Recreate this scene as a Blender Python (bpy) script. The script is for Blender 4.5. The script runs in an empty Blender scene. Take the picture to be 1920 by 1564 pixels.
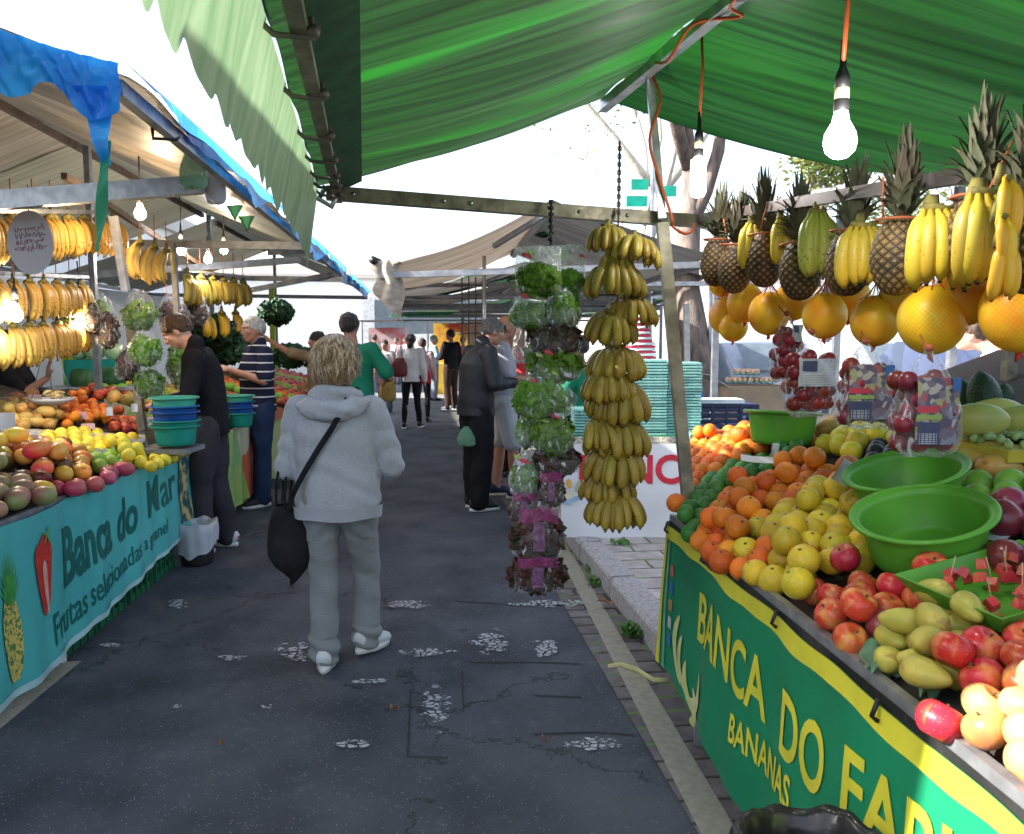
import bpy, bmesh, math, random
from math import sin, cos, pi, radians, sqrt, atan2, exp
from mathutils import Vector, Matrix, Euler, noise
R = random.Random(7)
scn = bpy.context.scene
COL = bpy.data.collections.new('market')        # linked to the scene at the very end, so helper evaluations stay quick

# ---------------------------------------------------------------- camera
CAMZ = 1.55; FPX = 1500.0; PITCH = radians(5.4)
cd = bpy.data.cameras.new('camera'); cam = bpy.data.objects.new('camera', cd); scn.collection.objects.link(cam)
cam.location = (0, 0, CAMZ); cam.rotation_euler = (pi/2-PITCH, 0, 0)
cd.sensor_width = 36; cd.lens = FPX/1920*36; cd.clip_start = .05; cd.clip_end = 900
cd.dof.use_dof = True; cd.dof.focus_distance = 3.4; cd.dof.aperture_fstop = 9
scn.camera = cam

# ---------------------------------------------------------------- world, sun, exposure
SUN_EL, SUN_AZ = radians(32), radians(-97)         # sun stands to the left of the street
w = bpy.data.worlds.new('World'); scn.world = w; w.use_nodes = True
nt = w.node_tree; bg = nt.nodes['Background']
sky = nt.nodes.new('ShaderNodeTexSky'); sky.sky_type = 'NISHITA'; sky.sun_disc = False
sky.sun_elevation = SUN_EL; sky.sun_rotation = SUN_AZ; sky.dust_density = 6.0; sky.air_density = 1.0; sky.altitude = 700
hs_ = nt.nodes.new('ShaderNodeHueSaturation'); hs_.inputs['Saturation'].default_value = .7; hs_.inputs['Value'].default_value = 1.0
nt.links.new(sky.outputs[0], hs_.inputs['Color']); nt.links.new(hs_.outputs[0], bg.inputs[0]); bg.inputs[1].default_value = 0.15
sl = bpy.data.lights.new('sun', 'SUN'); sl.energy = 4.5; sl.angle = radians(.5); sl.color = (1, .95, .87)
so = bpy.data.objects.new('sun', sl); scn.collection.objects.link(so)
sdir = Vector((sin(SUN_AZ)*cos(SUN_EL), cos(SUN_AZ)*cos(SUN_EL), sin(SUN_EL)))
so.rotation_euler = sdir.to_track_quat('Z', 'Y').to_euler()
scn.view_settings.view_transform = 'Standard'; scn.view_settings.look = 'None'
scn.view_settings.exposure = 2.0; scn.view_settings.gamma = 1
scn.cycles.max_bounces = 8; scn.cycles.diffuse_bounces = 4; scn.cycles.transparent_max_bounces = 12
scn.cycles.caustics_reflective = False; scn.cycles.caustics_refractive = False

# ---------------------------------------------------------------- picture measurements -> places in the world
_f = Vector((0, cos(PITCH), -sin(PITCH))); _u = Vector((0, sin(PITCH), cos(PITCH))); _r = Vector((1, 0, 0))
CAM = Vector((0, 0, CAMZ))
def ray(px, py): return _f + _r*((px-960)/FPX) + _u*((782-py)/FPX)
def P(px, py, d):
    v = ray(px, py); return CAM + v*(d/v.y)
def G(px, py, z=0.0):
    v = ray(px, py); return CAM + v*((z-CAMZ)/v.z)
def proj(p):
    v = Vector(p)-CAM; k = v.dot(_f)
    return (960+FPX*v.dot(_r)/k, 782-FPX*v.dot(_u)/k)

# ---------------------------------------------------------------- materials
MATS = {}
def rgb(c): return (c[0], c[1], c[2], 1)
def mat(name, col, col2=None, rough=.6, metal=0, nscale=6, ndet=4, stretch=(1,1,1), bump=0, bscale=80, transl=0, rnd=0, spec=.32,
        coat=0, ramp=(.35,.65), sss=0, emit=0, alpha=1, uv=False, sheen=0):
    if name in MATS: return MATS[name]
    m = bpy.data.materials.new(name); m.use_nodes = True; n = m.node_tree; N = n.nodes; L = n.links
    b = N['Principled BSDF']; b.inputs['Roughness'].default_value = rough; b.inputs['Metallic'].default_value = metal
    b.inputs['Specular IOR Level'].default_value = spec; b.inputs['Coat Weight'].default_value = coat
    b.inputs['Sheen Weight'].default_value = sheen
    if col2 is None: col2 = tuple(min(1, c*.72) for c in col)
    tc = N.new('ShaderNodeTexCoord'); mp = N.new('ShaderNodeMapping'); mp.inputs['Scale'].default_value = stretch
    L.new(tc.outputs['UV' if uv else 'Object'], mp.inputs[0])
    nz = N.new('ShaderNodeTexNoise'); nz.inputs['Scale'].default_value = nscale; nz.inputs['Detail'].default_value = ndet
    L.new(mp.outputs[0], nz.inputs['Vector'])
    rp = N.new('ShaderNodeValToRGB'); rp.color_ramp.elements[0].position = ramp[0]; rp.color_ramp.elements[1].position = ramp[1]
    rp.color_ramp.elements[0].color = rgb(col2); rp.color_ramp.elements[1].color = rgb(col)
    L.new(nz.outputs[0], rp.inputs[0]); out = rp.outputs[0]
    if rnd:
        oi = N.new('ShaderNodeObjectInfo'); hs = N.new('ShaderNodeHueSaturation'); L.new(out, hs.inputs['Color'])
        mr = N.new('ShaderNodeMapRange'); mr.inputs[3].default_value = 0.5-rnd*.02; mr.inputs[4].default_value = 0.5+rnd*.02
        L.new(oi.outputs['Random'], mr.inputs[0]); L.new(mr.outputs[0], hs.inputs['Hue'])
        m2 = N.new('ShaderNodeMath'); m2.operation = 'MULTIPLY'; m2.inputs[1].default_value = 7.31; L.new(oi.outputs['Random'], m2.inputs[0])
        m3 = N.new('ShaderNodeMath'); m3.operation = 'FRACT'; L.new(m2.outputs[0], m3.inputs[0])
        mv = N.new('ShaderNodeMapRange'); mv.inputs[3].default_value = 1-rnd*.35; mv.inputs[4].default_value = 1+rnd*.3
        L.new(m3.outputs[0], mv.inputs[0]); L.new(mv.outputs[0], hs.inputs['Value']); out = hs.outputs[0]
    L.new(out, b.inputs['Base Color'])
    if bump:
        nb = N.new('ShaderNodeTexNoise'); nb.inputs['Scale'].default_value = bscale; nb.inputs['Detail'].default_value = 3
        L.new(mp.outputs[0], nb.inputs['Vector'])
        bp = N.new('ShaderNodeBump'); bp.inputs['Strength'].default_value = bump; bp.inputs['Distance'].default_value = .01
        L.new(nb.outputs[0], bp.inputs['Height']); L.new(bp.outputs[0], b.inputs['Normal'])
    if sss: b.inputs['Subsurface Weight'].default_value = sss; b.inputs['Subsurface Radius'].default_value = (.02,.008,.004)
    if emit: b.inputs['Emission Color'].default_value = rgb(col); b.inputs['Emission Strength'].default_value = emit
    o = N['Material Output']; last = b.outputs[0]
    if transl:
        t = N.new('ShaderNodeBsdfTranslucent'); L.new(out, t.inputs[0]); mx = N.new('ShaderNodeMixShader'); mx.inputs[0].default_value = transl
        L.new(last, mx.inputs[1]); L.new(t.outputs[0], mx.inputs[2]); last = mx.outputs[0]
    if alpha < 1:
        t = N.new('ShaderNodeBsdfTransparent'); mx = N.new('ShaderNodeMixShader'); mx.inputs[0].default_value = alpha
        L.new(t.outputs[0], mx.inputs[1]); L.new(last, mx.inputs[2]); last = mx.outputs[0]
    L.new(last, o.inputs[0])
    MATS[name] = m; return m
def node(m, t, **k):
    x = m.node_tree.nodes.new(t)
    for a, v in k.items(): setattr(x, a, v)
    return x
def mth(m, op, a, b=None, c=None):
    x = node(m, 'ShaderNodeMath', operation=op)
    for i, v in enumerate((a, b, c)):
        if v is None: continue
        if isinstance(v, (int, float)): x.inputs[i].default_value = v
        else: m.node_tree.links.new(v, x.inputs[i])
    return x.outputs[0]
def mixc(m, f, c1, c2):
    x = node(m, 'ShaderNodeMix', data_type='RGBA')
    L = m.node_tree.links
    L.new(f, x.inputs[0]) if not isinstance(f, (int, float)) else setattr(x.inputs[0], 'default_value', f)
    for i, c in ((6, c1), (7, c2)):
        if isinstance(c, tuple): x.inputs[i].default_value = rgb(c)
        else: L.new(c, x.inputs[i])
    return x.outputs[2]
def basecol(m):
    b = m.node_tree.nodes['Principled BSDF']; return b, b.inputs['Base Color'].links[0].from_socket
def overlay(m, f, col):
    """where f is 1 the base colour becomes col"""
    b, s = basecol(m); m.node_tree.links.new(mixc(m, f, s, col), b.inputs['Base Color'])
def coords(m, kind='Object'):
    t = node(m, 'ShaderNodeTexCoord'); s = node(m, 'ShaderNodeSeparateXYZ'); m.node_tree.links.new(t.outputs[kind], s.inputs[0]); return t.outputs[kind], s.outputs

# ---------------------------------------------------------------- mesh buffer
class MB:
    def __init__(s): s.v = []; s.f = []; s.m = []; s.uv = {}
    def add(s, V, F, mi=0, uvs=None):
        o = len(s.v); s.v += [tuple(v) for v in V]
        for i, f in enumerate(F):
            if uvs is not None: s.uv[len(s.f)] = uvs[i]
            s.f.append(tuple(j+o for j in f)); s.m.append(mi)
        return s
    def box(s, c, size, rot=None, mi=0, taper=1):
        hx, hy, hz = [k/2 for k in size]; V = []
        for z in (-1, 1):
            t = taper if z > 0 else 1
            for x, y in ((-1,-1),(1,-1),(1,1),(-1,1)): V.append(Vector((x*hx*t, y*hy*t, z*hz)))
        M = Matrix.Identity(3) if rot is None else (rot if isinstance(rot, Matrix) else Euler(rot).to_matrix())
        V = [M@v+Vector(c) for v in V]
        return s.add(V, [(3,2,1,0),(4,5,6,7),(0,1,5,4),(1,2,6,5),(2,3,7,6),(3,0,4,7)], mi)
    def bar(s, a, b, w_, h_=None, mi=0):
        """rectangular bar from a to b"""
        a = Vector(a); b = Vector(b); d = (b-a); l = d.length; d.normalize()
        up = Vector((0,0,1)) if abs(d.z) < .9 else Vector((0,1,0))
        x = d.cross(up).normalized(); z = x.cross(d)
        M = Matrix((x, d, z)).transposed()
        return s.box((a+b)/2, (w_, l, h_ or w_), M, mi)
    def tube(s, pts, rad, n=10, mi=0, cap=True, ref=None, close=False):
        pts = [Vector(p) for p in pts]; k = len(pts)
        if not isinstance(rad, (list, tuple)): rad = [rad]*k
        V = []; F = []; prev = None
        for i, p in enumerate(pts):
            t = (pts[min(i+1, k-1)]-pts[max(i-1, 0)]).normalized()
            if ref is not None: x = Vector(ref)-t*Vector(ref).dot(t); x.normalize()
            elif prev is None:
                x = t.orthogonal().normalized()
            else: x = (prev - t*prev.dot(t)).normalized()
            prev = x; y = t.cross(x)
            r = rad[i]; rx, ry = r if isinstance(r, (list, tuple)) else (r, r)
            for j in range(n):
                a = 2*pi*j/n; V.append(p+x*(cos(a)*rx)+y*(sin(a)*ry))
        for i in range(k-1):
            for j in range(n):
                j2 = (j+1) % n; F.append((i*n+j, i*n+j2, (i+1)*n+j2, (i+1)*n+j))
        if cap: F.append(tuple(range(n-1, -1, -1))); F.append(tuple((k-1)*n+j for j in range(n)))
        return s.add(V, F, mi)
    def rod(s, a, b, r, r2=None, n=10, mi=0): return s.tube([a, b], [r, r if r2 is None else r2], n, mi)
    def lathe(s, prof, n=24, c=(0,0,0), M=None, mi=0, fn=None, uv=False):
        """prof: list of (r,z)"""
        V = []; F = []; U = []; k = len(prof); M = M or Matrix.Identity(3); c = Vector(c)
        for i, (r, z) in enumerate(prof):
            for j in range(n):
                a = 2*pi*j/n; rr, zz = (r, z) if fn is None else fn(r, z, a, i/(k-1))
                V.append(M@Vector((rr*cos(a), rr*sin(a), zz))+c)
        for i in range(k-1):
            for j in range(n):
                j2 = (j+1) % n; F.append((i*n+j, i*n+j2, (i+1)*n+j2, (i+1)*n+j))
                U.append(((j/n, i/(k-1)), ((j+1)/n, i/(k-1)), ((j+1)/n, (i+1)/(k-1)), (j/n, (i+1)/(k-1))))
        return s.add(V, F, mi, U if uv else None)
    def ball(s, c, r, n=14, k=9, M=None, mi=0, fn=None, uv=False):
        if not isinstance(r, (list, tuple)): r = (r, r, r)
        S = Matrix.Diagonal(Vector(r)); M = (M or Matrix.Identity(3))@S
        return s.lathe([(max(1e-4, sin(pi*i/k)), -cos(pi*i/k)) for i in range(k+1)], n, c, M, mi, fn, uv)
    def grid(s, fn, nu, nv, mi=0, uv=True):
        V = [fn(i/nu, j/nv) for j in range(nv+1) for i in range(nu+1)]; F = []; U = []
        for j in range(nv):
            for i in range(nu):
                a = j*(nu+1)+i; F.append((a, a+1, a+nu+2, a+nu+1))
                U.append(((i/nu, j/nv), ((i+1)/nu, j/nv), ((i+1)/nu, (j+1)/nv), (i/nu, (j+1)/nv)))
        return s.add(V, F, mi, U if uv else None)
    def mesh(s, name, mats, smooth=True):
        me = bpy.data.meshes.new(name); me.from_pydata(s.v, [], s.f)
        for m in (mats if isinstance(mats, (list, tuple)) else [mats]): me.materials.append(m)
        me.polygons.foreach_set('material_index', s.m)
        me.polygons.foreach_set('use_smooth', [smooth]*len(s.f))
        if s.uv:
            ul = me.uv_layers.new(name='UVMap')
            for p in me.polygons:
                q = s.uv.get(p.index)
                if q:
                    for li, c in zip(p.loop_indices, q): ul.data[li].uv = c
        me.update(); return me
    def obj(s, name, mats, parent=None, smooth=True, loc=None, rot=None):
        return link(name, s.mesh(name, mats, smooth), parent, loc, rot)
def link(name, me, parent=None, loc=None, rot=None, scale=None):
    o = bpy.data.objects.new(name, me); COL.objects.link(o)
    if loc is not None: o.location = loc
    if rot is not None: o.rotation_euler = rot
    if scale is not None: o.scale = scale if isinstance(scale, (tuple, list)) else (scale,)*3
    if parent is not None: o.parent = parent
    return o
def tag(o, label=None, cat=None, group=None, kind=None):
    if label: o['label'] = label
    if cat: o['category'] = cat
    if group: o['group'] = group
    if kind: o['kind'] = kind
    return o
def thing(name, label, cat, loc=(0,0,0), rz=0, group=None, scale=None):
    o = bpy.data.objects.new(name, None); COL.objects.link(o); o.location = loc
    o.rotation_euler = rz if isinstance(rz, (tuple, list, Euler)) else (0, 0, rz)
    if scale: o.scale = (scale,)*3
    o.empty_display_size = .05
    return tag(o, label, cat, group)
def copy_tree(o, parent=None, label=None, loc=None, rot=None, scale=None):
    c = o.copy(); COL.objects.link(c)
    if parent is not None: c.parent = parent
    if label: c['label'] = label
    if loc is not None: c.location = loc
    if rot is not None: c.rotation_euler = rot
    if scale is not None: c.scale = (scale,)*3
    for ch in CH.get(o.name, ()): copy_tree(ch, c)
    return c
CH = {}
def proto(root):
    """remember the children of a thing so copies can be made quickly"""
    for o in list(COL.objects):
        if o.parent is not None:
            l = CH.setdefault(o.parent.name, [])
            if o not in l: l.append(o)
    return root
def local(root, p):
    return root.matrix_basis.inverted() @ Vector(p)
def inpoly(x, y, poly):
    c = False; j = len(poly)-1
    for i in range(len(poly)):
        xi, yi = poly[i]; xj, yj = poly[j]
        if (yi > y) != (yj > y) and x < (xj-xi)*(y-yi)/(yj-yi)+xi: c = not c
        j = i
    return c
def nz3(p, s=1.0): return noise.noise(Vector(p)*s)
def baked(name, me, mods):
    """evaluate modifiers on a mesh and return the result as a new mesh"""
    o = bpy.data.objects.new('tmp', me); scn.collection.objects.link(o)
    for t, kw in mods:
        md = o.modifiers.new(t, t)
        for a, v in kw.items(): setattr(md, a, v)
    dg = bpy.context.evaluated_depsgraph_get(); ev = o.evaluated_get(dg)
    r = bpy.data.meshes.new_from_object(ev, preserve_all_data_layers=True, depsgraph=dg); r.name = name
    bpy.data.objects.remove(o); return r
def remesh(buf, name, m, vox=.01, smooth=4, disp=None):
    me = buf.mesh(name+'_raw', m)
    r = baked(name, me, [('REMESH', dict(mode='VOXEL', voxel_size=vox)), ('SMOOTH', dict(factor=.5, iterations=smooth))])
    r.materials.clear(); r.materials.append(m)
    if disp:
        n = len(r.vertices); co = [0.0]*(3*n); no = [0.0]*(3*n); r.vertices.foreach_get('co', co); r.vertices.foreach_get('normal', no)
        for i in range(n):
            q = disp(Vector(co[3*i:3*i+3]), Vector(no[3*i:3*i+3])); co[3*i:3*i+3] = q[:]
        r.vertices.foreach_set('co', co)
    r.polygons.foreach_set('use_smooth', [True]*len(r.polygons)); r.update(); return r
def text_mesh(s, size=1.0, bold=0.0, shear=0.0, grid=.03, squeeze=1.0):
    """flat letters as a mesh in x,y, cut into narrow strips so they can follow a hanging sheet"""
    cu = bpy.data.curves.new('txt', 'FONT'); cu.body = s; cu.size = size; cu.offset = bold; cu.shear = shear; cu.resolution_u = 4
    o = bpy.data.objects.new('tmp', cu); scn.collection.objects.link(o)
    dg = bpy.context.evaluated_depsgraph_get(); me = bpy.data.meshes.new_from_object(o.evaluated_get(dg), depsgraph=dg)
    bpy.data.objects.remove(o); bm = bmesh.new(); bm.from_mesh(me)
    bmesh.ops.remove_doubles(bm, verts=bm.verts, dist=1e-5)
    bmesh.ops.triangulate(bm, faces=bm.faces[:])
    if grid:
        xs = [v.co.x for v in bm.verts]; ys = [v.co.y for v in bm.verts]
        for ax, lo, hi in ((0, min(xs), max(xs)), (1, min(ys), max(ys))):
            k = lo+grid
            while k < hi:
                co = (k, 0, 0) if ax == 0 else (0, k, 0); no = (1, 0, 0) if ax == 0 else (0, 1, 0)
                bmesh.ops.bisect_plane(bm, geom=bm.verts[:]+bm.edges[:]+bm.faces[:], plane_co=co, plane_no=no); k += grid
    V = [(v.co.x*squeeze, v.co.y) for v in bm.verts]; F = [[v.index for v in f.verts] for f in bm.faces]
    bm.free(); return V, F
# ================================================================ THE SETTING
def ink(m, *a): return m
m_asph = mat('asphalt', (.076,.085,.104), (.041,.047,.060), spec=.2, rough=.85, nscale=2.2, ndet=8, bump=.7, bscale=160)
co, xyz = coords(m_asph)
vo = node(m_asph, 'ShaderNodeTexVoronoi'); vo.inputs['Scale'].default_value = 75; m_asph.node_tree.links.new(co, vo.inputs['Vector'])
cn = node(m_asph, 'ShaderNodeTexNoise'); cn.inputs['Scale'].default_value = 22; m_asph.node_tree.links.new(co, cn.inputs['Vector'])
spk = mth(m_asph, 'MULTIPLY', mth(m_asph, 'LESS_THAN', vo.outputs['Distance'], .17), mth(m_asph, 'GREATER_THAN', cn.outputs[0], .50))
overlay(m_asph, mth(m_asph, 'MULTIPLY', spk, .8), (.30,.31,.33))
wn = node(m_asph, 'ShaderNodeTexNoise'); wn.inputs['Scale'].default_value = .55; wn.inputs['Detail'].default_value = 5; m_asph.node_tree.links.new(co, wn.inputs['Vector'])
mr_ = node(m_asph, 'ShaderNodeMapRange'); mr_.inputs[1].default_value = .46; mr_.inputs[2].default_value = .62; m_asph.node_tree.links.new(wn.outputs[0], mr_.inputs[0])
overlay(m_asph, mth(m_asph, 'MULTIPLY', mr_.outputs[0], .5), (.085,.092,.105))
sc_ = node(m_asph, 'ShaderNodeTexNoise'); sc_.inputs['Scale'].default_value = 5; sc_.inputs['Detail'].default_value = 9; sc_.inputs['Roughness'].default_value = .75; m_asph.node_tree.links.new(co, sc_.inputs['Vector'])
m2_ = node(m_asph, 'ShaderNodeMapRange'); m2_.inputs[1].default_value = .58; m2_.inputs[2].default_value = .72; m_asph.node_tree.links.new(sc_.outputs[0], m2_.inputs[0])
overlay(m_asph, mth(m_asph, 'MULTIPLY', m2_.outputs[0], .55), (.14,.15,.165))
ck = node(m_asph, 'ShaderNodeTexVoronoi', feature='DISTANCE_TO_EDGE'); ck.inputs['Scale'].default_value = .9
va_ = node(m_asph, 'ShaderNodeVectorMath', operation='MULTIPLY_ADD'); va_.inputs[1].default_value = (.5,.5,0); m_asph.node_tree.links.new(sc_.outputs['Color'], va_.inputs[0]); m_asph.node_tree.links.new(co, va_.inputs[2]); m_asph.node_tree.links.new(va_.outputs[0], ck.inputs['Vector'])
overlay(m_asph, mth(m_asph, 'MULTIPLY', mth(m_asph, 'MULTIPLY', mth(m_asph, 'LESS_THAN', ck.outputs['Distance'], .006), mth(m_asph, 'GREATER_THAN', wn.outputs[0], .5)), .8), (.018,.02,.024))
b = MB(); b.grid(lambda u, v: (-150+300*u, -6+260*v, 0), 1, 1); tag(b.obj('ground', m_asph), kind='structure')

kA = G(1089,1019,.13); kB = G(1267,1228,.13); kdir = (kA-kB).normalized(); kang = atan2(-kdir.x, kdir.y)   # along the kerb, away from the camera
def kfr(lx, ly, z=0):
    """kerb frame: lx to the right of the kerb edge, ly along it"""
    return Vector((kB.x, kB.y, 0)) + Vector((kdir.y, -kdir.x, 0))*lx + Vector((kdir.x, kdir.y, 0))*ly + Vector((0,0,z))
def strip(name, lx0, lx1, ly0, ly1, z, m, thick=None):
    bb = MB()
    if thick: bb.box(((lx0+lx1)/2, (ly0+ly1)/2, z-thick/2), (lx1-lx0, ly1-ly0, thick))
    else: bb.grid(lambda u, v: (lx0+(lx1-lx0)*u, ly0+(ly1-ly0)*v, z), 1, 1)
    return tag(bb.obj(name, m, smooth=False, loc=(kB.x, kB.y, 0), rot=(0,0,kang)), kind='structure')
def brickify(m, col, mortar, bw, bh, ms=.006, off=.5, green=0):
    L = m.node_tree.links; co, _ = coords(m); nz = node(m, 'ShaderNodeTexNoise'); nz.inputs['Scale'].default_value = 3; L.new(co, nz.inputs['Vector'])
    va = node(m, 'ShaderNodeVectorMath', operation='MULTIPLY_ADD'); va.inputs[1].default_value = (.03,.03,0); L.new(nz.outputs['Color'], va.inputs[0]); L.new(co, va.inputs[2])
    br = node(m, 'ShaderNodeTexBrick'); br.offset = off; L.new(va.outputs[0], br.inputs['Vector'])
    br.inputs['Color1'].default_value = rgb(col); br.inputs['Color2'].default_value = rgb(tuple(c*.7 for c in col)); br.inputs['Mortar'].default_value = rgb(mortar)
    br.inputs['Scale'].default_value = 1; br.inputs['Mortar Size'].default_value = ms; br.inputs['Brick Width'].default_value = bw; br.inputs['Row Height'].default_value = bh
    b, s = basecol(m); mx = node(m, 'ShaderNodeMix', data_type='RGBA', blend_type='MULTIPLY'); mx.inputs[0].default_value = 1
    L.new(br.outputs['Color'], mx.inputs[6]); L.new(s, mx.inputs[7]); out = mx.outputs[2]
    if green:
        g = node(m, 'ShaderNodeTexNoise'); g.inputs['Scale'].default_value = 2.2; L.new(co, g.inputs['Vector'])
        g2 = node(m, 'ShaderNodeTexNoise'); g2.inputs['Scale'].default_value = 26; L.new(co, g2.inputs['Vector'])
        f = mth(m, 'MULTIPLY', mth(m, 'GREATER_THAN', g.outputs[0], .5), mth(m, 'GREATER_THAN', mth(m, 'ADD', br.outputs['Fac'], g2.outputs[0]), 1.02))
        out = mixc(m, mth(m, 'MULTIPLY', f, .9), out, (.09,.17,.04))
    L.new(out, b.inputs['Base Color'])
    bp = node(m, 'ShaderNodeBump'); bp.invert = True; bp.inputs['Strength'].default_value = .8; bp.inputs['Distance'].default_value = .012; L.new(br.outputs['Fac'], bp.inputs['Height'])
    if b.inputs['Normal'].links: L.new(b.inputs['Normal'].links[0].from_socket, bp.inputs['Normal'])
    L.new(bp.outputs[0], b.inputs['Normal'])
m_pave = mat('paving', (1,1,1), (.7,.7,.7), rough=.85, nscale=9, bump=.5, bscale=60); brickify(m_pave, (.40,.38,.38), (.09,.085,.08), .34, .2, .009, green=1)
m_gut = mat('gutter_stone', (1,1,1), (.6,.6,.6), rough=.85, nscale=12, bump=.6, bscale=50); brickify(m_gut, (.17,.155,.16), (.05,.045,.04), .34, .13, .010, green=1)
strip('pavement', .14, 40, -7, 60, .126, m_pave, .3)
strip('gutter', -.30, 0, -7, 60, .004, m_gut)
m_kerb = mat('kerb_granite', (.34,.34,.35), (.22,.22,.235), rough=.8, nscale=40, bump=.6, bscale=70)
bb = MB(); y = -6.2
RR = random.Random(3)
while y < 40:
    l = RR.uniform(.78,.92)
    pr = [(.0,-.05),(.0,.11),(.012,.126),(.03,.133),(.155,.133),(.158,-.05)]
    V = []; dz = RR.uniform(-.004,.004); dx = RR.uniform(-.006,.006)
    for k in range(9):
        yy = y+(l-.012)*k/8; e = .004 if k in (0,8) else 0
        V += [(px+dx+.003*nz3((px*9,yy*5,1)), yy, pz+dz-e+.004*nz3((px*9,yy*6,0))) for px, pz in pr]
    F = [(k*6+j, k*6+j+1, k*6+j+7, k*6+j+6) for k in range(8) for j in range(5)]+[(5,4,3,2,1,0), tuple(48+j for j in range(6))]
    bb.add(V, F); y += l
tag(bb.obj('kerb', m_kerb, smooth=False, loc=(kB.x, kB.y, 0), rot=(0,0,kang)), kind='structure')

# worn paint sheets: paint left only where the noise keeps it
def paint(name, col, thr, sc, edge=.08, stretch=(1,1,1), crack=0):
    m = mat(name, col, tuple(c*.8 for c in col), rough=.75, nscale=30, bump=.3, bscale=200); L = m.node_tree.links
    co, _ = coords(m); mp = node(m, 'ShaderNodeMapping'); mp.inputs['Scale'].default_value = stretch; L.new(co, mp.inputs[0])
    n1 = node(m, 'ShaderNodeTexNoise'); n1.inputs['Scale'].default_value = sc; n1.inputs['Detail'].default_value = 6; n1.inputs['Roughness'].default_value = .65; L.new(mp.outputs[0], n1.inputs['Vector'])
    tc = node(m, 'ShaderNodeTexCoord'); sx = node(m, 'ShaderNodeSeparateXYZ'); L.new(tc.outputs['UV'], sx.inputs[0])
    def rim(o): return mth(m, 'MINIMUM', 1, mth(m, 'MULTIPLY', mth(m, 'SUBTRACT', .5, mth(m, 'ABSOLUTE', mth(m, 'SUBTRACT', o, .5))), 1/edge))
    f = mth(m, 'MULTIPLY', rim(sx.outputs[0]), rim(sx.outputs[1]))
    f = mth(m, 'GREATER_THAN', mth(m, 'MULTIPLY', n1.outputs[0], mth(m, 'POWER', f, .35)), thr)
    vo = node(m, 'ShaderNodeTexVoronoi', feature='DISTANCE_TO_EDGE'); vo.inputs['Scale'].default_value = 34; vo.inputs['Randomness'].default_value = 1; L.new(mp.outputs[0], vo.inputs['Vector'])
    n2 = node(m, 'ShaderNodeTexNoise'); n2.inputs['Scale'].default_value = 60; n2.inputs['Detail'].default_value = 3; L.new(mp.outputs[0], n2.inputs['Vector'])
    g = mth(m, 'GREATER_THAN', vo.outputs['Distance'], mth(m, 'MULTIPLY', n2.outputs[0], crack)) if crack else 1
    f = mth(m, 'MULTIPLY', mth(m, 'MULTIPLY', f, g), .75)
    t = node(m, 'ShaderNodeBsdfTransparent'); mx = node(m, 'ShaderNodeMixShader'); o = m.node_tree.nodes['Material Output']
    L.new(f, mx.inputs[0]); L.new(t.outputs[0], mx.inputs[1]); L.new(m.node_tree.nodes['Principled BSDF'].outputs[0], mx.inputs[2]); L.new(mx.outputs[0], o.inputs[0])
    return m
m_line = paint('edge_line_paint', (.36,.345,.27), .30, 16, .03)
yl = [G(1054,1053), G(1172,1299), G(1313,1564)]; yr = [G(1080,1053), G(1228,1299), G(1384,1564)]
def yline(u, v):
    # v 0 near .. 1 far, extended both ways
    k = -0.6 + v*4.0
    def ex(p): d = (p[0]-p[2]); return p[2]+d*k
    a = ex(yl); c = ex(yr); p = a.lerp(c, u); return (p.x, p.y, .005)
bb = MB(); bb.grid(yline, 1, 40); a_, c_ = G(-80,1395), G(112,1243); bb.grid(lambda u, v: tuple(a_.lerp(c_, v)+Vector((.10*u,.02*u,.005))), 1, 6); tag(bb.obj('road_line', m_line), kind='structure')
m_wp = paint('worn_white_paint', (.56,.58,.62), .405, 15, .45, (.8,1.2,1), .24)
patches = [(775,860,1265,1410,.0),(865,970,1170,1245,.02),(300,365,1118,1150,0),(490,620,1195,1255,.01),(390,480,1228,1245,0),(600,720,1385,1412,0),
           (1020,1190,1378,1422,0),(900,1180,1125,1145,0),(720,880,1215,1240,.0),(470,525,1322,1336,0),(300,370,1324,1338,0),(700,830,1125,1150,0),(640,760,1275,1292,0),
           (980,1060,1195,1250,0),(180,240,1205,1225,0),(560,640,1130,1140,0)]
bb = MB()
for i, (x0,x1,y0,y1,_) in enumerate(patches):
    a = G(x0,y1); c = G(x1,y1); d = G(x1,y0); e = G(x0,y0)
    dz = .006+.0008*i
    bb.add([(p.x,p.y,dz) for p in (a,c,d,e)], [(0,1,2,3)], 0, [((0,0),(1,0),(1,1),(0,1))])
tag(bb.obj('road_marking', m_wp, smooth=False), kind='structure')
m_wp2 = mat('white_road_paint', (.7,.7,.7), rough=.7)
bb = MB()  # two flat pale strips across the far lane
for yy, x0, x1 in ((690,700,830),(742,640,870)):
    a = G(x0,yy+5); c = G(x1,yy+5); d = G(x1,yy-5); e = G(x0,yy-5); bb.add([(p.x,p.y,.008) for p in (a,c,d,e)], [(0,1,2,3)])
tag(bb.obj('crossing_line', m_wp2, smooth=False), kind='structure')
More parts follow.
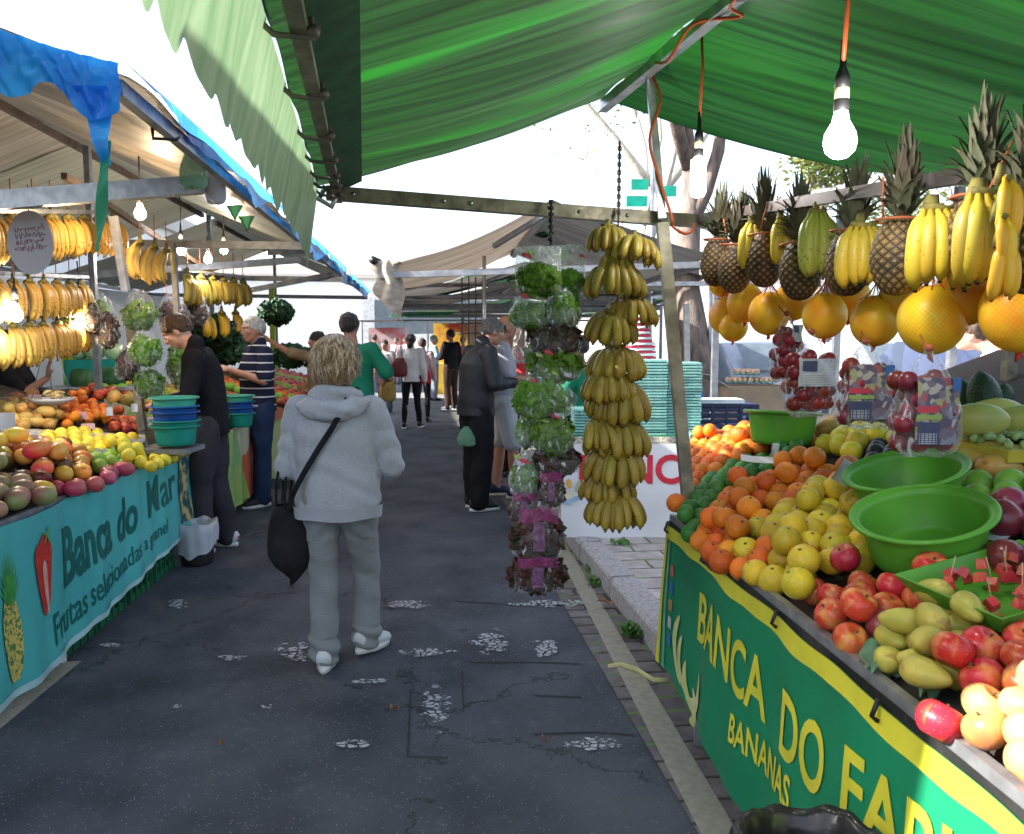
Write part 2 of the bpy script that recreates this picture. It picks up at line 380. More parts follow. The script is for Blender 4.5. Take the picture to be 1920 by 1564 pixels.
# asphalt patch seams round the worn patch
m_seam = mat('asphalt_seam', (.030,.032,.036), rough=.9)
bb = MB()
def seam(pts, wd=.006):
    q = [G(*p) for p in pts]
    for a, c in zip(q, q[1:]):
        n = Vector((-(c-a).y, (c-a).x, 0)).normalized()*wd/2; bb.add([tuple(a-n+Vector((0,0,.0045))), tuple(a+n+Vector((0,0,.0045))), tuple(c+n+Vector((0,0,.0045))), tuple(c-n+Vector((0,0,.0045)))], [(0,1,2,3)])
seam([(770,1300),(764,1420),(840,1422)]); seam([(866,1258),(869,1330)]); seam([(850,1128),(960,1134),(1100,1137)], .01); seam([(880,1243),(1010,1243),(1090,1246)], .01)
seam([(1000,1305),(1090,1309)], .01); seam([(1000,1378),(1120,1374),(1190,1380)], .01); seam([(700,800),(780,797),(960,800)], .04)
tag(bb.obj('tar_seam', m_seam, smooth=False), kind='structure')

# small litter and weeds
m_leaf = mat('dead_leaf', (.36,.16,.07), (.22,.1,.04), nscale=30)
def leaf(px, py, s, label, z=.012):
    c = G(px, py, z); bb = MB(); bb.grid(lambda u, v: ((u-.5)*s*2, (v-.5)*s*sin(pi*min(1,max(0,u)))*1.2, .01+.02*abs(v-.5)+.012*sin(6*u)), 8, 4)
    tag(bb.obj('fallen_leaf', m_leaf, loc=c, rot=(.1,.1,R.uniform(0,3))), label, 'leaf')
leaf(739,1334,.03,'small curled brown leaf alone on the middle of the asphalt')
leaf(1020,1392,.018,'tiny dull leaf scrap right of the worn paint near the bottom of the lane')
leaf(415,1400,.014,'tiny leaf scrap alone on the near left asphalt')
leaf(1135,1132,.05,'brown leaf lying in the stone gutter below the kerb', .03)
m_weed = mat('weed_green', (.10,.24,.05), (.05,.13,.03), nscale=20, transl=.3)
def weed(c, n, h, label):
    bb = MB(); rr = random.Random(int(c.x*999)+n)
    for i in range(n):
        a = rr.uniform(0, 2*pi); l = h*rr.uniform(.5,1.2); o = Vector((rr.gauss(0,.03), rr.gauss(0,.03), 0)); w_ = l*.28
        dirv = Vector((cos(a), sin(a), 0)); sd = Vector((-sin(a), cos(a), 0)); V = []
        for k in range(5):
            t = k/4; p = o+dirv*l*t*.9+Vector((0,0,l*(sin(t*2.2))*.7)); ww = w_*sin(pi*min(.97,t+.12)); V += [p-sd*ww, p+sd*ww]
        bb.add(V, [(2*k, 2*k+1, 2*k+3, 2*k+2) for k in range(4)])
    return tag(bb.obj('weed', m_weed, loc=c), label, 'weed', 'weeds growing in the gutter')
weed(G(1190,1190,.01), 60, .075, 'largest leafy green weed in the gutter against the kerb')
weed(G(1120,1095,.01), 40, .05, 'low weed in the gutter beyond the large one')
weed(G(1112,1070,.01), 34, .04, 'farthest small weed in the gutter at the kerb')
weed(G(1165,1020,.13), 40, .04, 'weed at the foot of the white banner on the pavement')

# yellow-green strap lying in the gutter
m_strap = mat('strap_yellow', (.62,.60,.28), rough=.5)
bb = MB(); bb.tube([G(1140,1250,.01), G(1165,1246,.012), G(1195,1256,.02), G(1225,1275,.012), G(1253,1276,.012)], [(.012,.002)]*5, 8, ref=(0,0,1))
tag(bb.obj('strap', m_strap), 'loose yellow strap curling over the road line into the gutter', 'strap')

# ================================================================ TARPAULINS
def tarp_mat(name, c1, c2, tr, sx=1.2, sy=26, rough=.45, extra=None):
    m = mat(name, c1, c2, rough=rough, nscale=1.0, ndet=9, stretch=(sx,sy*2.2,1), transl=tr, uv=True, ramp=(.36,.64), bump=.25, bscale=1.2)
    if extra:
        co, _ = coords(m, 'UV'); mp = node(m, 'ShaderNodeMapping'); mp.inputs['Scale'].default_value = (.7, 6, 1); m.node_tree.links.new(co, mp.inputs[0])
        n = node(m, 'ShaderNodeTexNoise'); n.inputs['Scale'].default_value = 1; n.inputs['Detail'].default_value = 8; n.inputs['Distortion'].default_value = .6; m.node_tree.links.new(mp.outputs[0], n.inputs['Vector'])
        f = node(m, 'ShaderNodeMapRange'); f.inputs[1].default_value = .5; f.inputs[2].default_value = .66; m.node_tree.links.new(n.outputs[0], f.inputs[0])
        b, s = basecol(m); out = mixc(m, mth(m, 'MULTIPLY', f.outputs[0], .8), s, extra); m.node_tree.links.new(out, b.inputs['Base Color'])
        for x in m.node_tree.nodes:
            if x.type == 'BSDF_TRANSLUCENT': m.node_tree.links.new(out, x.inputs[0])
    return m
m_gt = tarp_mat('green_tarp', (.015,.055,.014), (.009,.021,.010), .45, .8, 42, extra=(.014,.18,.014))
m_gt2 = tarp_mat('green_tarp_right', (.018,.105,.020), (.009,.040,.011), .5, .8, 38, extra=(.030,.20,.022))
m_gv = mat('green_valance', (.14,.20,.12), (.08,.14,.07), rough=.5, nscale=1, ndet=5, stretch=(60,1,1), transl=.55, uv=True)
m_hem = mat('dark_green_hem', (.03,.11,.05), (.015,.06,.03), rough=.6, nscale=1, stretch=(1,50,1), uv=True, transl=.2)
m_alu = mat('aluminium', (.55,.56,.58), (.36,.37,.39), rough=.35, metal=.75, nscale=18, bump=.15, bscale=30)
m_oldal = mat('weathered_steel', (.27,.245,.18), (.13,.12,.09), rough=.5, metal=.5, nscale=14, ndet=7, bump=.3, bscale=40)
m_drust = mat('dark_steel', (.08,.07,.07), (.14,.11,.10), rough=.55, metal=.4, nscale=20)
m_black = mat('black_rubber', (.012,.012,.013), (.02,.02,.021), rough=.45)
m_orange = mat('orange_cable', (.55,.10,.03), rough=.4)

gc = thing('market_canopy', 'green tarpaulin canopy over the near fruit stall on the right, scalloped at its left edge', 'canopy', (.7,3.3,.13))
LF = P(622,378,3.2); L0 = P(535,0,1.34); LN = L0+(L0-LF)*.42; LF.z = L0.z = LN.z = 2.12
AF = P(1130,203,3.79); A0 = P(1390,0,2.58); AN = A0+(A0-AF)*1.7; AF.z = A0.z = AN.z = 2.66
RF = P(1690,318,3.45); RF = AF+(RF-AF)*1.35; RN = RF+(LN-LF)*1.0
def roof(a0, a1, b0, b1, sag, nu=48, nv=60, ph=0):
    """sheet from edge a (ridge, far->near) down to edge b (eave)"""
    def fn(u, v):
        p = a0.lerp(a1, v).lerp(b0.lerp(b1, v), u)
        p.z -= sag*sin(pi*u)*(.6+.4*sin(v*9+ph)) ; p.z += .006*sin(v*140+ph+3*sin(u*4))*(1-abs(2*u-1)**4) + .012*sin(v*33+u*2)
        p.y += .03*sin(pi*u)*cos(pi*v)
        return p
    bb = MB(); bb.grid(fn, nu, nv); return bb
def loc_obj(bb, name, m, parent, smooth=True):
    """world-space buffer parented under a thing at its place"""
    o = bb.obj(name, m, parent, smooth); o.matrix_parent_inverse = Matrix.Identity(4)
    inv = parent_world(parent).inverted(); o.data.transform(inv); return o
def parent_world(o):
    m = o.matrix_basis.copy()
    return (parent_world(o.parent) @ m) if o.parent else m
LFx = LF-(AF-LF)*-.0
loc_obj(roof(AF, AN, LF+Vector((-.05,0,.025)), LN+Vector((-.05,0,.025)), .05), 'roof_sheet', m_gt, gc)
loc_obj(roof(AF+Vector((.002,0,-.004)), AN+Vector((.002,0,-.004)), RF, RN, .05, ph=2), 'roof_sheet', m_gt2, gc)
# valance with a cut edge
def val(u, v):
    p = LF.lerp(LN, u)+Vector((-.052,0,.02)); k = (u*LN.__sub__(LF).length)/.165; fr = k-math.floor(k)
    drop = .205+.030*abs(sin(pi*k))**.8 + .010*sin(k*2.3)+.003*sin(k*11)
    if u < .03: drop += .1*(1-u/.03)
    return p+Vector((-.055*v+.006*sin(k*2.1+v*2)*v, 0, -drop*v+.005*sin(u*90)*v))
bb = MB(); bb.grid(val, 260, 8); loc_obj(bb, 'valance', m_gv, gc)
bb = MB(); bb.grid(lambda u, v: LF.lerp(LN, v)+Vector((.02+.10*u, 0, .02+.045*u-.012)), 6, 30); loc_obj(bb, 'hem', m_hem, gc)
bb = MB(); bb.bar(LF+Vector((0,.12,.0)), LN, .032, .022); loc_obj(bb, 'side_rail', m_oldal, gc, False)
for k in range(9):
    t = (.03, .09, .16, .25, .36, .50, .64, .8, .95)[k]
    p = LF.lerp(LN, t); bb = MB(); bb.tube([p+Vector((.03,0,.03)), p+Vector((.034,0,-.022)), p+Vector((-.04,0.01,-.012)), p+Vector((-.075,.01,.02)), p+Vector((-.07,.01,.035))], .006, 8); bb.ball(p+Vector((.035,0,-.01)), .013, 8, 6)
    loc_obj(bb, 'tie', m_drust, gc)
bb = MB(); bb.bar(AF+Vector((0,.02,-.035)), AN+Vector((0,0,-.035)), .045, .045); loc_obj(bb, 'ridge_pole', m_alu, gc, False)
bl = P(612,362,3.18); br_ = P(1234,410,3.40); b2 = P(1345,419,3.47); b3 = P(1720,440,3.8)
bb = MB(); bb.bar(bl, br_, .045, .052); bb.bar(br_, b3, .05, .05); loc_obj(bb, 'cross_beam', m_oldal, gc, False)
m_hole = mat('bolt_bright', (.7,.7,.7), rough=.3, metal=1)
for t in (.08,.34,.42,.75,.9):
    p = bl.lerp(br_, t); bb = MB(); bb.rod(p+Vector((0,-.03,0)), p+Vector((0,-.022,0)), .008); loc_obj(bb, 'bolt', m_hole, gc)
pt = P(1215,112,3.36); pm = P(1242,420,3.30); pb = P(1290,935,3.12); pg = pb+(pb-pm)*.62; pg.z = .13
bb = MB(); bb.bar(pt, pm.lerp(pb,-.02), .030, .030); loc_obj(bb, 'upper_pole', m_alu, gc, False)
bb = MB(); bb.bar(pm, pb, .046, .046); bb.bar(pb, pg, .046, .046); loc_obj(bb, 'upright_pole', m_oldal, gc, False)
bb = MB(); bb.bar(RF+Vector((0,0,-.03)), RN+Vector((0,0,-.03)), .04, .04); bb.bar(RF+Vector((0,0,-.03)), (RF.x, RF.y, .13), .045); bb.bar((RN.x, RN.y+.2, 2.1), (RN.x,RN.y+.2,.13), .045); loc_obj(bb, 'right_frame', m_oldal, gc, False)
bb = MB(); bb.tube([bl+Vector((0,-.02,.02)), bl+Vector((-.02,-.04,-.03)), bl+Vector((.03,-.05,-.06)), bl+Vector((.05,-.02,0))], .012, 8); loc_obj(bb, 'clamp', m_alu, gc)

# orange power cable along ridge and pole
def off(p, dx=0, dy=0, dz=0): return p+Vector((dx,dy,dz))
r1 = AF.lerp(A0, .62); r2 = AF.lerp(A0, .95)
cab = [off(AN.lerp(A0,.85),-.02,0,-.05), off(A0,-.03,0,-.07), off(r2,.03,-.01,-.09), off(AF.lerp(A0,.8),-.035,0,-.04), off(r1,-.03,0,-.09), off(pt,-.01,-.03,-.02), off(pt.lerp(pm,.25),.03,-.03), off(pt.lerp(pm,.5),-.028,-.03), off(pt.lerp(pm,.75),.0,-.035), off(pm,.03,-.04,.02), P(1262,425,3.28), P(1283,438,3.25), P(1298,432,3.25), P(1302,420,3.3)]
def smoothpath(p, k=5):
    o = []
    for i in range(len(p)-1):
        a = p[max(0,i-1)]; b_ = p[i]; c = p[i+1]; d = p[min(len(p)-1,i+2)]
        for j in range(k):
            t = j/k; o.append(.5*((2*b_)+(c-a)*t+(2*a-5*b_+4*c-d)*t*t+(3*b_-a-3*c+d)*t**3))
    return o+[p[-1]]
bb = MB(); bb.tube(smoothpath(cab), .006, 8); tag(bb.obj('power_cable', m_orange), 'orange cable wound round the ridge pole and tall pole of the green canopy', 'cable')

def bulb_thing(top, bot, r, label, cord_m, warm=False, long=False, energy=6, group='lit bulbs hanging over the stalls', emit=14):
    t = thing('hanging_bulb', label, 'light bulb', bot, 0, group)
    dz = (top-bot); L_ = dz.length
    q = lambda k: Vector((dz.x*k, dz.y*k, dz.z*k))
    rs = r*.42
    bb = MB(); bb.tube([q(1), q(.8)+Vector((.006,0,0)), Vector((0,0,r*4.6))], .005 if L_ < .5 else .006, 8); bb.obj('cord', cord_m, t)
    bb = MB(); bb.lathe([(.001,r*6.2),(rs*.35,r*6.2),(rs*.5,r*4.6),(rs*1.05,r*4.0),(rs*1.05,r*3.3),(.001,r*3.3)], 16); bb.obj('socket', m_black, t)
    ms = mat('bulb_collar', (.75,.60,.36), rough=.5)
    bb = MB(); bb.lathe([(rs*1.07,r*3.28),(rs*1.07,r*2.6),(rs*.9,r*2.55)], 16); bb.obj('collar', ms, t)
    bb = MB(); bb.lathe([(rs*1.1,r*2.6),(rs*1.1,r*1.9),(rs*.8,r*1.85)], 16); bb.obj('tape', m_black, t)
    bb = MB()
    if long: bb.lathe([(rs*.9,r*1.8),(r*.75,r*1.5),(r*.78,-r*1.6),(r*.6,-r*2.0),(.001,-r*2.15)], 18)
    else: bb.lathe([(rs*.95,r*1.88),(rs*1.2,r*1.3),(r*.9,r*.6),(r,0),(r*.85,-r*.55),(r*.45,-r*.9),(.001,-r)], 20)
    c = (1,.72,.42) if warm else (1,.97,.93)
    me = mat('bulb_glow_warm' if warm else 'bulb_glow', c, c, emit=emit)
    bb.obj('bulb', me, t)
    ld = bpy.data.lights.new('bulb_light', 'POINT'); ld.energy = energy; ld.color = c; ld.shadow_soft_size = r
    lo = link('bulb_light', ld, t, (0,-r*1.6,-r*.5)); return t
top = P(1587,-60,1.72); bulb_thing(top, P(1575,268,1.75), .034, 'big bright white bulb on an orange cord nearest above the melons', m_orange, energy=2.2)
bulb_thing(P(1316,70,2.95), P(1309,330,2.95), .036, 'slim tubular white bulb hanging by the tall pole of the green canopy', m_orange, long=True, energy=1.5)

# ---------------------------------------------------------------- left canopies
m_ct = tarp_mat('cream_tarp', (.24,.21,.165), (.14,.12,.09), .10, 1.0, 34)
m_ct2 = tarp_mat('cream_green_tarp', (.22,.21,.16), (.14,.14,.10), .12, 1.0, 34)
m_bt = mat('blue_tarp', (.04,.42,.90), (.01,.14,.62), rough=.25, nscale=4, ndet=5, transl=.6, bump=.8, bscale=14)
m_dp = mat('dark_purlin', (.06,.045,.04), (.10,.07,.06), rough=.6, nscale=9)
m_gi = mat('galvanised', (.30,.32,.35), (.20,.21,.24), rough=.45, metal=.6, nscale=15)
def eave(y): return Vector((-1.245-.112*(y-2.62), y, 2.40))
def ridge(y): return Vector((-3.3-.10*(y-5.2), y, 3.12))
def back(y): return Vector((-5.4-.10*(y-5.2), y, 2.4))
spans = [(2.66,6.52,'cream lined blue canopy over the near left fruit stall'),(6.5,9.95,'second cream canopy along the left side of the street'),(10.5,14.0,'third canopy far down the left side with blue edge')]
for i, (y0, y1, lab) in enumerate(spans):
    t = thing('market_canopy', lab, 'canopy', (-2.6, y0, 0), 0, 'canopies down the left side')
    m_ = m_ct if i == 0 else m_ct2
    loc_obj(roof(ridge(y1), ridge(y0), eave(y1)+Vector((.02,0,0)), eave(y0)+Vector((.02,0,0)), .04, 40, 50, i), 'roof_sheet', m_, t)
    loc_obj(roof(ridge(y1), ridge(y0), back(y1), back(y0), .04, 30, 40, i+5), 'roof_sheet', m_, t)
    def ev(u, v, y0=y0, y1=y1, i=i):
        p = eave(y0+(y1-y0)*u)+Vector((.03,0,.03)); k = y0+(y1-y0)*u
        h = .10+.05*sin(k*2.1)+.03*sin(k*7+1)
        if i == 0 and u < .4: h = .015+.07*u/.4
        return p+Vector((.03*sin(k*5)*v+.02*v-.03*(1-u)**4, 0, .02-h*v-.03*v+.006*sin(k*31)*v))
    bb = MB(); bb.grid(ev, 80, 5); loc_obj(bb, 'edge_strip', m_bt, t)
    for nm, f, dz in (('ridge_pole', ridge, -.04), ('eave_pole', eave, -.03), ('rear_pole', back, -.03)):
        bb = MB(); bb.bar(f(y0+.02)+Vector((-.03 if f is eave else 0,0,dz)), f(y1)+Vector((-.03 if f is eave else 0,0,dz)), .04, .05); loc_obj(bb, nm, m_dp if nm == 'ridge_pole' else m_gi, t, False)
    for yy in ((y1-.1,) if i else (y1-.1,)):
        bb = MB(); bb.bar(eave(yy)+Vector((.02,0,-.10)), back(yy)+Vector((0,0,-.05)), .05, .06); loc_obj(bb, 'cross_beam', m_gi, t, False)
        for f in (back,):
            q = f(yy); bb = MB(); bb.bar((q.x, q.y, 0), q+Vector((0,0,-.05)), .05); loc_obj(bb, 'upright', m_gi, t, False)
        q = ridge(yy); bb = MB(); bb.bar((q.x+.1, q.y, 0), q+Vector((0.1,0,-.05)), .045); loc_obj(bb, 'upright', m_gi, t, False)
    if i == 0:
        # blue front valance, torn strip and green ribbon
        def fv(u, v):
            a = P(222,118,2.62); p = a.lerp(P(-260,-72,2.6), u)
            return p+Vector((0,-.02*sin(u*12)*v-.012*nz3((u*30,v*6,1))-.006*sin(u*70+v*9),-(.13+.05*sin(u*9+.5)**2+ .02*sin(u*17))*v-.04*sin(pi*u)))
        bb = MB(); bb.grid(fv, 140, 16); loc_obj(bb, 'front_valance', m_bt, t)
        def rib(u, v):
            a = P(168,160,2.6).lerp(P(203,310,2.62), v); w_ = .055*(1-v*.75)
            return a+Vector(((u-.5)*w_*2, .02*sin(v*6), 0))
        bb = MB(); bb.grid(rib, 5, 14); loc_obj(bb, 'hanging_strip', m_bt, t)
        m_rg = mat('green_ribbon', (.05,.33,.18), (.03,.22,.12), rough=.4, transl=.3, nscale=6)
        def rib2(u, v):
            a = P(192,262,2.6).lerp(P(188,472,2.62), v); w_ = (.022*(1-v*.55))
            return a+Vector(((u-.5)*w_*2+.008*sin(v*5), .012*sin(v*9+u*2), 0))
        bb = MB(); bb.grid(rib2, 4, 24); tag(bb.obj('ribbon', m_rg), 'long green plastic ribbon dangling from the torn corner of the blue tarpaulin', 'ribbon')
        bb = MB(); bb.bar(P(-80,382,4.0), P(384,346,4.25), .06, .09); loc_obj(bb, 'cross_beam', m_alu, t, False)
        bb = MB(); bb.tube([P(285,235,3.1), P(287,260,3.1), P(330,262,3.1), P(340,255,3.15)], .007, 8); loc_obj(bb, 'hook', m_black, t)
bb = MB(); bb.bar(P(120,520,7.2), P(565,487,7.7), .06, .06); bb.bar(P(500,475,7.9), P(600,470,8.3), .04,.04); tag(bb.obj('roof_beam', m_gi, smooth=False), 'long grey beam crossing under the second left canopy', 'beam')
bb = MB(); bb.bar(P(430,552,9.4), P(625,514,9.8), .06, .06); tag(bb.obj('roof_beam', m_gi, smooth=False), 'shorter grey beam farther down the left stalls', 'beam')
for a, c, lab in (((120,330,4.9),(470,560,11),'dark banana rail running down under the left canopies'),):
    bb = MB(); bb.bar(P(*a), P(*c), .035, .04); tag(bb.obj('banana_rail', m_dp, smooth=False), lab, 'rail')
# unseen roof added out of view at the near left to shade the lane
nc = thing('market_canopy', 'unseen cream canopy added left of the lane to block the sun', 'canopy', (-3,2,0))
bb = MB(); bb.grid(lambda u, v: (-2.0-2.6*u, .84+1.92*v, 2.5+.95*sin(pi*min(1,u*.8+.1))**.7), 20, 8); loc_obj(bb, 'roof_sheet', m_ct, nc)
bb = MB(); bb.bar((-4.6,.8,0),(-4.6,1.2,2.7),.05); bb.bar((-4.6,2.5,0),(-4.6,2.5,2.7),.05); loc_obj(bb, 'upright', m_gi, nc, False)
bb = MB(); bb.grid(lambda u, v: (-4.65+.02*sin(u*30), .66+2.1*u, .0+3.15*v), 30, 4); loc_obj(bb, 'sun_block_cloth', mat('grey_sun_block', (.30,.30,.30)), nc)  # added cloth, out of view, stops sun passing under the roof

# poles that stand on / beside the left tables
for a, c, s, lab in ((P(243,600,5.75), P(268,808,5.6), .05, 'pale square pole standing at the front of the left stall beside the basins'),
                  (P(212,405,5.3), P(236,545,5.4), .045, 'dark upright behind the near bananas on the left stall'),
                  (P(325,455,6.4), P(332,600,6.5), .04, 'upright between the second row of hanging fruit on the left'),):
    bb = MB(); bb.bar(c if c.z < a.z else a, a if c.z < a.z else c, s);
    if 'pale' in lab: bb.bar((c.x,c.y,0), c, s)
    tag(bb.obj('stall_pole', m_oldal if 'pale' in lab else m_gi, smooth=False), lab, 'pole')

# ---------------------------------------------------------------- grey canopies in the middle
m_gyt = tarp_mat('grey_tarp', (.17,.16,.15), (.09,.085,.08), .22, 1.0, 24)
m_gy2 = tarp_mat('brown_grey_tarp', (.23,.19,.15), (.13,.11,.09), .25, 1.0, 24)
m_dgt = tarp_mat('dark_green_tarp', (.05,.13,.07), (.03,.07,.04), .3, 1.0, 20)
def gable(lab, eL, ap, eR, depth, ml, mr, sag=.06, posts=True, grp='grey canopies in the middle of the street', shift=-.09):
    t = thing('market_canopy', lab, 'canopy', (ap.x, ap.y, 0), 0, grp); D = Vector((shift*depth, depth, 0))
    loc_obj(roof(ap+D, ap, eL+D, eL, sag, 30, 30), 'roof_sheet', ml, t); loc_obj(roof(ap+D, ap, eR+D, eR, sag, 30, 30, 3), 'roof_sheet', mr, t)
    bb = MB(); z3 = Vector((0,0,-.05)); bb.bar(ap+z3, ap+D+z3, .045); bb.bar(eL+z3, eL+D+z3, .045); bb.bar(eR+z3, eR+D+z3, .045)
    bb.bar(eL+z3*1.5, eR+z3*1.5, .05); bb.bar(eL+D+z3*1.5, eR+D+z3*1.5, .05)
    bb.bar(ap+z3*1.5, ap.lerp(eL,.33)+Vector((0,.3,-.15)), .04); loc_obj(bb, 'frame', m_gi, t, False)
    if posts:
        for q in (eR, eR+D):
            bb = MB(); bb.bar((q.x, q.y+.01, .0), q+z3, .05); loc_obj(bb, 'upright', m_gi, t, False)
    return t
e1 = P(712,500,6.9); a1 = P(1035,377,6.6); r1_ = P(1345,478,6.6)
t = gable('nearest brown grey canopy peaking just below the beam of the green canopy', e1, a1, r1_, 3.6, m_gy2, m_gyt, .10)
m_cl = mat('beige_cloth', (.55,.50,.42), (.36,.31,.25), rough=.8, nscale=6, stretch=(1,1,4), transl=.3)
bb = MB()
bb.grid(lambda u, v: e1+Vector((-.04+.24*u-.02*sin(v*9), -.04+.05*sin(u*9), .05-.52*v*(.55+.45*u)+.0)), 14, 12); loc_obj(bb, 'rolled_side_cloth', m_cl, t)
bb = MB(); bb.tube([e1+Vector((-.05,-.05,.05)), e1+Vector((-.02,.4,.05))], .035, 10); loc_obj(bb, 'cap', m_black, t)
gable('brown canopy directly behind the nearest grey one', P(718,524,10.0), P(1005,425,9.9), P(1335,520,9.8), 3.0, m_gy2, m_gyt, .08)
gable('low dark grey canopy crossing behind the rod grid', P(724,552,13.2), P(985,492,13.2), P(1300,548,13.2), 3.4, m_gyt, m_dgt, .05)
e2 = P(735,566,15.6); a2 = P(905,505,15.6); r2_ = P(1290,560,15.4)
gable('second canopy with dark green underside behind the brown grey one', e2, a2, r2_, 4, m_dgt, m_dgt, .05)
for i, (d, yl_, ya, c) in enumerate(((15,572,530,m_gyt),(19.5,588,560,m_dgt))):
    gable(('third grey canopy with thin edge over the far shoppers','farthest dark green canopy closing the row')[i], P(730,yl_,d), P(960,ya,d), P(1240,yl_,d), 3.5, c, c, .03)
m_lg = mat('green_tube', (.04,.30,.14), rough=.5)
bb = MB(); bb.bar(P(735,592,17), P(850,588,17), .06); tag(bb.obj('green_beam', m_lg, smooth=False), 'thin green beam over the far shoppers', 'beam')
# grid of thin rods
gr = thing('hanging_rack', 'grid of thin dark rods hanging behind the man in the black jacket', 'rack', P(885,640,9))
bb = MB()
for x in (866,879,892,905): bb.rod(P(x,520,9.0), P(x,645,9.0), .008, n=6)
for y in (535,560,585,606,625): bb.rod(P(850,y,9.01), P(915,y,9.01), .007, n=6)
loc_obj(bb, 'rods', m_drust, gr)
bb = MB(); bb.rod(P(908,480,8.8), P(908,700,8.8), .02); tag(bb.obj('stall_pole', m_alu), 'slim silver pole beside the rod grid', 'pole')

# rolled tarp roof edge seen behind the pineapples
rt = thing('market_canopy', 'grey canopy edge with gathered plastic behind the pineapple tops', 'canopy', P(1600,400,5.2))
m_rolled = mat('gathered_plastic', (.10,.10,.11), (.32,.32,.33), rough=.35, nscale=14, ndet=3, stretch=(2,1,.3), bump=.6, bscale=20)
pts = [P(1345,392,5.6), P(1450,380,5.2), P(1560,365,4.8), P(1680,335,4.4), P(1800,312,4.0), P(1960,275,3.6)]
sp = smoothpath(pts, 8); bb = MB(); bb.tube(sp, [(.05+.012*sin(i*1.7), .04+.01*sin(i*2.3)) for i in range(len(sp))], 12); loc_obj(bb, 'rolled_sheet', m_rolled, rt)
def rs(u, v):
    a = sp[0].lerp(sp[-1], v); return a+Vector((1.6*u, 1.2*u+.4, .35*u+.03*sin(v*9)))
bb = MB(); bb.grid(rs, 16, 20); loc_obj(bb, 'roof_sheet', m_gyt, rt)
for k in (.25,.7):
    p = sp[0].lerp(sp[-1], k); bb = MB(); bb.bar((p.x+.9,p.y+1.2,.13),(p.x+.9,p.y+1.2,p.z+.15),.05); loc_obj(bb, 'upright', m_gi, rt, False)

# ---------------------------------------------------------------- buildings behind
m_wall = mat('pale_render', (.84,.83,.80), (.76,.75,.72), rough=.8, nscale=.7, ndet=6)
m_wall2 = mat('cream_render', (.74,.68,.55), (.62,.57,.46), rough=.8, nscale=.7, ndet=6)
m_win = mat('window_glass', (.12,.15,.18), rough=.12, spec=.8)
m_frm = mat('window_frame_paint', (.7,.7,.7), rough=.5)
m_roofm = mat('roof_tile', (.60,.55,.50), (.5,.46,.42), rough=.8, nscale=20)
def building(lab, x, y, w_, d_, h, mw, rz=0, floors=2, cols=4, name='building'):
    t = thing(name, lab, 'building', (x,y,0), rz)
    bb = MB(); bb.box((0,0,h/2), (w_,d_,h)); bb.obj('wall', mw, t, False)
    bb = MB(); bb.box((0,0,h+.15), (w_+.5,d_+.5,.3)); bb.box((0,0,h+.6), (w_-.6,d_-.6,.6)); bb.obj('roof', m_roofm, t, False)
    fh = h/floors
    for f in range(floors):
        for c in range(cols):
            cx = -w_/2+w_*(c+.5)/cols; cz = fh*(f+.55)
            a = MB(); a.box((cx,-d_/2-.03,cz),(w_/cols*.5,.08,fh*.48)); o = a.obj('window', m_frm, t, False)
            a = MB(); a.box((cx,-d_/2-.08,cz),(w_/cols*.42,.03,fh*.40)); a.obj('pane', m_win, o, False)
    return t
building('long white building closing the street behind the stalls', -6, 62, 60, 8, 6, m_wall, .09, 1, 3)
building('pale building behind the left stalls', -15, 13, 8, 44, 5.6, m_wall, .1, 2, 2)
wl = MB(); wl.box((14,30,1.5),(26,.3,3.0)); wl.box((14,30,3.05),(26.2,.4,.1)); tag(wl.obj('garden_wall', m_wall, smooth=False), 'long low pale wall behind the trees on the right', 'wall')
# ================================================================ FRUIT
def peel(name, c, c2=None, rnd=1, rough=.42, nscale=7, bump=.12, bscale=120, coat=.04, **k):
    return mat(name, c, c2 or tuple(x*.75 for x in c), rough=rough, rnd=rnd, nscale=nscale, bump=bump, bscale=bscale, coat=coat, **k)
m_or = peel('orange_peel', (.72,.21,.015), (.58,.13,.012), bump=.35, bscale=260, rnd=.8)
m_le = peel('yellow_peel', (.64,.44,.025), (.48,.37,.03), bump=.2, bscale=200, rnd=.7, nscale=14)
m_ap = peel('red_apple_skin', (.44,.025,.02), (.55,.22,.06), nscale=7, stretch=(3,3,.5), ramp=(.36,.52), rnd=.9, rough=.32, coat=.12)
m_ap2 = peel('blush_apple_skin', (.62,.16,.08), (.72,.50,.16), nscale=3, stretch=(3,3,.8), rnd=.9, rough=.33, coat=.12)
m_plum = peel('dark_plum_skin', (.16,.02,.04), (.28,.05,.05), rnd=.8, rough=.32, coat=.12)
m_lime = peel('lime_peel', (.07,.24,.04), (.03,.14,.03), bump=.3, bscale=220, rnd=.8)
m_avo = peel('avocado_skin', (.03,.08,.035), (.015,.045,.02), bump=.6, bscale=150, rnd=.6, rough=.45)
m_blk = peel('black_plum_skin', (.02,.018,.03), (.04,.03,.05), rnd=.5, rough=.35)
m_pear = peel('pear_skin', (.47,.38,.07), (.36,.33,.06), nscale=16, rnd=.5, rough=.45)
m_papa = peel('papaya_skin', (.62,.30,.08), (.42,.32,.08), nscale=4, rnd=.8, rough=.4)
m_mang = peel('mango_skin', (.66,.12,.03), (.50,.34,.05), nscale=3.4, rnd=2.4, rough=.35)
m_mangg = peel('green_mango_skin', (.15,.24,.07), (.30,.10,.09), nscale=3.4, rnd=1.0, rough=.4)
m_pink = peel('pink_mango_skin', (.50,.04,.12), (.36,.10,.10), nscale=4, rnd=1.0, rough=.35)
m_yel = peel('bright_yellow_skin', (.85,.60,.03), (.65,.60,.06), nscale=5, rnd=.6)
m_grn = peel('bright_green_skin', (.30,.48,.06), (.18,.38,.05), nscale=5, rnd=.6)
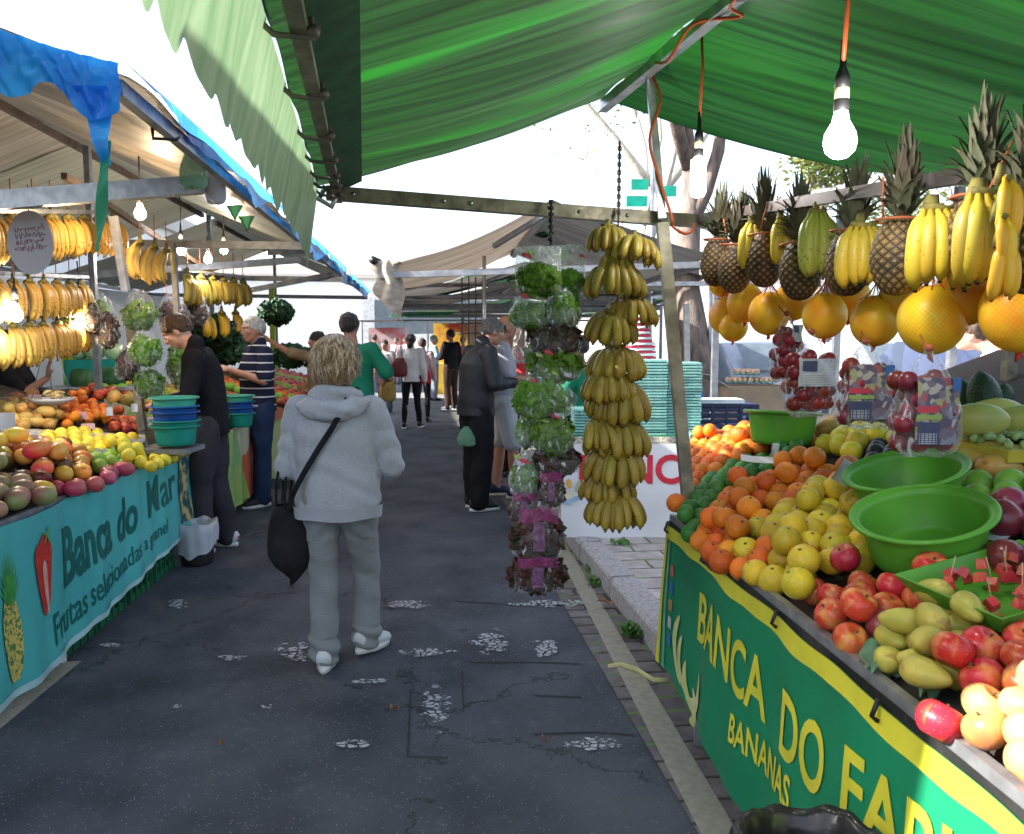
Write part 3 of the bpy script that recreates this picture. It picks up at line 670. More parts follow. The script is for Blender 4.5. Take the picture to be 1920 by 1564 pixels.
m_stemb = mat('fruit_stalk', (.12,.10,.04), (.07,.05,.03), rough=.8)
for m_ in (m_ap, m_ap2, m_pear, m_papa, m_mang, m_le):       # pale lenticels and small scars in the skin
    co, _ = coords(m_); v_ = node(m_, 'ShaderNodeTexVoronoi'); v_.inputs['Scale'].default_value = 190; m_.node_tree.links.new(co, v_.inputs['Vector'])
    dark = m_ in (m_pear, m_papa, m_le)
    overlay(m_, mth(m_, 'MULTIPLY', mth(m_, 'LESS_THAN', v_.outputs['Distance'], .16), .45), (.16,.10,.03) if dark else (.62,.42,.22))
    n_ = node(m_, 'ShaderNodeTexNoise'); n_.inputs['Scale'].default_value = 24; n_.inputs['Detail'].default_value = 5; m_.node_tree.links.new(co, n_.inputs['Vector'])
    overlay(m_, mth(m_, 'MULTIPLY', mth(m_, 'GREATER_THAN', n_.outputs[0], .66), .5), (.20,.12,.04))
def fruit_mesh(name, prof, m, n=18, fn=None, tip=None):
    bb = MB(); bb.lathe(prof, n, fn=fn)
    if tip: bb.lathe([(.001,tip[1]),(tip[0],tip[1]-.001),(tip[0]*.8,tip[1]-.006),(.001,tip[1]-.008)], 8, mi=1)
    return bb.mesh(name, [m, m_stemb])
def sph(r, k=11, ex=1.0, dimple=0.0, shape=None):
    o = []
    for i in range(k+1):
        t = pi*i/k; rr = r*sin(t); z = -r*cos(t)*ex
        if dimple: z -= math.copysign(1, z)*dimple*r*exp(-(rr/(.35*r))**2)
        if shape: rr *= shape(i/k)
        o.append((max(rr, 1e-4), z))
    return o
lump = lambda s: (lambda r, z, a, t: (r*(1+.03*sin(a*3+s)+.02*sin(a*2+t*5+s)), z))
FM = {
 'orange': fruit_mesh('orange', sph(.040, 13, .96, .06), m_or, 20, lump(0), (.005,.0375)),
 'lemon': fruit_mesh('yellow_fruit', sph(.041, 13, .97, .05), m_le, 20, lump(1), (.005,.0385)),
 'lime': fruit_mesh('lime', sph(.029, 11, 1.12), m_lime, 16, lump(2), (.004,.032)),
 'apple': fruit_mesh('apple', sph(.041, 15, .9, .34, lambda t: .93+.12*t), m_ap, 20, lump(3), (.003,.034)),
 'blush': fruit_mesh('apple', sph(.043, 15, .9, .34, lambda t: .93+.12*t), m_ap2, 20, lump(4), (.003,.034)),
 'plum': fruit_mesh('plum', sph(.037, 11, .96, .1), m_plum, 18, lump(2)),
 'black': fruit_mesh('plum', sph(.033, 11, 1.1, .1), m_blk, 16),
 'avocado': fruit_mesh('avocado', sph(.042, 13, 1.35, 0, lambda t: 1-.28*t), m_avo, 18, None, (.005,.0575)),
 'pear': fruit_mesh('pear', sph(.039, 17, 1.34, .05, lambda t: 1-.60*t**1.5*(1 if t < .8 else 1-.3*(t-.8))), m_pear, 20, lump(5), (.004,.049)),
 'papaya': fruit_mesh('papaya', sph(.047, 13, 1.5, 0, lambda t: 1-.15*t), m_papa, 18, lump(1), (.006,.071)),
 'mango': fruit_mesh('mango', sph(.047, 13, 1.28, 0, lambda t: 1-.12*t), m_mang, 16, lambda r,z,a,t: (r*(1+.1*cos(a)), z)),
 'gmango': fruit_mesh('mango', sph(.047, 13, 1.25, 0, lambda t: 1-.12*t), m_mangg, 16, lambda r,z,a,t: (r*(1+.1*cos(a)), z)),
 'pmango': fruit_mesh('mango', sph(.044, 13, 1.25, 0, lambda t: 1-.12*t), m_pink, 16, lambda r,z,a,t: (r*(1+.1*cos(a)), z)),
 'yellow': fruit_mesh('yellow_fruit', sph(.040, 11, 1.05), m_yel, 16, lump(4)),
 'green': fruit_mesh('green_fruit', sph(.042, 11, 1.05), m_grn, 16, lump(4)),
 'orange_small': fruit_mesh('tangerine', sph(.036, 9, .9, .1), m_or, 12),
 'apple_small': fruit_mesh('apple', sph(.040, 9, .92, .2), m_ap, 12),
}
FR = {'orange':.040,'lemon':.041,'lime':.030,'apple':.041,'blush':.043,'plum':.037,'black':.034,'avocado':.046,'pear':.040,'papaya':.052,'mango':.052,'gmango':.052,'pmango':.049,'yellow':.040,'green':.042,'orange_small':.036,'apple_small':.040}
class Pile:
    """fruit laid out on a sloping display; each fruit is its own object"""
    def __init__(s, surf): s.surf = surf; s.pts = []
    def free(s, p, r, k=.86):
        return all((p-q).length > k*(r+q_r) for q, q_r in s.pts if abs(p.x-q.x) < .2 and abs(p.y-q.y) < .2)
    def zone(s, kind, poly, name, label, cat, group, area, bump=0, sc=1.0, lift=None, lying=False, seed=1, layers=1, sub=None, k=.86, sp=.97, maxn=90):
        rr = random.Random(seed); r = FR[kind]*sc; x0, x1, y0, y1 = area; step = 2*r*sp; cx = sum(p[0] for p in poly)/len(poly); cy = sum(p[1] for p in poly)/len(poly); n = 0
        for ly in range(layers):
            y = y0+ly*step*.5; row = ly
            while y < y1:
                x = x0+(row % 2)*step/2
                while x < x1:
                    jx, jy = x+rr.gauss(0, r*.10), y+rr.gauss(0, r*.10); z = s.surf(jx, jy)+r*.7+rr.uniform(-.15,.2)*r
                    p = Vector((jx, jy, z)); q = proj(p)
                    if inpoly(q[0], q[1], poly):
                        if bump:
                            dx = (q[0]-cx)/((max(a[0] for a in poly)-min(a[0] for a in poly))/2); dy = (q[1]-cy)/((max(a[1] for a in poly)-min(a[1] for a in poly))/2)
                            p.z += bump*max(0, 1-dx*dx*.8-dy*dy*.8)
                        p.z += ly*r*1.35
                        if ly and rr.random() < .12: x += step; continue
                        if s.free(p, r, k):
                            kk = kind if not sub or rr.random() > sub[1] else sub[0]
                            s.pts.append((p, r)); rot = (rr.uniform(-.7,.7), rr.uniform(-.7,.7), rr.uniform(0,6.3))
                            if lying: rot = (pi/2+rr.uniform(-.3,.3), rr.uniform(-.3,.3), rr.uniform(0,6.3))
                            o = link(name if kk == kind else FM[kk].name, FM[kk], None, p, rot, sc*rr.uniform(.93,1.06))
                            tag(o, label if kk == kind else label.replace(label.split(' in ')[0], sub[2]), cat if kk == kind else FM[kk].name.replace('_',' '), group if kk == kind else group+' odd ones'); n += 1
                            if n >= maxn: return n
                    x += step
                y += step*.87; row += 1
        return n

# ---------------------------------------------------------------- the right fruit table
def redge(y): return .63+.076*(3.04-y)
def rsurf(x, y): return .855+.38*max(-.02, x-redge(y)-.03)
m_board = mat('display_cloth', (.03,.035,.03), (.05,.03,.025), rough=.8, nscale=9)
m_trim = mat('table_trim', (.50,.52,.50), (.10,.10,.10), rough=.35, metal=.6, nscale=6, stretch=(1,.6,1))
m_blackp = mat('black_plastic_sheet', (.018,.018,.018), (.035,.035,.035), rough=.28, bump=.6, bscale=18)
RT = thing('fruit_table', 'long sloping display table with a steel front rim under the green canopy', 'table', (1.2, 1.9, 0))
def bx0(y): return redge(min(y, 3.06))+.01+max(0, y-3.06)*.30
bb = MB(); bb.grid(lambda u, v: (bx0(.55+3.3*v)+(redge(.55+3.3*v)+1.76-bx0(.55+3.3*v))*u, .55+3.3*v, .84+.38*((bx0(.55+3.3*v)+(redge(.55+3.3*v)+1.76-bx0(.55+3.3*v))*u)-redge(.55+3.3*v))), 6, 40); loc_obj(bb, 'display_board', m_board, RT)
ya, yb = .55, 3.06
bb = MB(); bb.bar((redge(ya)-.005, ya, .865), (redge(yb)-.005, yb, .865), .022, .035); loc_obj(bb, 'front_rim', m_alu, RT, False)
bb = MB(); bb.grid(lambda u, v: (redge(ya+(yb-ya)*v)-.018-.006*sin(v*40)*u, ya+(yb-ya)*v, .86-.05*u-.006*sin(v*23)*u), 3, 80); loc_obj(bb, 'black_skirt', m_blackp, RT)
for (x, y) in ((.72,2.95),(.9,.8),(2.2,2.95),(2.3,.8)):
    bb = MB(); bb.bar((x,y,.005 if x < .8 else .13),(x,y,.84+.38*(x-.7)-.02),.035); loc_obj(bb, 'leg', m_gi, RT, False)
bb = MB(); bb.bar((.95,3.0,.35),(.70,3.0,.36),.04); loc_obj(bb, 'brace', m_gi, RT, False)

# banner on its front
def banner_fn(y0, y1, edge, ztop, hfun, out=.03, nz=1, side=-1):
    """returns S(s, t): s metres along from y0 (far) to y1 (near), t 0 top .. 1 bottom"""
    def S(u, t, o=0.0):
        y = y0+(y1-y0)*u; h = hfun(u)
        wv = (.012*sin(u*19+.7+t*1.2)+.006*sin(u*47+t*2))*(.25+.75*t)+.010*nz3((u*6, t*2, nz))
        return Vector((edge(y)+side*(out+o)+side*wv+side*.02*t, y, ztop-h*t+.004*sin(u*30)))
    return S
m_bg = mat('banner_green', (.012,.22,.10), (.010,.17,.08), rough=.35, nscale=1.6, ndet=5, bump=.12, bscale=9)
m_by = mat('banner_yellow', (.62,.60,.05), (.50,.50,.04), rough=.38, nscale=9)
RB = banner_fn(3.06, .95, redge, .842, lambda u: .545+.09*min(1, u*2.2)+.0*u, .022)
t = thing('fabric_banner', 'green banner with yellow letters BANCA DO FABI along the right fruit table', 'banner', (redge(3.0), 3.0, .3))
bb = MB(); bb.grid(lambda u, v: RB(u, v), 150, 30); loc_obj(bb, 'sheet', m_bg, t)
# far end return edge
bb = MB(); bb.grid(lambda u, v: Vector((redge(3.06)-.022+.05*u, 3.062+.006*sin(u*5), .842-.56*v)), 3, 10); loc_obj(bb, 'hem', m_by, t)
def on_banner(S, u0, du, t0, dt, V, lift=.004): return [S(u0+du*x, t0-dt*y, lift) for x, y in V]
def band(S, u0, u1, ta, tb, m, name, parent, n=150, nv=8, lift=.0028):
    bb = MB(); bb.grid(lambda u, v: S(u0+(u1-u0)*u, ta(u)+(tb(u)-ta(u))*v, lift), n, nv); loc_obj(bb, name, m, parent)
band(RB, 0, 1, lambda u: .0, lambda u: .082+.006*sin(u*26)+.004*sin(u*61), m_by, 'top_stripe', t)
band(RB, .0, .016, lambda u: .0, lambda u: 1, m_by, 'side_stripe', t, 2, 30, .0035)
m_bl = mat('banner_pale_green', (.14,.36,.22), rough=.4); m_bcr = mat('banner_cream', (.70,.66,.42), (.42,.50,.16), nscale=5, rough=.4)
band(RB, .026, .036, lambda u: .1, lambda u: 1, m_bl, 'side_stripe', t, 2, 30, .0035)
LEN = 3.06-.95
def word(S, txt, u0, t_base, size, parent, m, H, name='lettering', L_=LEN, bold=.012, squeeze=1.0, rise=0.0, shear=0.0, gap=None):
    V, F = text_mesh(txt, size, bold*size, shear, .03, squeeze)
    W = [S(u0+x/L_, t_base-y/H-rise*x, .005) for x, y in V]; bb = MB(); bb.add(W, F)
    loc_obj(bb, name, m, parent, False)
    return max(v[0] for v in V)
def fit(txt, d0, d1, base0, base1, cap, bold=.02, m=m_by):
    V, F = text_mesh(txt, 1.0, bold, 0, .14); w_ = max(v[0] for v in V); W = []
    for x, y in V:
        q = x/w_; u = (3.06-(d0+(d1-d0)*q))/LEN; H = .545+.09*min(1, u*2.2); W.append(RB(u, (base0+(base1-base0)*q-y*cap/.72)/H, .0035))
    bb = MB(); bb.add(W, F); loc_obj(bb, 'lettering', m, t, False)
fit('BANCA', 2.66, 2.06, .297, .315, .165)
fit('DO', 1.96, 1.70, .325, .32, .165)
fit('FABI', 1.62, 1.27, .29, .26, .155)
fit('O', 1.22, 1.13, .25, .24, .15)
fit('BANANAS', 2.27, 1.86, .46, .435, .085)
# bananas printed on the banner, and small payment symbols
def crescent(S, u, tt, l, w_, ang, parent, m):
    bb = MB()
    def fn(a, b_):
        th = -1+2*a; px = l*.5*th; py = .28*l*th*th + (b_-.5)*w_*sqrt(max(0,1-th**4))
        x = px*cos(ang)-py*sin(ang); y = px*sin(ang)+py*cos(ang); return S(u+x/LEN, tt-y/.6, .0045)
    bb.grid(fn, 14, 4); loc_obj(bb, 'printed_banana', m, parent)
for u, tt, l, w_, a in ((.085,.74,.26,.05,-1.35),(.12,.80,.22,.045,-1.2),(.155,.9,.2,.045,-1.05),(.22,.86,.2,.05,.9),(.2,.97,.16,.05,1.3)): crescent(RB, u, tt, l, w_, a, t, m_bcr)
for k, c in enumerate(((.5,.1,.1),(.05,.12,.4),(.45,.25,.1),(.5,.55,.6),(.05,.2,.5))):
    mm = mat('sticker_%d' % k, c, rough=.4); a0_ = .24+.12*k
    band(RB, .048, .062, lambda u, a=a0_: a, lambda u, a=a0_: a+.08, mm, 'printed_symbol', t, 3, 3, .0045)
# eyelets
for k in (.02,.26,.5,.74):
    p = RB(k, .03, .008); bb = MB(); bb.tube([p+Vector((0,0,-.01)), p+Vector((-.012,0,.0)), p+Vector((.0,0,.035))], .005, 8); loc_obj(bb, 'tie', m_black, t)

# fruit on the right table
rp = Pile(rsurf); AR = (.6, 2.5, .7, 4.0); ON = 'on the right table'
z = rp.zone
rp.pts += [(P(1735,1030,2.0), .135), (P(1738,1068,1.95), .155), (P(1738,1050,1.95), .16), (P(1705,965,2.25), .12), (P(1700,1078,1.93), .07), (P(1785,1070,1.88), .07), (P(1740,1085,1.90), .07), (P(1464,815,3.35), .12), (P(1895,1110,1.66), .10), (P(1840,1110,1.72), .08)]
def T4(l, c, g): return dict(label=l, cat=c, group=g, area=AR)
z('lime', [(1278,1000),(1285,945),(1345,905),(1420,870),(1470,862),(1532,850),(1530,880),(1440,905),(1370,930),(1330,960),(1312,1000)], 'lime', **T4('dark green lime in the line of limes between the two orange piles','lime','limes on the right table'), sc=1.12, bump=.05, seed=2, layers=2)
z('orange', [(1262,985),(1270,940),(1297,915),(1300,830),(1340,810),(1440,805),(1530,822),(1530,850),(1470,862),(1420,870),(1345,905),(1285,945),(1278,985)], 'orange', **T4('orange in the far orange pile behind the limes','orange','oranges at the far end of the right table'), seed=3, bump=.05, sc=.95, layers=2)
z('orange', [(1300,1010),(1330,965),(1345,925),(1440,895),(1560,880),(1650,905),(1640,935),(1600,950),(1540,960),(1400,980),(1395,1080),(1350,1060)], 'orange', **T4('large orange in the near orange pile in front of the limes','orange','large oranges on the right table'), seed=4, bump=.03, sc=1.0, layers=2, k=.8)
z('lemon', [(1380,1080),(1400,985),(1500,955),(1600,945),(1640,1000),(1650,1060),(1640,1085),(1560,1095),(1500,1150),(1455,1125),(1365,1055)], 'yellow_fruit', **T4('waxy yellow passion fruit in the yellow pile beside the green basins','passion fruit','yellow passion fruit on the right table'), seed=5, bump=.06, sc=.98, layers=2, k=.8, sub=('orange',.10,'orange fallen among the yellow passion fruit'))
z('apple', [(1480,1130),(1560,1085),(1640,1080),(1745,1085),(1765,1110),(1740,1140),(1700,1180),(1660,1190),(1640,1262),(1600,1238),(1540,1190),(1478,1142)], 'apple', **T4('red striped apple in the pile between yellow fruit and pears','apple','red apples on the right table'), seed=6, bump=.04, sc=.97, layers=2, sp=.9, k=.8, sub=('plum',.18,'purple plum lying among the red apples'))
z('pear', [(1640,1248),(1660,1200),(1720,1180),(1730,1130),(1800,1125),(1880,1160),(1900,1180),(1850,1200),(1800,1250),(1765,1330),(1735,1322),(1690,1286)], 'pear', **T4('yellow pear lying on pale green netting in the pear pile','pear','pears on the right table'), seed=7, bump=.04, sc=.92, lying=True, sp=.92, k=.76, layers=2)
z('apple', [(1715,1330),(1790,1280),(1820,1230),(1870,1190),(1960,1170),(2000,1300),(1920,1330),(1850,1335),(1800,1405)], 'apple', **T4('dark red apple in the shaded pile beside the pears','apple','dark red apples near the camera'), seed=8, bump=.05, sc=.98, layers=2, sp=.9, k=.8)
z('blush', [(1788,1396),(1845,1330),(1920,1320),(2050,1330),(2050,1610),(1895,1485)], 'apple', **T4('pink and yellow apple in the sunlit corner of the right table','apple','sunlit apples on the right table'), seed=9, bump=.05, sc=.93, layers=2, sp=.9, k=.8)
# behind the basins
z('black', [(1600,880),(1640,850),(1720,840),(1700,890),(1620,905)], 'plum', **T4('black plum in the dark heap behind the price cards','plum','black plums on the right table'), seed=10, bump=.04)
z('papaya', [(1690,905),(1700,860),(1760,820),(1850,830),(1900,880),(1880,905),(1800,885)], 'papaya', **T4('orange brown papaya in the row before the black box','papaya','papayas on the right table'), seed=11, lying=True, sp=1.0, bump=.03)
z('green', [(1790,960),(1800,900),(1860,890),(1960,890),(1960,950),(1900,960)], 'green_fruit', **T4('round green guava in the row behind the big basin','guava','green guavas on the right table'), seed=12, bump=.03)
z('plum', [(1840,1020),(1850,930),(1960,925),(1960,1060),(1880,1060)], 'pomegranate', **T4('dark red pomegranate in the heap right of the big basin','pomegranate','pomegranates on the right table'), seed=13, sc=1.35, bump=.04)
z('yellow', [(1530,850),(1570,815),(1680,820),(1690,850),(1640,860),(1600,875)], 'yellow_fruit', **T4('yellow guava in the group behind the paper price card','guava','yellow guavas on the right table'), seed=14, bump=.05)
z('avocado', [(1590,830),(1600,795),(1690,795),(1690,830)], 'avocado', **T4('dark avocado in the pair behind the hanging plum bags','avocado','avocados behind the bags'), seed=15)
0 and z('plum', [(1690,1075),(1740,1080),(1810,1100),(1800,1135),(1740,1130)], 'plum', **T4('purple plum in the gap between big basin and watermelon tray','plum','plums by the tray'), seed=16)
z('papaya', [(1520,815),(1540,785),(1600,790),(1590,815)], 'papaya', **T4('papaya in the tipped carton behind the far basin','papaya','papayas in the carton'), seed=17, lying=True)
m_avb = FM['avocado']
for px, py, d, s, lab in ((1845,742,2.75,1.5,'largest glossy green avocado standing on top behind the right bag'),(1808,748,2.85,1.2,'dark avocado left of the largest avocado'),(1878,752,2.9,1.2,'dark avocado right of the largest avocado')):
    tag(link('avocado', m_avb, None, P(px,py,d), (.2,.1,px), s), lab, 'avocado', 'avocados on the top shelf')
for px, py, d, lab in ((1835,788,2.5,'yellow green papaya nearest the front of the top shelf'),(1870,776,2.7,'second pale papaya behind the front one on the top shelf'),(1925,790,2.6,'pale papaya cut by the right picture edge')):
    o = link('papaya', FM['papaya'], None, P(px,py,d), (pi/2,.1,1.2), 1.25); tag(o, lab, 'papaya', 'pale papayas on the top shelf')
    mm = peel('pale_papaya_skin', (.55,.52,.14), (.40,.46,.14)); o.data = o.data if o.data.name.startswith('pale') else FM['papaya'].copy(); o.data.name = 'pale_papaya'; o.data.materials[0] = mm

# top shelf, black box and yellow tray of cut fruit at the right edge
def world_box(name, c, size, m, label, cat, rz=0, parts=None, group=None):
    t = thing(name, label, cat, c, rz, group); return t
m_carton = mat('carton', (.36,.27,.20), (.27,.20,.15), rough=.85, nscale=5, bump=.2)
def crate(c, size, m, label, cat='crate', rz=0, slots=4, group=None, name='plastic_crate', wall=.012):
    t = thing(name, label, cat, c, rz, group); X, Y, Z = size
    bb = MB(); bb.box((0,0,.01),(X,Y,.02)); bb.obj('base', m, t, False)
    for ax, s in ((0,-1),(0,1),(1,-1),(1,1)):
        bb = MB(); L_ = (Y if ax == 0 else X); n = slots
        for zz in [Z*(k+.5)/n for k in range(n)]+[Z-.012]:
            h = .02 if zz < Z-.02 else .03
            if ax == 0: bb.box((s*(X/2-wall/2),0,zz),(wall,L_-.004,h))
            else: bb.box((0,s*(Y/2-wall/2),zz),(L_-wall*2.2,wall,h))
        for k in range(5):
            q = -L_/2+.02+(L_-.04)*k/4
            if ax == 0: bb.box((s*(X/2+.001),q,Z/2),(wall+.004,.02,Z-.002))
            else: bb.box((q if 0<k<4 else q*.93,s*(Y/2+.001),Z/2),(.02,wall+.004,Z-.002))
        bb.obj('side', m, t, False)
    return t
m_bcr2 = mat('black_crate_plastic', (.016,.016,.018), rough=.5); m_grcr = mat('green_crate_plastic', (.015,.13,.06), (.01,.09,.04), rough=.5)
crate(P(2000,925,2.6), (.62,.40,.20), m_bcr2, 'black crate holding up the top shelf at the right picture edge', rz=.2)
t = thing('fruit_tray', 'yellow rimmed tray of pale green grapes on the black crate', 'tray', P(1935,842,2.45), .15)
m_ytr = mat('yellow_tray', (.62,.50,.06), rough=.4)
bb = MB(); bb.box((0,0,.0),(.4,.28,.035)); bb.obj('tray', m_ytr, t, False)
m_gr = mat('green_grape', (.40,.52,.22), (.28,.42,.14), rough=.3, rnd=.6, transl=.15); bb = MB(); rr = random.Random(5)
bb.ball((0,0,0), .013, 10, 7); GM = bb.mesh('grape', m_gr)
for i in range(90): link('grape', GM, t, (rr.uniform(-.17,.17), rr.uniform(-.11,.11), .025+rr.uniform(0,.02)))

# ---------------------------------------------------------------- basins
m_gb = mat('lime_green_plastic', (.11,.37,.035), (.095,.32,.03), rough=.38, nscale=3, transl=.12, spec=.4)
m_gbi = m_gb
def basin(c, r, h, label, rot=(0,0,0), m=None, group='green plastic basins on the right table', name='plastic_basin', handle=False):
    t = thing(name, label, 'basin', c, rot, group); m = m or m_gb
    prof = [(.001,0),(r*.70,0),(r*.76,.006),(r*.79,h*.2),(r*.865,h*.86),(r*.87,h*.93),(r*.885,h*.95),(r*.99,h*.985),(r*1.0,h),(r*.985,h*1.012),(r*.90,h*.99),(r*.865,h*.95),(r*.85,h*.85),(r*.77,h*.2),(r*.73,.016),(.001,.014)]
    bb = MB(); bb.lathe(prof, 64, fn=lambda rr, z, a, q: (rr*(1+(.0035*sin(a*46) if .02 < z < h*.85 and q < .5 else 0)), z)); bb.obj('bowl', m, t)
    bb = MB()
    for i in range(41):
        pass
    bb.tube([Vector((r*.985*cos(2*pi*i/48), r*.985*sin(2*pi*i/48), h*.985)) for i in range(49)], .006, 8, cap=False); bb.obj('rim', m, t)
    return t
basin(P(1464,828,3.35)+Vector((0,0,-.01)), .158, .135, 'lime green basin standing far back on the orange pile', (-.06,.05,0))
basin(P(1738,1068,1.95)+Vector((0,0,.03)), .165, .125, 'largest near green basin tipped toward the camera on the right table', (.16,-.24,0))
basin(P(1706,985,2.25)+Vector((0,0,.05)), .165, .12, 'green basin behind the near one, mostly hidden by its rim', (.10,-.26,0))

# tray of skewered watermelon
t = thing('fruit_tray', 'shallow green tray of red watermelon pieces with toothpicks at the right picture edge', 'tray', P(1895,1120,1.66), (.06,-.12,.35))
bb = MB(); X, Y = .19, .13
V = [(-X*.8,-Y*.8,0),(X*.8,-Y*.8,0),(X*.8,Y*.8,0),(-X*.8,Y*.8,0),(-X,-Y,.05),(X,-Y,.05),(X,Y,.05),(-X,Y,.05),(-X*.97,-Y*.97,.05),(X*.97,-Y*.97,.05),(X*.97,Y*.97,.05),(-X*.97,Y*.97,.05),(-X*.77,-Y*.77,.006),(X*.77,-Y*.77,.006),(X*.77,Y*.77,.006),(-X*.77,Y*.77,.006)]
F = [(3,2,1,0)]+[(a+i, a+(i+1)%4, a+4+(i+1)%4, a+4+i) for a in (0,4,8) for i in range(4)]+[(12,13,14,15)]
bb.add(V, F); bb.obj('tray', m_gb, t, False)
m_wm = mat('watermelon_flesh', (.50,.03,.03), (.42,.07,.05), rough=.3, nscale=30, bump=.3, sss=.2, rnd=.6); m_wood = mat('toothpick_wood', (.62,.45,.25), rough=.7)
rr = random.Random(11); 
for i in range(34):
    bb = MB(); bb.box((0,0,0), (.026,.022,.02), (rr.uniform(-.6,.6), rr.uniform(-.6,.6), rr.uniform(0,3)), taper=.75); o = bb.obj('watermelon_piece', m_wm, t, False, (rr.uniform(-.14,.14), rr.uniform(-.09,.09), .03+rr.uniform(0,.035)))
    if i % 3 == 0:
        a = MB(); d = Vector((rr.uniform(-.3,.3), rr.uniform(-.3,.3), 1)).normalized(); a.rod(d*.0, d*.06, .0011, n=6); a.obj('toothpick', m_wood, o)

# price cards, netting under the pears, bin with black liner
m_card = mat('price_card', (.74,.76,.80), (.66,.68,.72), rough=.45, nscale=5)
def card(p, w_, h, rot, label, m=None, group='paper price cards', marks=None):
    bb = MB(); bb.grid(lambda u, v: ((u-.5)*w_, .012*sin(pi*u), (v)*h), 8, 2)
    return tag(bb.obj('price_card', m or m_card, None, True, p, rot), label, 'price card', group)
card(P(1572,905,2.45), .075, .075, (.3,.45,.5), 'bent white price card standing up between limes and black plums')
card(P(1692,898,2.5), .10, .05, (-.2,-.2,-.3), 'white card lying flat behind the green basins')
card(P(1420,866,3.0), .13, .025, (-.4,.1,.1), 'pale card tucked between the far oranges')
card(P(1850,1020,1.95), .09, .06, (1.1,.3,1.9), 'small white card poking out right of the big basin')
card(P(1452,855,3.15), .03, .05, (0,.1,.1), 'tiny white tag standing among the far oranges')
m_net = mat('green_tissue', (.20,.36,.22), (.12,.25,.14), rough=.6, nscale=30, ndet=3, transl=.4, bump=.6, bscale=40)
for (px,py,d,s,lab) in ((1690,1235,1.62,.09,'crumpled green tissue at the left of the pears'),(1775,1280,1.5,.05,'crumpled green tissue under the front pears'),(1790,1235,1.58,.06,'green tissue poking up between the pears')):
    c = P(px,py,d); bb = MB(); rr = random.Random(int(px)); ph = rr.uniform(0,6)
    bb.grid(lambda u, v: ((u-.5)*2*s, (v-.5)*2*s*.7, .38*(u-.5)*2*s+.02+.02*sin(u*14+ph+v*5)+.014*sin(v*17+ph)), 24, 18)
    tag(bb.obj('tissue_wrap', m_net, loc=(c.x,c.y,rsurf(c.x,c.y)+.01)), lab, 'wrapping', 'green tissue under the pears')
m_bag = mat('black_bin_liner', (.010,.010,.012), (.016,.016,.018), rough=.32, nscale=8, bump=1, bscale=10, coat=.15)
t = thing('litter_bin', 'bin with glossy black liner below the banner at the bottom edge', 'bin', (.54,1.36,0))
bb = MB(); bb.lathe([(.001,.0),(.09,.0),(.12,.60),(.11,.60),(.08,.02),(.001,.02)], 32); bb.obj('bin', m_bcr2, t)
def ln(r, z, a, q): return (r*(1+.035*sin(a*7+q*3)+.02*nz3((cos(a)*5,sin(a)*5,q*5))), z+.010*sin(a*3)+.010*nz3((cos(a)*4,sin(a)*4,2)))
bb = MB(); bb.lathe([(.118,.40),(.132,.54),(.130,.61),(.140,.632),(.130,.652),(.112,.642),(.105,.60),(.09,.45),(.001,.38)], 72, fn=ln); bb.obj('liner', m_bag, t)
# ================================================================ HANGING FRUIT OVER THE RIGHT TABLE
def banana_mesh(name, L_, r, m, bend=1.1, n=7, k=10):
    """hangs from the origin: short stalk, then a curved body bowing outward along +y"""
    bb = MB(); pts = []; rad = []
    for i in range(k+1):
        t = i/k; a = -bend*.5+bend*t           # angle of the arc
        R_ = L_/bend; y = R_*(cos(a)-cos(bend*.5)); z = -R_*(sin(a)+sin(bend*.5))
        pts.append(Vector((0, y, z)))
        rad.append(r*(.32+.68*min(1, max(0, (t-.08)/.16)) if t < .24 else (1 if t < .78 else max(.22, 1-((t-.78)/.22)**2*.8))))
    bb.tube(pts, rad, n, ref=(1,0,0)); bb.tube([pts[-1], pts[-1]+(pts[-1]-pts[-2])*.25], [r*.24, r*.2], 6, mi=1)
    return bb.mesh(name, [m, m_btip])
m_btip = mat('banana_tip', (.03,.022,.015), rough=.8)
def banana_mat(name, c, c2, fleck=.5):
    m = mat(name, c, c2, rough=.42, nscale=9, ndet=4, stretch=(1,1,.35), rnd=.5, bump=.1, bscale=60)
    co, _ = coords(m); n = node(m, 'ShaderNodeTexNoise'); n.inputs['Scale'].default_value = 85; n.inputs['Detail'].default_value = 4; m.node_tree.links.new(co, n.inputs['Vector'])
    overlay(m, mth(m, 'MULTIPLY', mth(m, 'GREATER_THAN', n.outputs[0], .64), fleck), (.08,.04,.015)); return m
m_bay = banana_mat('banana_yellow', (.64,.42,.03), (.50,.38,.05), .5)
m_bao = banana_mat('banana_ripe', (.38,.26,.035), (.25,.19,.035), .9)
m_bag_ = banana_mat('banana_greenish', (.42,.42,.07), (.32,.34,.06), .6)
m_bal = banana_mat('banana_left', (.68,.44,.10), (.52,.31,.07), .75)
m_bst = mat('banana_crown', (.26,.22,.05), (.10,.08,.03), rough=.8, nscale=30)
BM = {'y': banana_mesh('banana', .19, .022, m_bay), 'o': banana_mesh('banana', .160, .0205, m_bao, 1.25), 'g': banana_mesh('banana', .23, .022, m_bag_, .9), 'l': banana_mesh('banana', .22, .020, m_bal, 1.3, 6, 8), 'r': banana_mesh('banana', .15, .017, mat('banana_warm',(.80,.45,.03),(.7,.38,.03),rough=.4,nscale=6,rnd=.4), .8)}
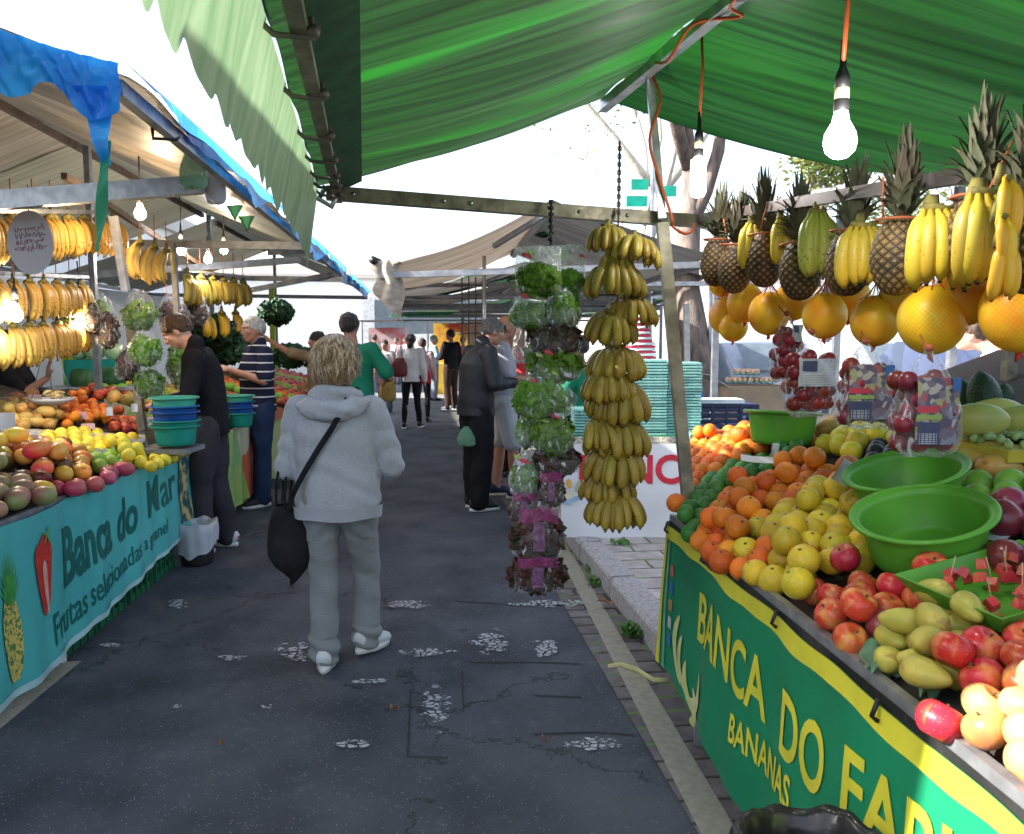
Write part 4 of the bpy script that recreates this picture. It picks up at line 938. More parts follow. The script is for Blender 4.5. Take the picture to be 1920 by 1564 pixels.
def hand(kind, c, n, spread, label, rz=0, group=None, rc=.025, lean=.25, sc=1.0, rows=1, seed=0, cord=None, roll=0, cat='bananas'):
    """n bananas fanned over the angle spread (radians) about the crown"""
    t = thing('banana_bunch', label, cat, c, (roll,0,rz), group, sc); rr = random.Random(seed*31+n)
    bb = MB(); bb.tube([Vector((rc*cos(a), rc*sin(a), .012+.004*sin(3*a))) for a in [pi/2-spread/2+spread*i/8 for i in range(9)]], [.010]*9, 8); bb.tube([(0,0,0),(0,0,.03),(0,.004,.05)], [rc*.55,rc*.4,rc*.3], 8); bb.obj('stem', m_bst, t)
    if cord:
        bb = MB(); bb.rod((0,0,.02), (0,0,cord), .0025, n=6); bb.obj('string', m_string, t)
    for q in range(rows):
        for i in range(n):
            a = -spread/2+spread*(i+.5*(q%2))/max(1, n-1); le = lean*(1+.55*q)+rr.gauss(0,.03)
            o = link('banana', BM[kind], t, (-(rc+.006*q)*sin(a), (rc+.006*q)*cos(a), .010-.008*q), Euler((le, rr.gauss(0,.05), a+rr.gauss(0,.03)), 'XYZ'), rr.uniform(.92,1.06))
    return t
m_string = mat('nylon_string', (.45,.12,.05), rough=.6)
# column of ripe bananas on the cross beam
grp = 'tiers of the banana column on the cross beam'
bx = 1155; tiers = [(1140,428,7,'topmost, half hidden under the beam',.8,3.0,0),(1150,478,7,'second from the top of the banana column, on its left side',.85,3.0,.6),(1188,452,9,'large and leaning right high on the banana column',1.0,3.4,-.6),
   (1150,500,8,'third tier down on the left of the banana column',1.1,3.6,.3),(1180,562,8,'fourth tier down on the right of the banana column',.95,3.4,-.5),(1146,588,9,'fifth tier down on the left, below the leaning bunch',1.0,3.6,.4),
   (1155,656,10,'sixth tier, wide one level with the lettuce bag in the middle',1.05,4.2,0),(1140,700,9,'seventh tier, half covered by the one below',1.0,4.2,.3),(1158,722,11,'eighth tier, fullest ring below the middle of the column',1.2,4.4,-.1),
   (1118,788,7,'ninth tier sticking out furthest left',1.0,3.0,.9),(1160,792,11,'tenth tier, dense ring beside the white banner',1.15,4.4,0),(1155,842,10,'eleventh tier, in front of the red letters',1.1,4.4,.2),
   (1140,888,9,'twelfth tier, short brownish ring',.95,4.6,-.2),(1153,928,12,'lowest ring ending the banana column',1.08,4.8,0)]
for i, (px, py, n, lab, s, sp_, rz) in enumerate(tiers):
    c = P(px, py, 3.12-(.03 if i % 2 else 0)); hand('o', c, n, sp_, lab+(' of ripe bananas' if 'bananas' not in lab and 'banana' not in lab else ''), rz+pi, grp, rc=.034, lean=.36 if i > 1 else .28, sc=s*.86, rows=2, seed=i, roll=(0,0,-.2)[i%3] if i != 2 else .25)
bb = MB(); q0 = P(1162,265,3.36); q1 = P(1150,960,3.14)
bb.rod(q0, q1, .004); 
for k in range(9):
    c = q0.lerp(q1, .02+.022*k); bb.tube([c+Vector((.007*cos(a),0 if k%2 else .007*sin(a),.012*sin(a))) for a in [2*pi*j/8 for j in range(9)]], .0025, 5)
tag(bb.obj('chain', m_drust), 'thin dark chain carrying the banana column from above the cross beam', 'chain')

# ---- pineapples
def pine_mat():
    m = mat('pineapple_rind', (.20,.11,.04), (.07,.045,.025), rough=.6, nscale=14, rnd=.5); L = m.node_tree.links
    co, xyz = coords(m, 'UV'); a = mth(m, 'MULTIPLY', xyz[0], 13); b_ = mth(m, 'MULTIPLY', xyz[1], 8.5)
    def fr(x): return mth(m, 'ABSOLUTE', mth(m, 'SUBTRACT', mth(m, 'FRACT', x), .5))
    d1 = fr(mth(m, 'ADD', a, b_)); d2 = fr(mth(m, 'SUBTRACT', a, b_))
    e = mth(m, 'MAXIMUM', d1, d2)
    overlay(m, mth(m, 'MULTIPLY', mth(m, 'GREATER_THAN', e, .40), .92), (.022,.017,.012))
    overlay(m, mth(m, 'MULTIPLY', mth(m, 'LESS_THAN', mth(m, 'ADD', d1, d2), .22), .6), (.38,.26,.11)); return m
m_pine = pine_mat(); m_crown = mat('pineapple_leaf', (.13,.15,.085), (.08,.065,.04), rough=.6, nscale=8, rnd=.7)
def pine_proto():
    def fn(r, z, a, t):
        u = a/(2*pi)*13; v = t*8.5
        e = max(abs((u+v) % 1-.5), abs((u-v) % 1-.5)); return (r*(1+.075*(1-2*e)), z)
    N_ = 104; K = 51; prof = [(max(.001, .058*(sin(pi*min(1,max(0,i/K)))**.42)*(1-.12*(i/K))), -.088+.176*i/K) for i in range(K+1)]
    bb = MB(); bb.lathe(prof, N_, fn=fn, uv=True); body = bb.mesh('pineapple_body', m_pine)
    crowns = []
    for s in range(3):
        bb = MB(); rr = random.Random(s)
        for ring in range(8):
            nn = 9-ring//2
            for i in range(nn):
                a = 2*pi*(i+.5*ring)/nn+rr.gauss(0,.2); l = (.055+.009*ring)*rr.uniform(.85,1.15); tilt = (.75-.10*ring)*rr.uniform(.6,1.15); z0 = .085+.009*ring
                w_ = .013; V = []; o = Vector((.016*cos(a)*(1-ring*.08), .016*sin(a)*(1-ring*.08), z0)); sd = Vector((-sin(a), cos(a), 0)); curl = rr.uniform(-.3,.9)
                for k in range(6):
                    t = k/5; th = tilt*(1+curl*t*t); p = o+Vector((cos(a)*sin(th), sin(a)*sin(th), cos(th)))*l*t; ww = w_*(1-t**1.6)*(.8 if k == 0 else 1)+.0006
                    up = Vector((cos(a)*cos(th), sin(a)*cos(th), -sin(th)))
                    V += [p-sd*ww, p-up*.003, p+sd*ww]
                F = []
                for k in range(5): F += [(3*k,3*k+1,3*k+4,3*k+3),(3*k+1,3*k+2,3*k+5,3*k+4)]
                bb.add(V, F)
        crowns.append(bb.mesh('pineapple_crown', m_crown))
    return body, crowns
PB, PC = pine_proto()
def pineapple(px, py, d, s, label, rz=0, cr=0, tilt=(0,0)):
    c = P(px, py, d); t = thing('pineapple', label, 'pineapple', c, (tilt[0], tilt[1], rz), 'pineapples tied along the rail over the right table', s)
    link('fruit', PB, t); link('crown', PC[cr], t)
    bb = MB(); bb.tube([Vector((.052*cos(a), .052*sin(a), .072+.003*sin(a))) for a in [2*pi*k/14 for k in range(15)]], .003, 6); bb.rod((0.03,0.02,.075), (.02,.05,.16), .0025, n=6); bb.obj('string', m_string, t)
    return t
PN = [(1345,490,3.15,1.12,'farthest pineapple on the rail, touching the tall pole',0),(1379,502,3.02,1.1,'second pineapple from the tall pole, behind the first yellow bananas',1),(1433,485,2.85,1.15,'third pineapple from the tall pole, between two small banana bunches',2),
      (1500,505,2.62,1.15,'dark fourth pineapple beside the greenish bananas',0),(1592,490,2.35,1.15,'fifth pineapple mostly hidden by a yellow bunch, with spread crown',1),(1685,478,2.02,1.15,'large pineapple with a clearly lit rind, sixth along the rail',2),
      (1835,440,1.80,1.18,'pineapple behind the longest bananas, its tall crown against the green roof',0),(1935,460,1.66,1.15,'pineapple cut by the right picture edge',1)]
for i, (px,py,d,s,lab,cr) in enumerate(PN): pineapple(px, py, d, s, lab, i*1.7, cr, (.05*sin(i*2), .06*cos(i*3)))
rl0 = P(1330,418,3.42); 
bb = MB(); bb.bar(P(1300,412,3.5), P(1990,300,1.62), .03, .035); tag(bb.obj('fruit_rail', m_drust, smooth=False), 'dark rail the pineapples and melons are tied to', 'rail')

# ---- yellow banana bunches on that rail
def rb(kind, px, py, d, n, sp_, label, rz, sc=1.0, lean=.2, rows=1, roll=0, seed=0, rc=.03): hand(kind, P(px,py,d), n, sp_, label, rz, 'banana bunches on the pineapple rail', rc, lean, sc, rows, seed, roll=roll)
rb('y', 1408,425,2.9, 3, .9, 'smallest bright yellow bunch, nearest the tall pole', pi-.3, .85, .15, 1, 0, 1)
rb('y', 1462,416,2.75, 5, 1.3, 'second small yellow bunch, right of the third pineapple', pi+.1, .82, .1, 1, 0, 2)
rb('g', 1530,405,2.5, 6, 1.9, 'greenish bunch with tips drawn together below', pi-.1, .86, .04, 1, 0, 3)
rb('y', 1612,432,2.2, 6, 2.1, 'yellow bunch in front of the fifth pineapple', pi, .92, .14, 1, 0, 4, .035)
rb('y', 1745,405,1.9, 8, 2.2, 'big yellow bunch right of the lit pineapple', pi+.3, .98, .14, 1, 0, 5, .045)
rb('y', 1832,380,1.72, 9, 2.2, 'longest pale yellow bunch with many thin bananas', pi+.35, 1.0, .08, 1, 0, 6, .05)
rb('r', 1875,345,1.62, 2, .5, 'upper pair of short warm yellow bananas', pi, .8, .05, 1, 0, 7)
rb('r', 1868,415,1.60, 2, .5, 'middle pair of short warm yellow bananas with black tips', pi, .75, .05, 1, 0, 8)
rb('r', 1872,465,1.60, 3, .7, 'lower cluster of short warm yellow bananas with black tips', pi, .75, .05, 1, 0, 9)

# ---- netted melons
def melon_mat():
    m = mat('melon_skin', (.95,.60,.03), (.92,.36,.02), rough=.4, nscale=9, rnd=.7, bump=.1, bscale=30)
    co, xyz = coords(m, 'UV'); a = mth(m, 'MULTIPLY', xyz[0], 38); b_ = mth(m, 'MULTIPLY', xyz[1], 20)
    def fr(x): return mth(m, 'ABSOLUTE', mth(m, 'SUBTRACT', mth(m, 'FRACT', x), .5))
    e = mth(m, 'MAXIMUM', fr(mth(m, 'ADD', a, b_)), fr(mth(m, 'SUBTRACT', a, b_)))
    overlay(m, mth(m, 'MULTIPLY', mth(m, 'GREATER_THAN', e, .455), .55), (.60,.14,.02)); return m
m_mel = melon_mat(); m_knot = mat('red_net', (.55,.05,.02), rough=.6)
bb = MB(); bb.ball((0,0,0), (.085,.085,.092), 36, 22, uv=True, fn=lambda r,z,a,t: (r*(1+.012*sin(a*5)), z)); MEL = bb.mesh('melon', m_mel)
def melon(px, py, d, s, label, top=.12, rz=0):
    t = thing('netted_melon', label, 'melon', P(px,py,d), rz, 'netted melons hanging over the right table', s*.87)
    link('melon', MEL, t, rot=(.1,.05,rz))
    bb = MB(); bb.tube([(0,0,-.09),(.002,0,-.098),(-.001,0,-.102)], [.009,.006,.010], 8); bb.tube([(0,0,-.1),(.008,.003,-.112)], [.006,.002], 6); bb.obj('net_knot', m_knot, t)
    bb = MB(); 
    for k in range(10):
        a = 2*pi*k/10; bb.tube([(.05*cos(a),.05*sin(a),.076),(.022*cos(a),.022*sin(a),.10),(.004*cos(a),.004*sin(a),.13)], .0016, 4)
    bb.rod((0,0,.128),(0,.0,.13+top),.004, n=6); bb.obj('net', m_knot, t)
    return t
for i, a in enumerate([(1362,592,3.35,.98,'farthest netted melon, low behind the tall pole'),(1357,528,3.4,.85,'upper small melon beside the first pineapple'),(1398,568,3.2,.98,'second melon in the row, slightly higher than its neighbours'),
        (1442,588,2.95,1.0,'third melon with torn plastic stuck to its face'),(1486,565,2.95,.9,'orange melon hidden behind the fourth pineapple'),(1546,592,2.55,.92,'greenish yellow melon under the greenish bananas'),
        (1592,560,2.62,.9,'melon behind, between the greenish one and its right neighbour'),(1640,602,2.32,.92,'orange yellow melon with a strip of tape at its left'),(1690,562,2.3,.85,'melon shaded behind the lit pineapple'),
        (1747,600,2.0,1.08,'biggest and brightest yellow melon in full view'),(1812,552,1.98,.96,'reddish orange melon behind the biggest one'),(1915,585,1.82,1.15,'melon cut by the right picture edge'),(1375,612,3.3,.8,'low orange melon behind the tape strip')]): melon(*a, rz=i*1.3)

# ---- plastic bags of plums on the same rail
def film_mat(name, base, edge, glint, col=(.80,.83,.88)):
    m = mat(name, col, tuple(c*.85 for c in col), rough=.10, alpha=.5, nscale=8, bump=1.0, bscale=26, spec=1, coat=.6); L = m.node_tree.links
    lw = node(m, 'ShaderNodeLayerWeight'); lw.inputs[0].default_value = .35
    co, _ = coords(m); mp = node(m, 'ShaderNodeMapping'); mp.inputs['Scale'].default_value = (1,1,.35); L.new(co, mp.inputs[0])
    n = node(m, 'ShaderNodeTexNoise'); n.inputs['Scale'].default_value = 38; n.inputs['Detail'].default_value = 5; n.inputs['Distortion'].default_value = 1.2; L.new(mp.outputs[0], n.inputs['Vector'])
    s = node(m, 'ShaderNodeMapRange'); s.inputs[1].default_value = .57; s.inputs[2].default_value = .66; L.new(n.outputs[0], s.inputs[0])  # whitish streaks imitate highlights on the crinkled film
    f = mth(m, 'MINIMUM', mth(m, 'ADD', mth(m, 'ADD', mth(m, 'MULTIPLY', mth(m, 'POWER', lw.outputs['Facing'], 2.2), edge), base), mth(m, 'MULTIPLY', s.outputs[0], glint)), .92)
    for x in m.node_tree.nodes:
        if x.type == 'MIX_SHADER': L.new(f, x.inputs[0])
    return m
m_film = film_mat('clear_film', .06, .55, .5); m_filmw = film_mat('milky_film', .16, .7, .75); m_filmt = film_mat('printed_film', .42, .4, .5, (.70,.72,.80))
m_bagp = peel('bagged_plum_skin', (.24,.02,.025), (.13,.015,.02), rnd=.9, rough=.35)
bb = MB(); bb.lathe(sph(.024, 8, 1.0), 14); BP = bb.mesh('plum', m_bagp)
def label_mat(name, cols, sc=9, sc_k=8):
    m = mat(name, cols[0], cols[0], rough=.4); L = m.node_tree.links; co, _ = coords(m)
    v = node(m, 'ShaderNodeTexVoronoi'); v.inputs['Scale'].default_value = sc*sc_k; L.new(co, v.inputs['Vector']); r = node(m, 'ShaderNodeValToRGB'); r.color_ramp.interpolation = 'CONSTANT'
    s = node(m, 'ShaderNodeSeparateColor'); L.new(v.outputs['Color'], s.inputs[0]); L.new(s.outputs[0], r.inputs[0])
    e = r.color_ramp.elements; e[0].color = rgb(cols[0]); e[1].position = .3; e[1].color = rgb(cols[1])
    for k, c in enumerate(cols[2:]):
        x = e.new(.5+.5*k/max(1,len(cols)-2)); x.color = rgb(c)
    b, _ = basecol(m); L.new(r.outputs[0], b.inputs['Base Color']); return m
m_lab1 = label_mat('bag_label_fruit', [(.10,.08,.13),(.16,.13,.17),(.30,.31,.14),(.33,.08,.09),(.38,.35,.30),(.20,.22,.26)])
m_lab2 = label_mat('bag_label_grey', [(.42,.45,.50),(.40,.43,.48),(.42,.45,.5),(.36,.40,.46)])
m_ink = mat('label_ink', (.06,.07,.14), rough=.5); m_rink = mat('label_red', (.55,.05,.08), rough=.5); m_gink = mat('label_green', (.30,.42,.12), rough=.5)
def film(w_, h, dpt, seed=0, top=.25, bot=.9, amp=.08):
    """a hanging bag: narrow gathered neck at the top, full below; origin at the neck"""
    bb = MB(); n = 40; prof = []
    K = 22
    for i in range(K+1):
        t = i/K
        if t < .06: r = top*(1-t*4)
        else: r = top+(1-top)*min(1, ((t-.06)/.55))**.7
        if t > .86: r *= sqrt(max(.02, 1-((t-.86)/.14)**2*(1-bot*.6)))
        prof.append((max(.01, r), -h*t))
    prof.append((.001, -h*1.005))
    def fn(r, z, a, t): 
        k = 1+amp*nz3((cos(a)*2+seed, sin(a)*2, z*22))+.05*sin(a*9+seed+t*3)*(1-t); return (r*k, z+.006*sin(a*5+seed)*t)
    S = Matrix.Diagonal(Vector((w_/2, dpt/2, 1)))
    bb.lathe(prof, n, M=S, fn=fn); return bb
def plum_bag(px, py, d, w_, h, label, seed, lab, rz=0):
    c = P(px, py, d); t = thing('fruit_bag', label, 'bag of fruit', c, rz, 'clear bags of red plums hanging under the melons')
    film(w_, h, .09, seed, .16).obj('bag', m_film, t)
    bb = MB(); bb.rod((0,0,-.01),(0,.04,.03),.002, n=6); bb.ball((0,0,0),(.012,.012,.01),8,6); bb.obj('tie', m_string, t)
    rr = random.Random(seed); pts = []
    for k in range(400):
        q = Vector((rr.uniform(-.5,.5)*(w_-.045), rr.uniform(-.03,.03), -h+.025+rr.random()**1.5*h*.62))
        if all((q-o).length > .034 for o in pts): pts.append(q)
        if len(pts) > 26: break
    for q in pts: link('plum', BP, t, q, (0,0,q.x*40))
    ml, lw, lh, lz = lab; bb = MB()
    bb.grid(lambda u, v: ((u-.5)*lw, -.048-.006*sin(pi*u)+.003*sin(u*11+v*7), lz+(v-.5)*lh), 10, 8); lo = bb.obj('label', ml, t)
    def mk(x0,x1,z0,z1,m): 
        b2 = MB(); b2.grid(lambda u, v: ((x0+(x1-x0)*u)*lw, -.052-.006*sin(pi*(x0+.5+(x1-x0)*u)), lz+(z0+(z1-z0)*v)*lh), 6, 2); b2.obj('print', m, lo)
    if ml is m_lab2:
        mk(-.42,-.05,.05,.42,m_ink)
        for k in range(5): mk(-.42,.3,-.08-.08*k,-.05-.08*k,m_frm)
    else:
        mk(-.5,-.05,-.02,.08,m_rink); mk(-.5,.05,-.12,-.05,m_gink); mk(-.48,0,-.5,-.16,m_ink); mk(.28,.5,.3,.5,mat('label_blue',(.05,.15,.4)))
        for k in range(6): mk(-.44,-.05,-.34-.028*k,-.33-.028*k,m_frm)
    return t
plum_bag(1476,588,2.85,.125,.235,'rear bag of red plums half hidden at the left of the row',3,(m_lab2,.05,.06,-.07),.5)
plum_bag(1522,622,2.5,.17,.26,'bag of red plums with a grey paper label on its front',5,(m_lab2,.12,.085,-.125),.1)
plum_bag(1624,640,2.25,.16,.24,'bag of plums with a busy picture label filling its front',8,(m_lab1,.12,.15,-.14),-.05)
plum_bag(1742,652,1.88,.17,.25,'nearest and largest bag of plums, dark picture label, beside the big basin',11,(m_lab1,.10,.155,-.145),.05)

# ================================================================ LETTUCE BAG COLUMN
m_let = mat('lettuce_leaf', (.20,.40,.05), (.10,.26,.03), rough=.5, nscale=18, transl=.4, rnd=.5, bump=.3, bscale=60)
m_red = mat('red_lettuce_leaf', (.10,.03,.03), (.05,.04,.02), rough=.5, nscale=14, transl=.2, rnd=.4)
def leaf_ball(c, r, n, m, seed, t, name='leaves', tone=None):
    bb = MB(); rr = random.Random(seed)
    for i in range(n):
        d = Vector((rr.gauss(0,1), rr.gauss(0,1), rr.gauss(0,1))).normalized(); k = rr.uniform(.45,1)
        p = Vector((d.x*r[0]*k, d.y*r[1]*k, d.z*r[2]*k))+Vector(c)
        s = rr.uniform(.016,.032)*(r[0]/.09)**.5; u = d.cross(Vector((rr.gauss(0,1),rr.gauss(0,1),rr.gauss(0,1)))).normalized(); w_ = d.cross(u); ph = rr.uniform(0,6)
        bb.grid(lambda a, b_: p+u*(a-.5)*2*s+w_*(b_-.5)*2*s*(1-.3*a)+d*(.35*s*sin(a*9+ph)+.35*s*sin(b_*11+ph)+.5*s*(1-4*(a-.5)**2)), 4, 4, uv=False)
    return bb.obj(name, m, t)
def veg_bag(px0, px1, py0, py1, d, leafz, kinds, label, seed, rz=0, square=False, m_f=None, lab=True, grp='bagged lettuces in the hanging column'):
    """bag filling the given part of the column; kinds: list of (material, fraction x0, x1, z0, z1)"""
    a = P(px0, py0, d); b_ = P(px1, py1, d); w_ = b_.x-a.x; h = a.z-b_.z; c = Vector(((a.x+b_.x)/2, d, a.z))
    t = thing('lettuce_bag', label, 'bag of lettuce', c, rz, grp)
    if square:
        bb = MB()
        def fn(u, v):
            x = (u-.5)*w_; e = (1-(2*u-1)**4)*(1-(1-v)**6 if v < 1 else 1); bulge = .055*sqrt(max(0,e))*(.25+.75*v)*(1 if v < .93 else sqrt(max(0,(1-v)/.07)))
            return x, -h*v, bulge
        def f1(u, v): x, z, b2 = fn(u, v); return Vector((x, -b2+.008*nz3((u*5,v*5,seed)), z))
        def f2(u, v): x, z, b2 = fn(u, v); return Vector((x, b2+.008*nz3((u*5,v*5,seed+9)), z))
        bb.grid(f1, 22, 22); bb.grid(f2, 22, 22)
    else: bb = film(w_, h, .15, seed, .30, .9, .16)
    bb.obj('bag', m_f or m_filmw, t)
    if square:
        b2 = MB(); b2.grid(lambda u, v: ((u-.5)*w_*.98, -.012-.03*sin(pi*u)*v-.006*nz3((u*8,v*5,seed)), -h*(.02+.36*v+.04*sin(u*9))), 18, 10); b2.obj('printed_top', m_filmt, t)
    for k, (m, x0, x1, z0, z1) in enumerate(kinds):
        leaf_ball(((x0+x1)/2*w_-w_/2, 0, -(z0+z1)/2*h), ((x1-x0)/2*w_, .06, (z1-z0)/2*h), int(230*(x1-x0)+60), m, seed*7+k, t)
    if lab:
        rr = random.Random(seed)
        for k in range(3):
            x = rr.uniform(-.35,.35)*w_; z = -rr.uniform(.08,.26)*h; b2 = MB(); s = rr.uniform(.008,.015); yy = -.062
            b2.grid(lambda u, v: (x+(u-.5)*2.4*s+.3*s*sin(v*5), yy-.002*sin(u*6), z+(v-.5)*1.3*s+.3*s*sin(u*4+k)), 4, 4); b2.obj('print', (m_rink, m_gink, mat('print_lilac',(.5,.45,.6)), mat('print_blue',(.15,.25,.45)))[k], t)
    return t
gl = m_let; rl = m_red
veg_bag(966,1052,462,552,3.05,0,[(gl,.05,.95,.42,.98)],'square topped bag of green lettuce at the top left of the column',1,square=True,m_f=m_filmw)
veg_bag(1030,1098,460,552,3.16,0,[(gl,.1,.9,.55,.98)],'top right bag with printed band over a little lettuce',2,.1,square=True,m_f=m_filmw)
veg_bag(955,1040,545,612,3.08,0,[(gl,.1,.98,.45,1)],'second tier bag of lettuce, white sheen at its left',3)
veg_bag(1020,1088,540,612,3.05,0,[(gl,.05,.95,.2,1)],'second tier bag at the right with a bright green base',4,.3,lab=False)
veg_bag(985,1090,600,662,3.06,0,[(rl,.1,.95,.15,1)],'bag of dark red lettuce above the middle of the column',5,lab=False,m_f=m_film)
veg_bag(960,1010,600,678,3.14,0,[(gl,.5,.9,.6,1)],'crumpled white bag sticking out left of the dark red lettuce',6)
veg_bag(990,1088,655,712,3.05,0,[(gl,.05,.98,.1,1)],'pale green lettuce bag under the dark red one',7,m_f=m_film)
veg_bag(966,1078,690,780,3.0,0,[(gl,.0,.85,.3,1)],'brightest full lettuce bag with leaves pressed to the front',8,lab=True,m_f=m_film)
veg_bag(965,1010,770,836,3.1,0,[(gl,.1,.9,.2,1)],'narrow bag of lettuce on the left below the brightest one',9)
veg_bag(995,1075,765,848,3.02,0,[(gl,.05,.95,.2,1)],'round lettuce bag just above the dark lettuces on the right',10,m_f=m_film)
veg_bag(1000,1088,830,885,3.06,0,[(rl,.05,.95,.15,1)],'dark red bag reaching toward the banana column',11,m_f=m_film,lab=False)
veg_bag(955,1012,845,925,3.04,0,[(gl,.1,.9,.3,.95)],'left hand lettuce bag above the pink labelled ones',12)
m_pk = mat('pink_print', (.36,.05,.20), (.16,.03,.10), rough=.25, nscale=40, ndet=5, alpha=.6)
def pinkbag(*a, **k):
    t = veg_bag(*a, lab=False, m_f=m_film, **k); w_ = abs(P(a[1],a[3],a[4]).x-P(a[0],a[2],a[4]).x); h = P(a[0],a[2],a[4]).z-P(a[1],a[3],a[4]).z
    b2 = MB(); b2.grid(lambda u, v: ((u-.5)*w_*.75, -.08-.008*sin(pi*u)+.004*sin(u*15), -h*(.06+.24*v+.03*sin(u*8))), 12, 4); b2.obj('printed_band', m_pk, t)
    b2 = MB(); b2.grid(lambda u, v: ((u-.5)*w_*.22, -.083, -h*(.3+.5*v)), 6, 6); b2.obj('printed_band', mat('lilac_print',(.36,.16,.34),(.16,.06,.18),rough=.3,alpha=.5,nscale=40), t); return t
pinkbag(1005,1058,875,945,3.05,0,[(rl,.05,.95,.3,1)],'small bag of red lettuce with pink print, right of the column',13)
pinkbag(955,1010,912,975,3.08,0,[(rl,.05,.95,.4,1)],'pink labelled bag on the left near the bottom of the column',14)
pinkbag(962,1056,938,1045,3.0,0,[(rl,.0,1,.25,1)],'wide red lettuce bag with a magenta band, second from the bottom',15)
pinkbag(958,1056,1030,1105,3.0,0,[(rl,.0,1,.2,1)],'lowest bag of dark red lettuce in the column',16)
bb = MB(); q0 = P(1033,375,3.26); q1 = P(1030,1040,3.10); bb.rod(q0, q1, .005)
for k in range(8):
    c = q0.lerp(q1, .005+.018*k); bb.box(c, (.018,.018,.012), (0,0,k))
tag(bb.obj('chain', m_black), 'black cord and links holding the lettuce bags from the beam', 'cord')
bb = MB(); bb.tube([P(1018,440,3.2)+Vector((.03*cos(a),.03*sin(a),.004*sin(3*a))) for a in [k*.6 for k in range(14)]], .006, 6); tag(bb.obj('string_coil', m_gt2), 'green twine coil tied just above the top lettuce bags', 'twine')

# ================================================================ WHITE BANNER STALL AND EGG TRAYS BEHIND
wt = thing('egg_table', 'table behind the white banner, carrying the stacks of egg trays', 'table', P(1250,820,6.0))
zt = .86; tb = lambda x, y, z=0.: Vector((x, y, z))
x0 = P(1052,835,5.75).x; x1 = x0+2.6
bb = MB(); bb.box(((x0+x1)/2, 6.25, zt-.02), (x1-x0, 1.0, .04)); loc_obj(bb, 'tabletop', m_grcr, wt, False)
for x in (x0+.1, x1-.1):
    for y in (5.82, 6.7): bb = MB(); bb.bar((x,y,.13),(x,y,zt-.03),.04); loc_obj(bb, 'leg', m_gi, wt, False)
m_lace = mat('lace_cloth', (.55,.52,.44), (.25,.22,.18), rough=.8, nscale=60, ndet=2)
bb = MB(); bb.grid(lambda u, v: (x0+(x1-x0)*u, 5.738-.004*sin(u*90), zt+.005-.06*v-.006*abs(sin(u*120))*v), 200, 2); loc_obj(bb, 'lace_edge', m_lace, wt)
m_wb = mat('white_banner_cloth', (.68,.70,.74), (.60,.62,.67), rough=.5, nscale=2, bump=.1, bscale=10)
wbz = P(1100,1008,5.72).z
def WB(u, v, o=0.): return Vector((x0+(x1-x0)*u, 5.72-o+.010*sin(u*30+v)*v+.02*nz3((u*5,v*2,4)), zt-.045-(zt-.045-wbz)*v))
t = thing('fabric_banner', 'white banner with red letters BANCA hung below the egg trays', 'banner', (x0+.5,5.7,.2))
bb = MB(); bb.grid(lambda u, v: WB(u, v), 90, 20); loc_obj(bb, 'sheet', m_wb, t)
m_rl = mat('red_letters', (.62,.03,.06), rough=.45); V, F = text_mesh('BANCA', .285, .008, 0, .04, 1.0); u0 = (P(1083,900,5.7).x-x0); W_ = x1-x0; H_ = zt-.045-wbz
tb_ = (P(1200,906,5.7).z); wmax = max(v[0] for v in V); ww = P(1330,900,5.7).x-P(1083,900,5.7).x
bb = MB(); bb.add([WB((u0+x/wmax*ww)/W_, (zt-.045-tb_-y)/H_, .005) for x, y in V], F); loc_obj(bb, 'lettering', m_rl, t, False)
def spot(cx, cy, rx, ry, m, name, rot=0, z=.006):
    bb = MB(); c = P(cx, cy, 5.7); V = []
    for k in range(20):
        a = 2*pi*k/20; x = rx*cos(a); y = ry*sin(a); V.append(WB((c.x-x0+x*cos(rot)-y*sin(rot))/W_, (zt-.045-c.z-(x*sin(rot)+y*cos(rot)))/H_, z))
    bb.add(V, [tuple(range(20))]); loc_obj(bb, name, m, t, False)
m_corn = mat('printed_corn', (.72,.45,.08), (.6,.3,.05), nscale=60); m_husk = mat('printed_husk', (.45,.55,.40)); m_pblue = mat('printed_blue', (.30,.48,.66))
spot(1068,933,.035,.05,mat('printed_pale',(.72,.70,.5)),'printed_corn',0,.005); spot(1067,908,.02,.035,m_corn,'printed_corn',.1,.008); spot(1074,938,.075,.016,m_pblue,'printed_husk',.35,.007); spot(1060,942,.05,.012,m_pblue,'printed_husk',-.4,.009); spot(1084,912,.012,.05,m_husk,'printed_husk',-.3,.007)

m_tray = mat('egg_tray_teal', (.24,.50,.46), (.16,.38,.35), rough=.8, rnd=.3, nscale=14)
def tray_mesh():
    bb = MB()
    bb.grid(lambda u, v: ((u-.5)*.30, (v-.5)*.30, .010+.011*sin(u*6*2*pi)*sin(v*6*2*pi)), 48, 24, uv=False)
    bb.box((0,-.150,.008),(.30,.003,.014)); bb.box((.150,0,.008),(.003,.296,.014)); bb.box((-.150,0,.008),(.003,.296,.014))
    return bb.mesh('egg_tray', m_tray, False)
TM = tray_mesh(); rr = random.Random(4)
for si, (px, n, dy, lab) in enumerate(((1205,26,0,'left stack of teal egg trays behind the banana column'),(1268,25,.02,'right stack of teal egg trays crossed by the tall pole'),(1110,9,.02,'low stack of teal egg trays between lettuce and banana columns'))):
    c = P(px, 800, 6.0+dy)
    for k in range(n):
        o = link('egg_tray', TM, None, (c.x+rr.gauss(0,.003), c.y+rr.gauss(0,.004), zt+.002+k*.0215), (0,0,rr.gauss(0,.015)))
        tag(o, 'teal egg tray in the '+lab.replace(' of teal egg trays',''), 'egg tray', 'egg trays: '+lab.split(' of ')[0])
m_rw = mat('red_white_carton', (.72,.70,.72), (.72,.70,.72), rough=.5); co, xyz = coords(m_rw); overlay(m_rw, mth(m_rw, 'LESS_THAN', xyz[2], .0), (.60,.03,.07))
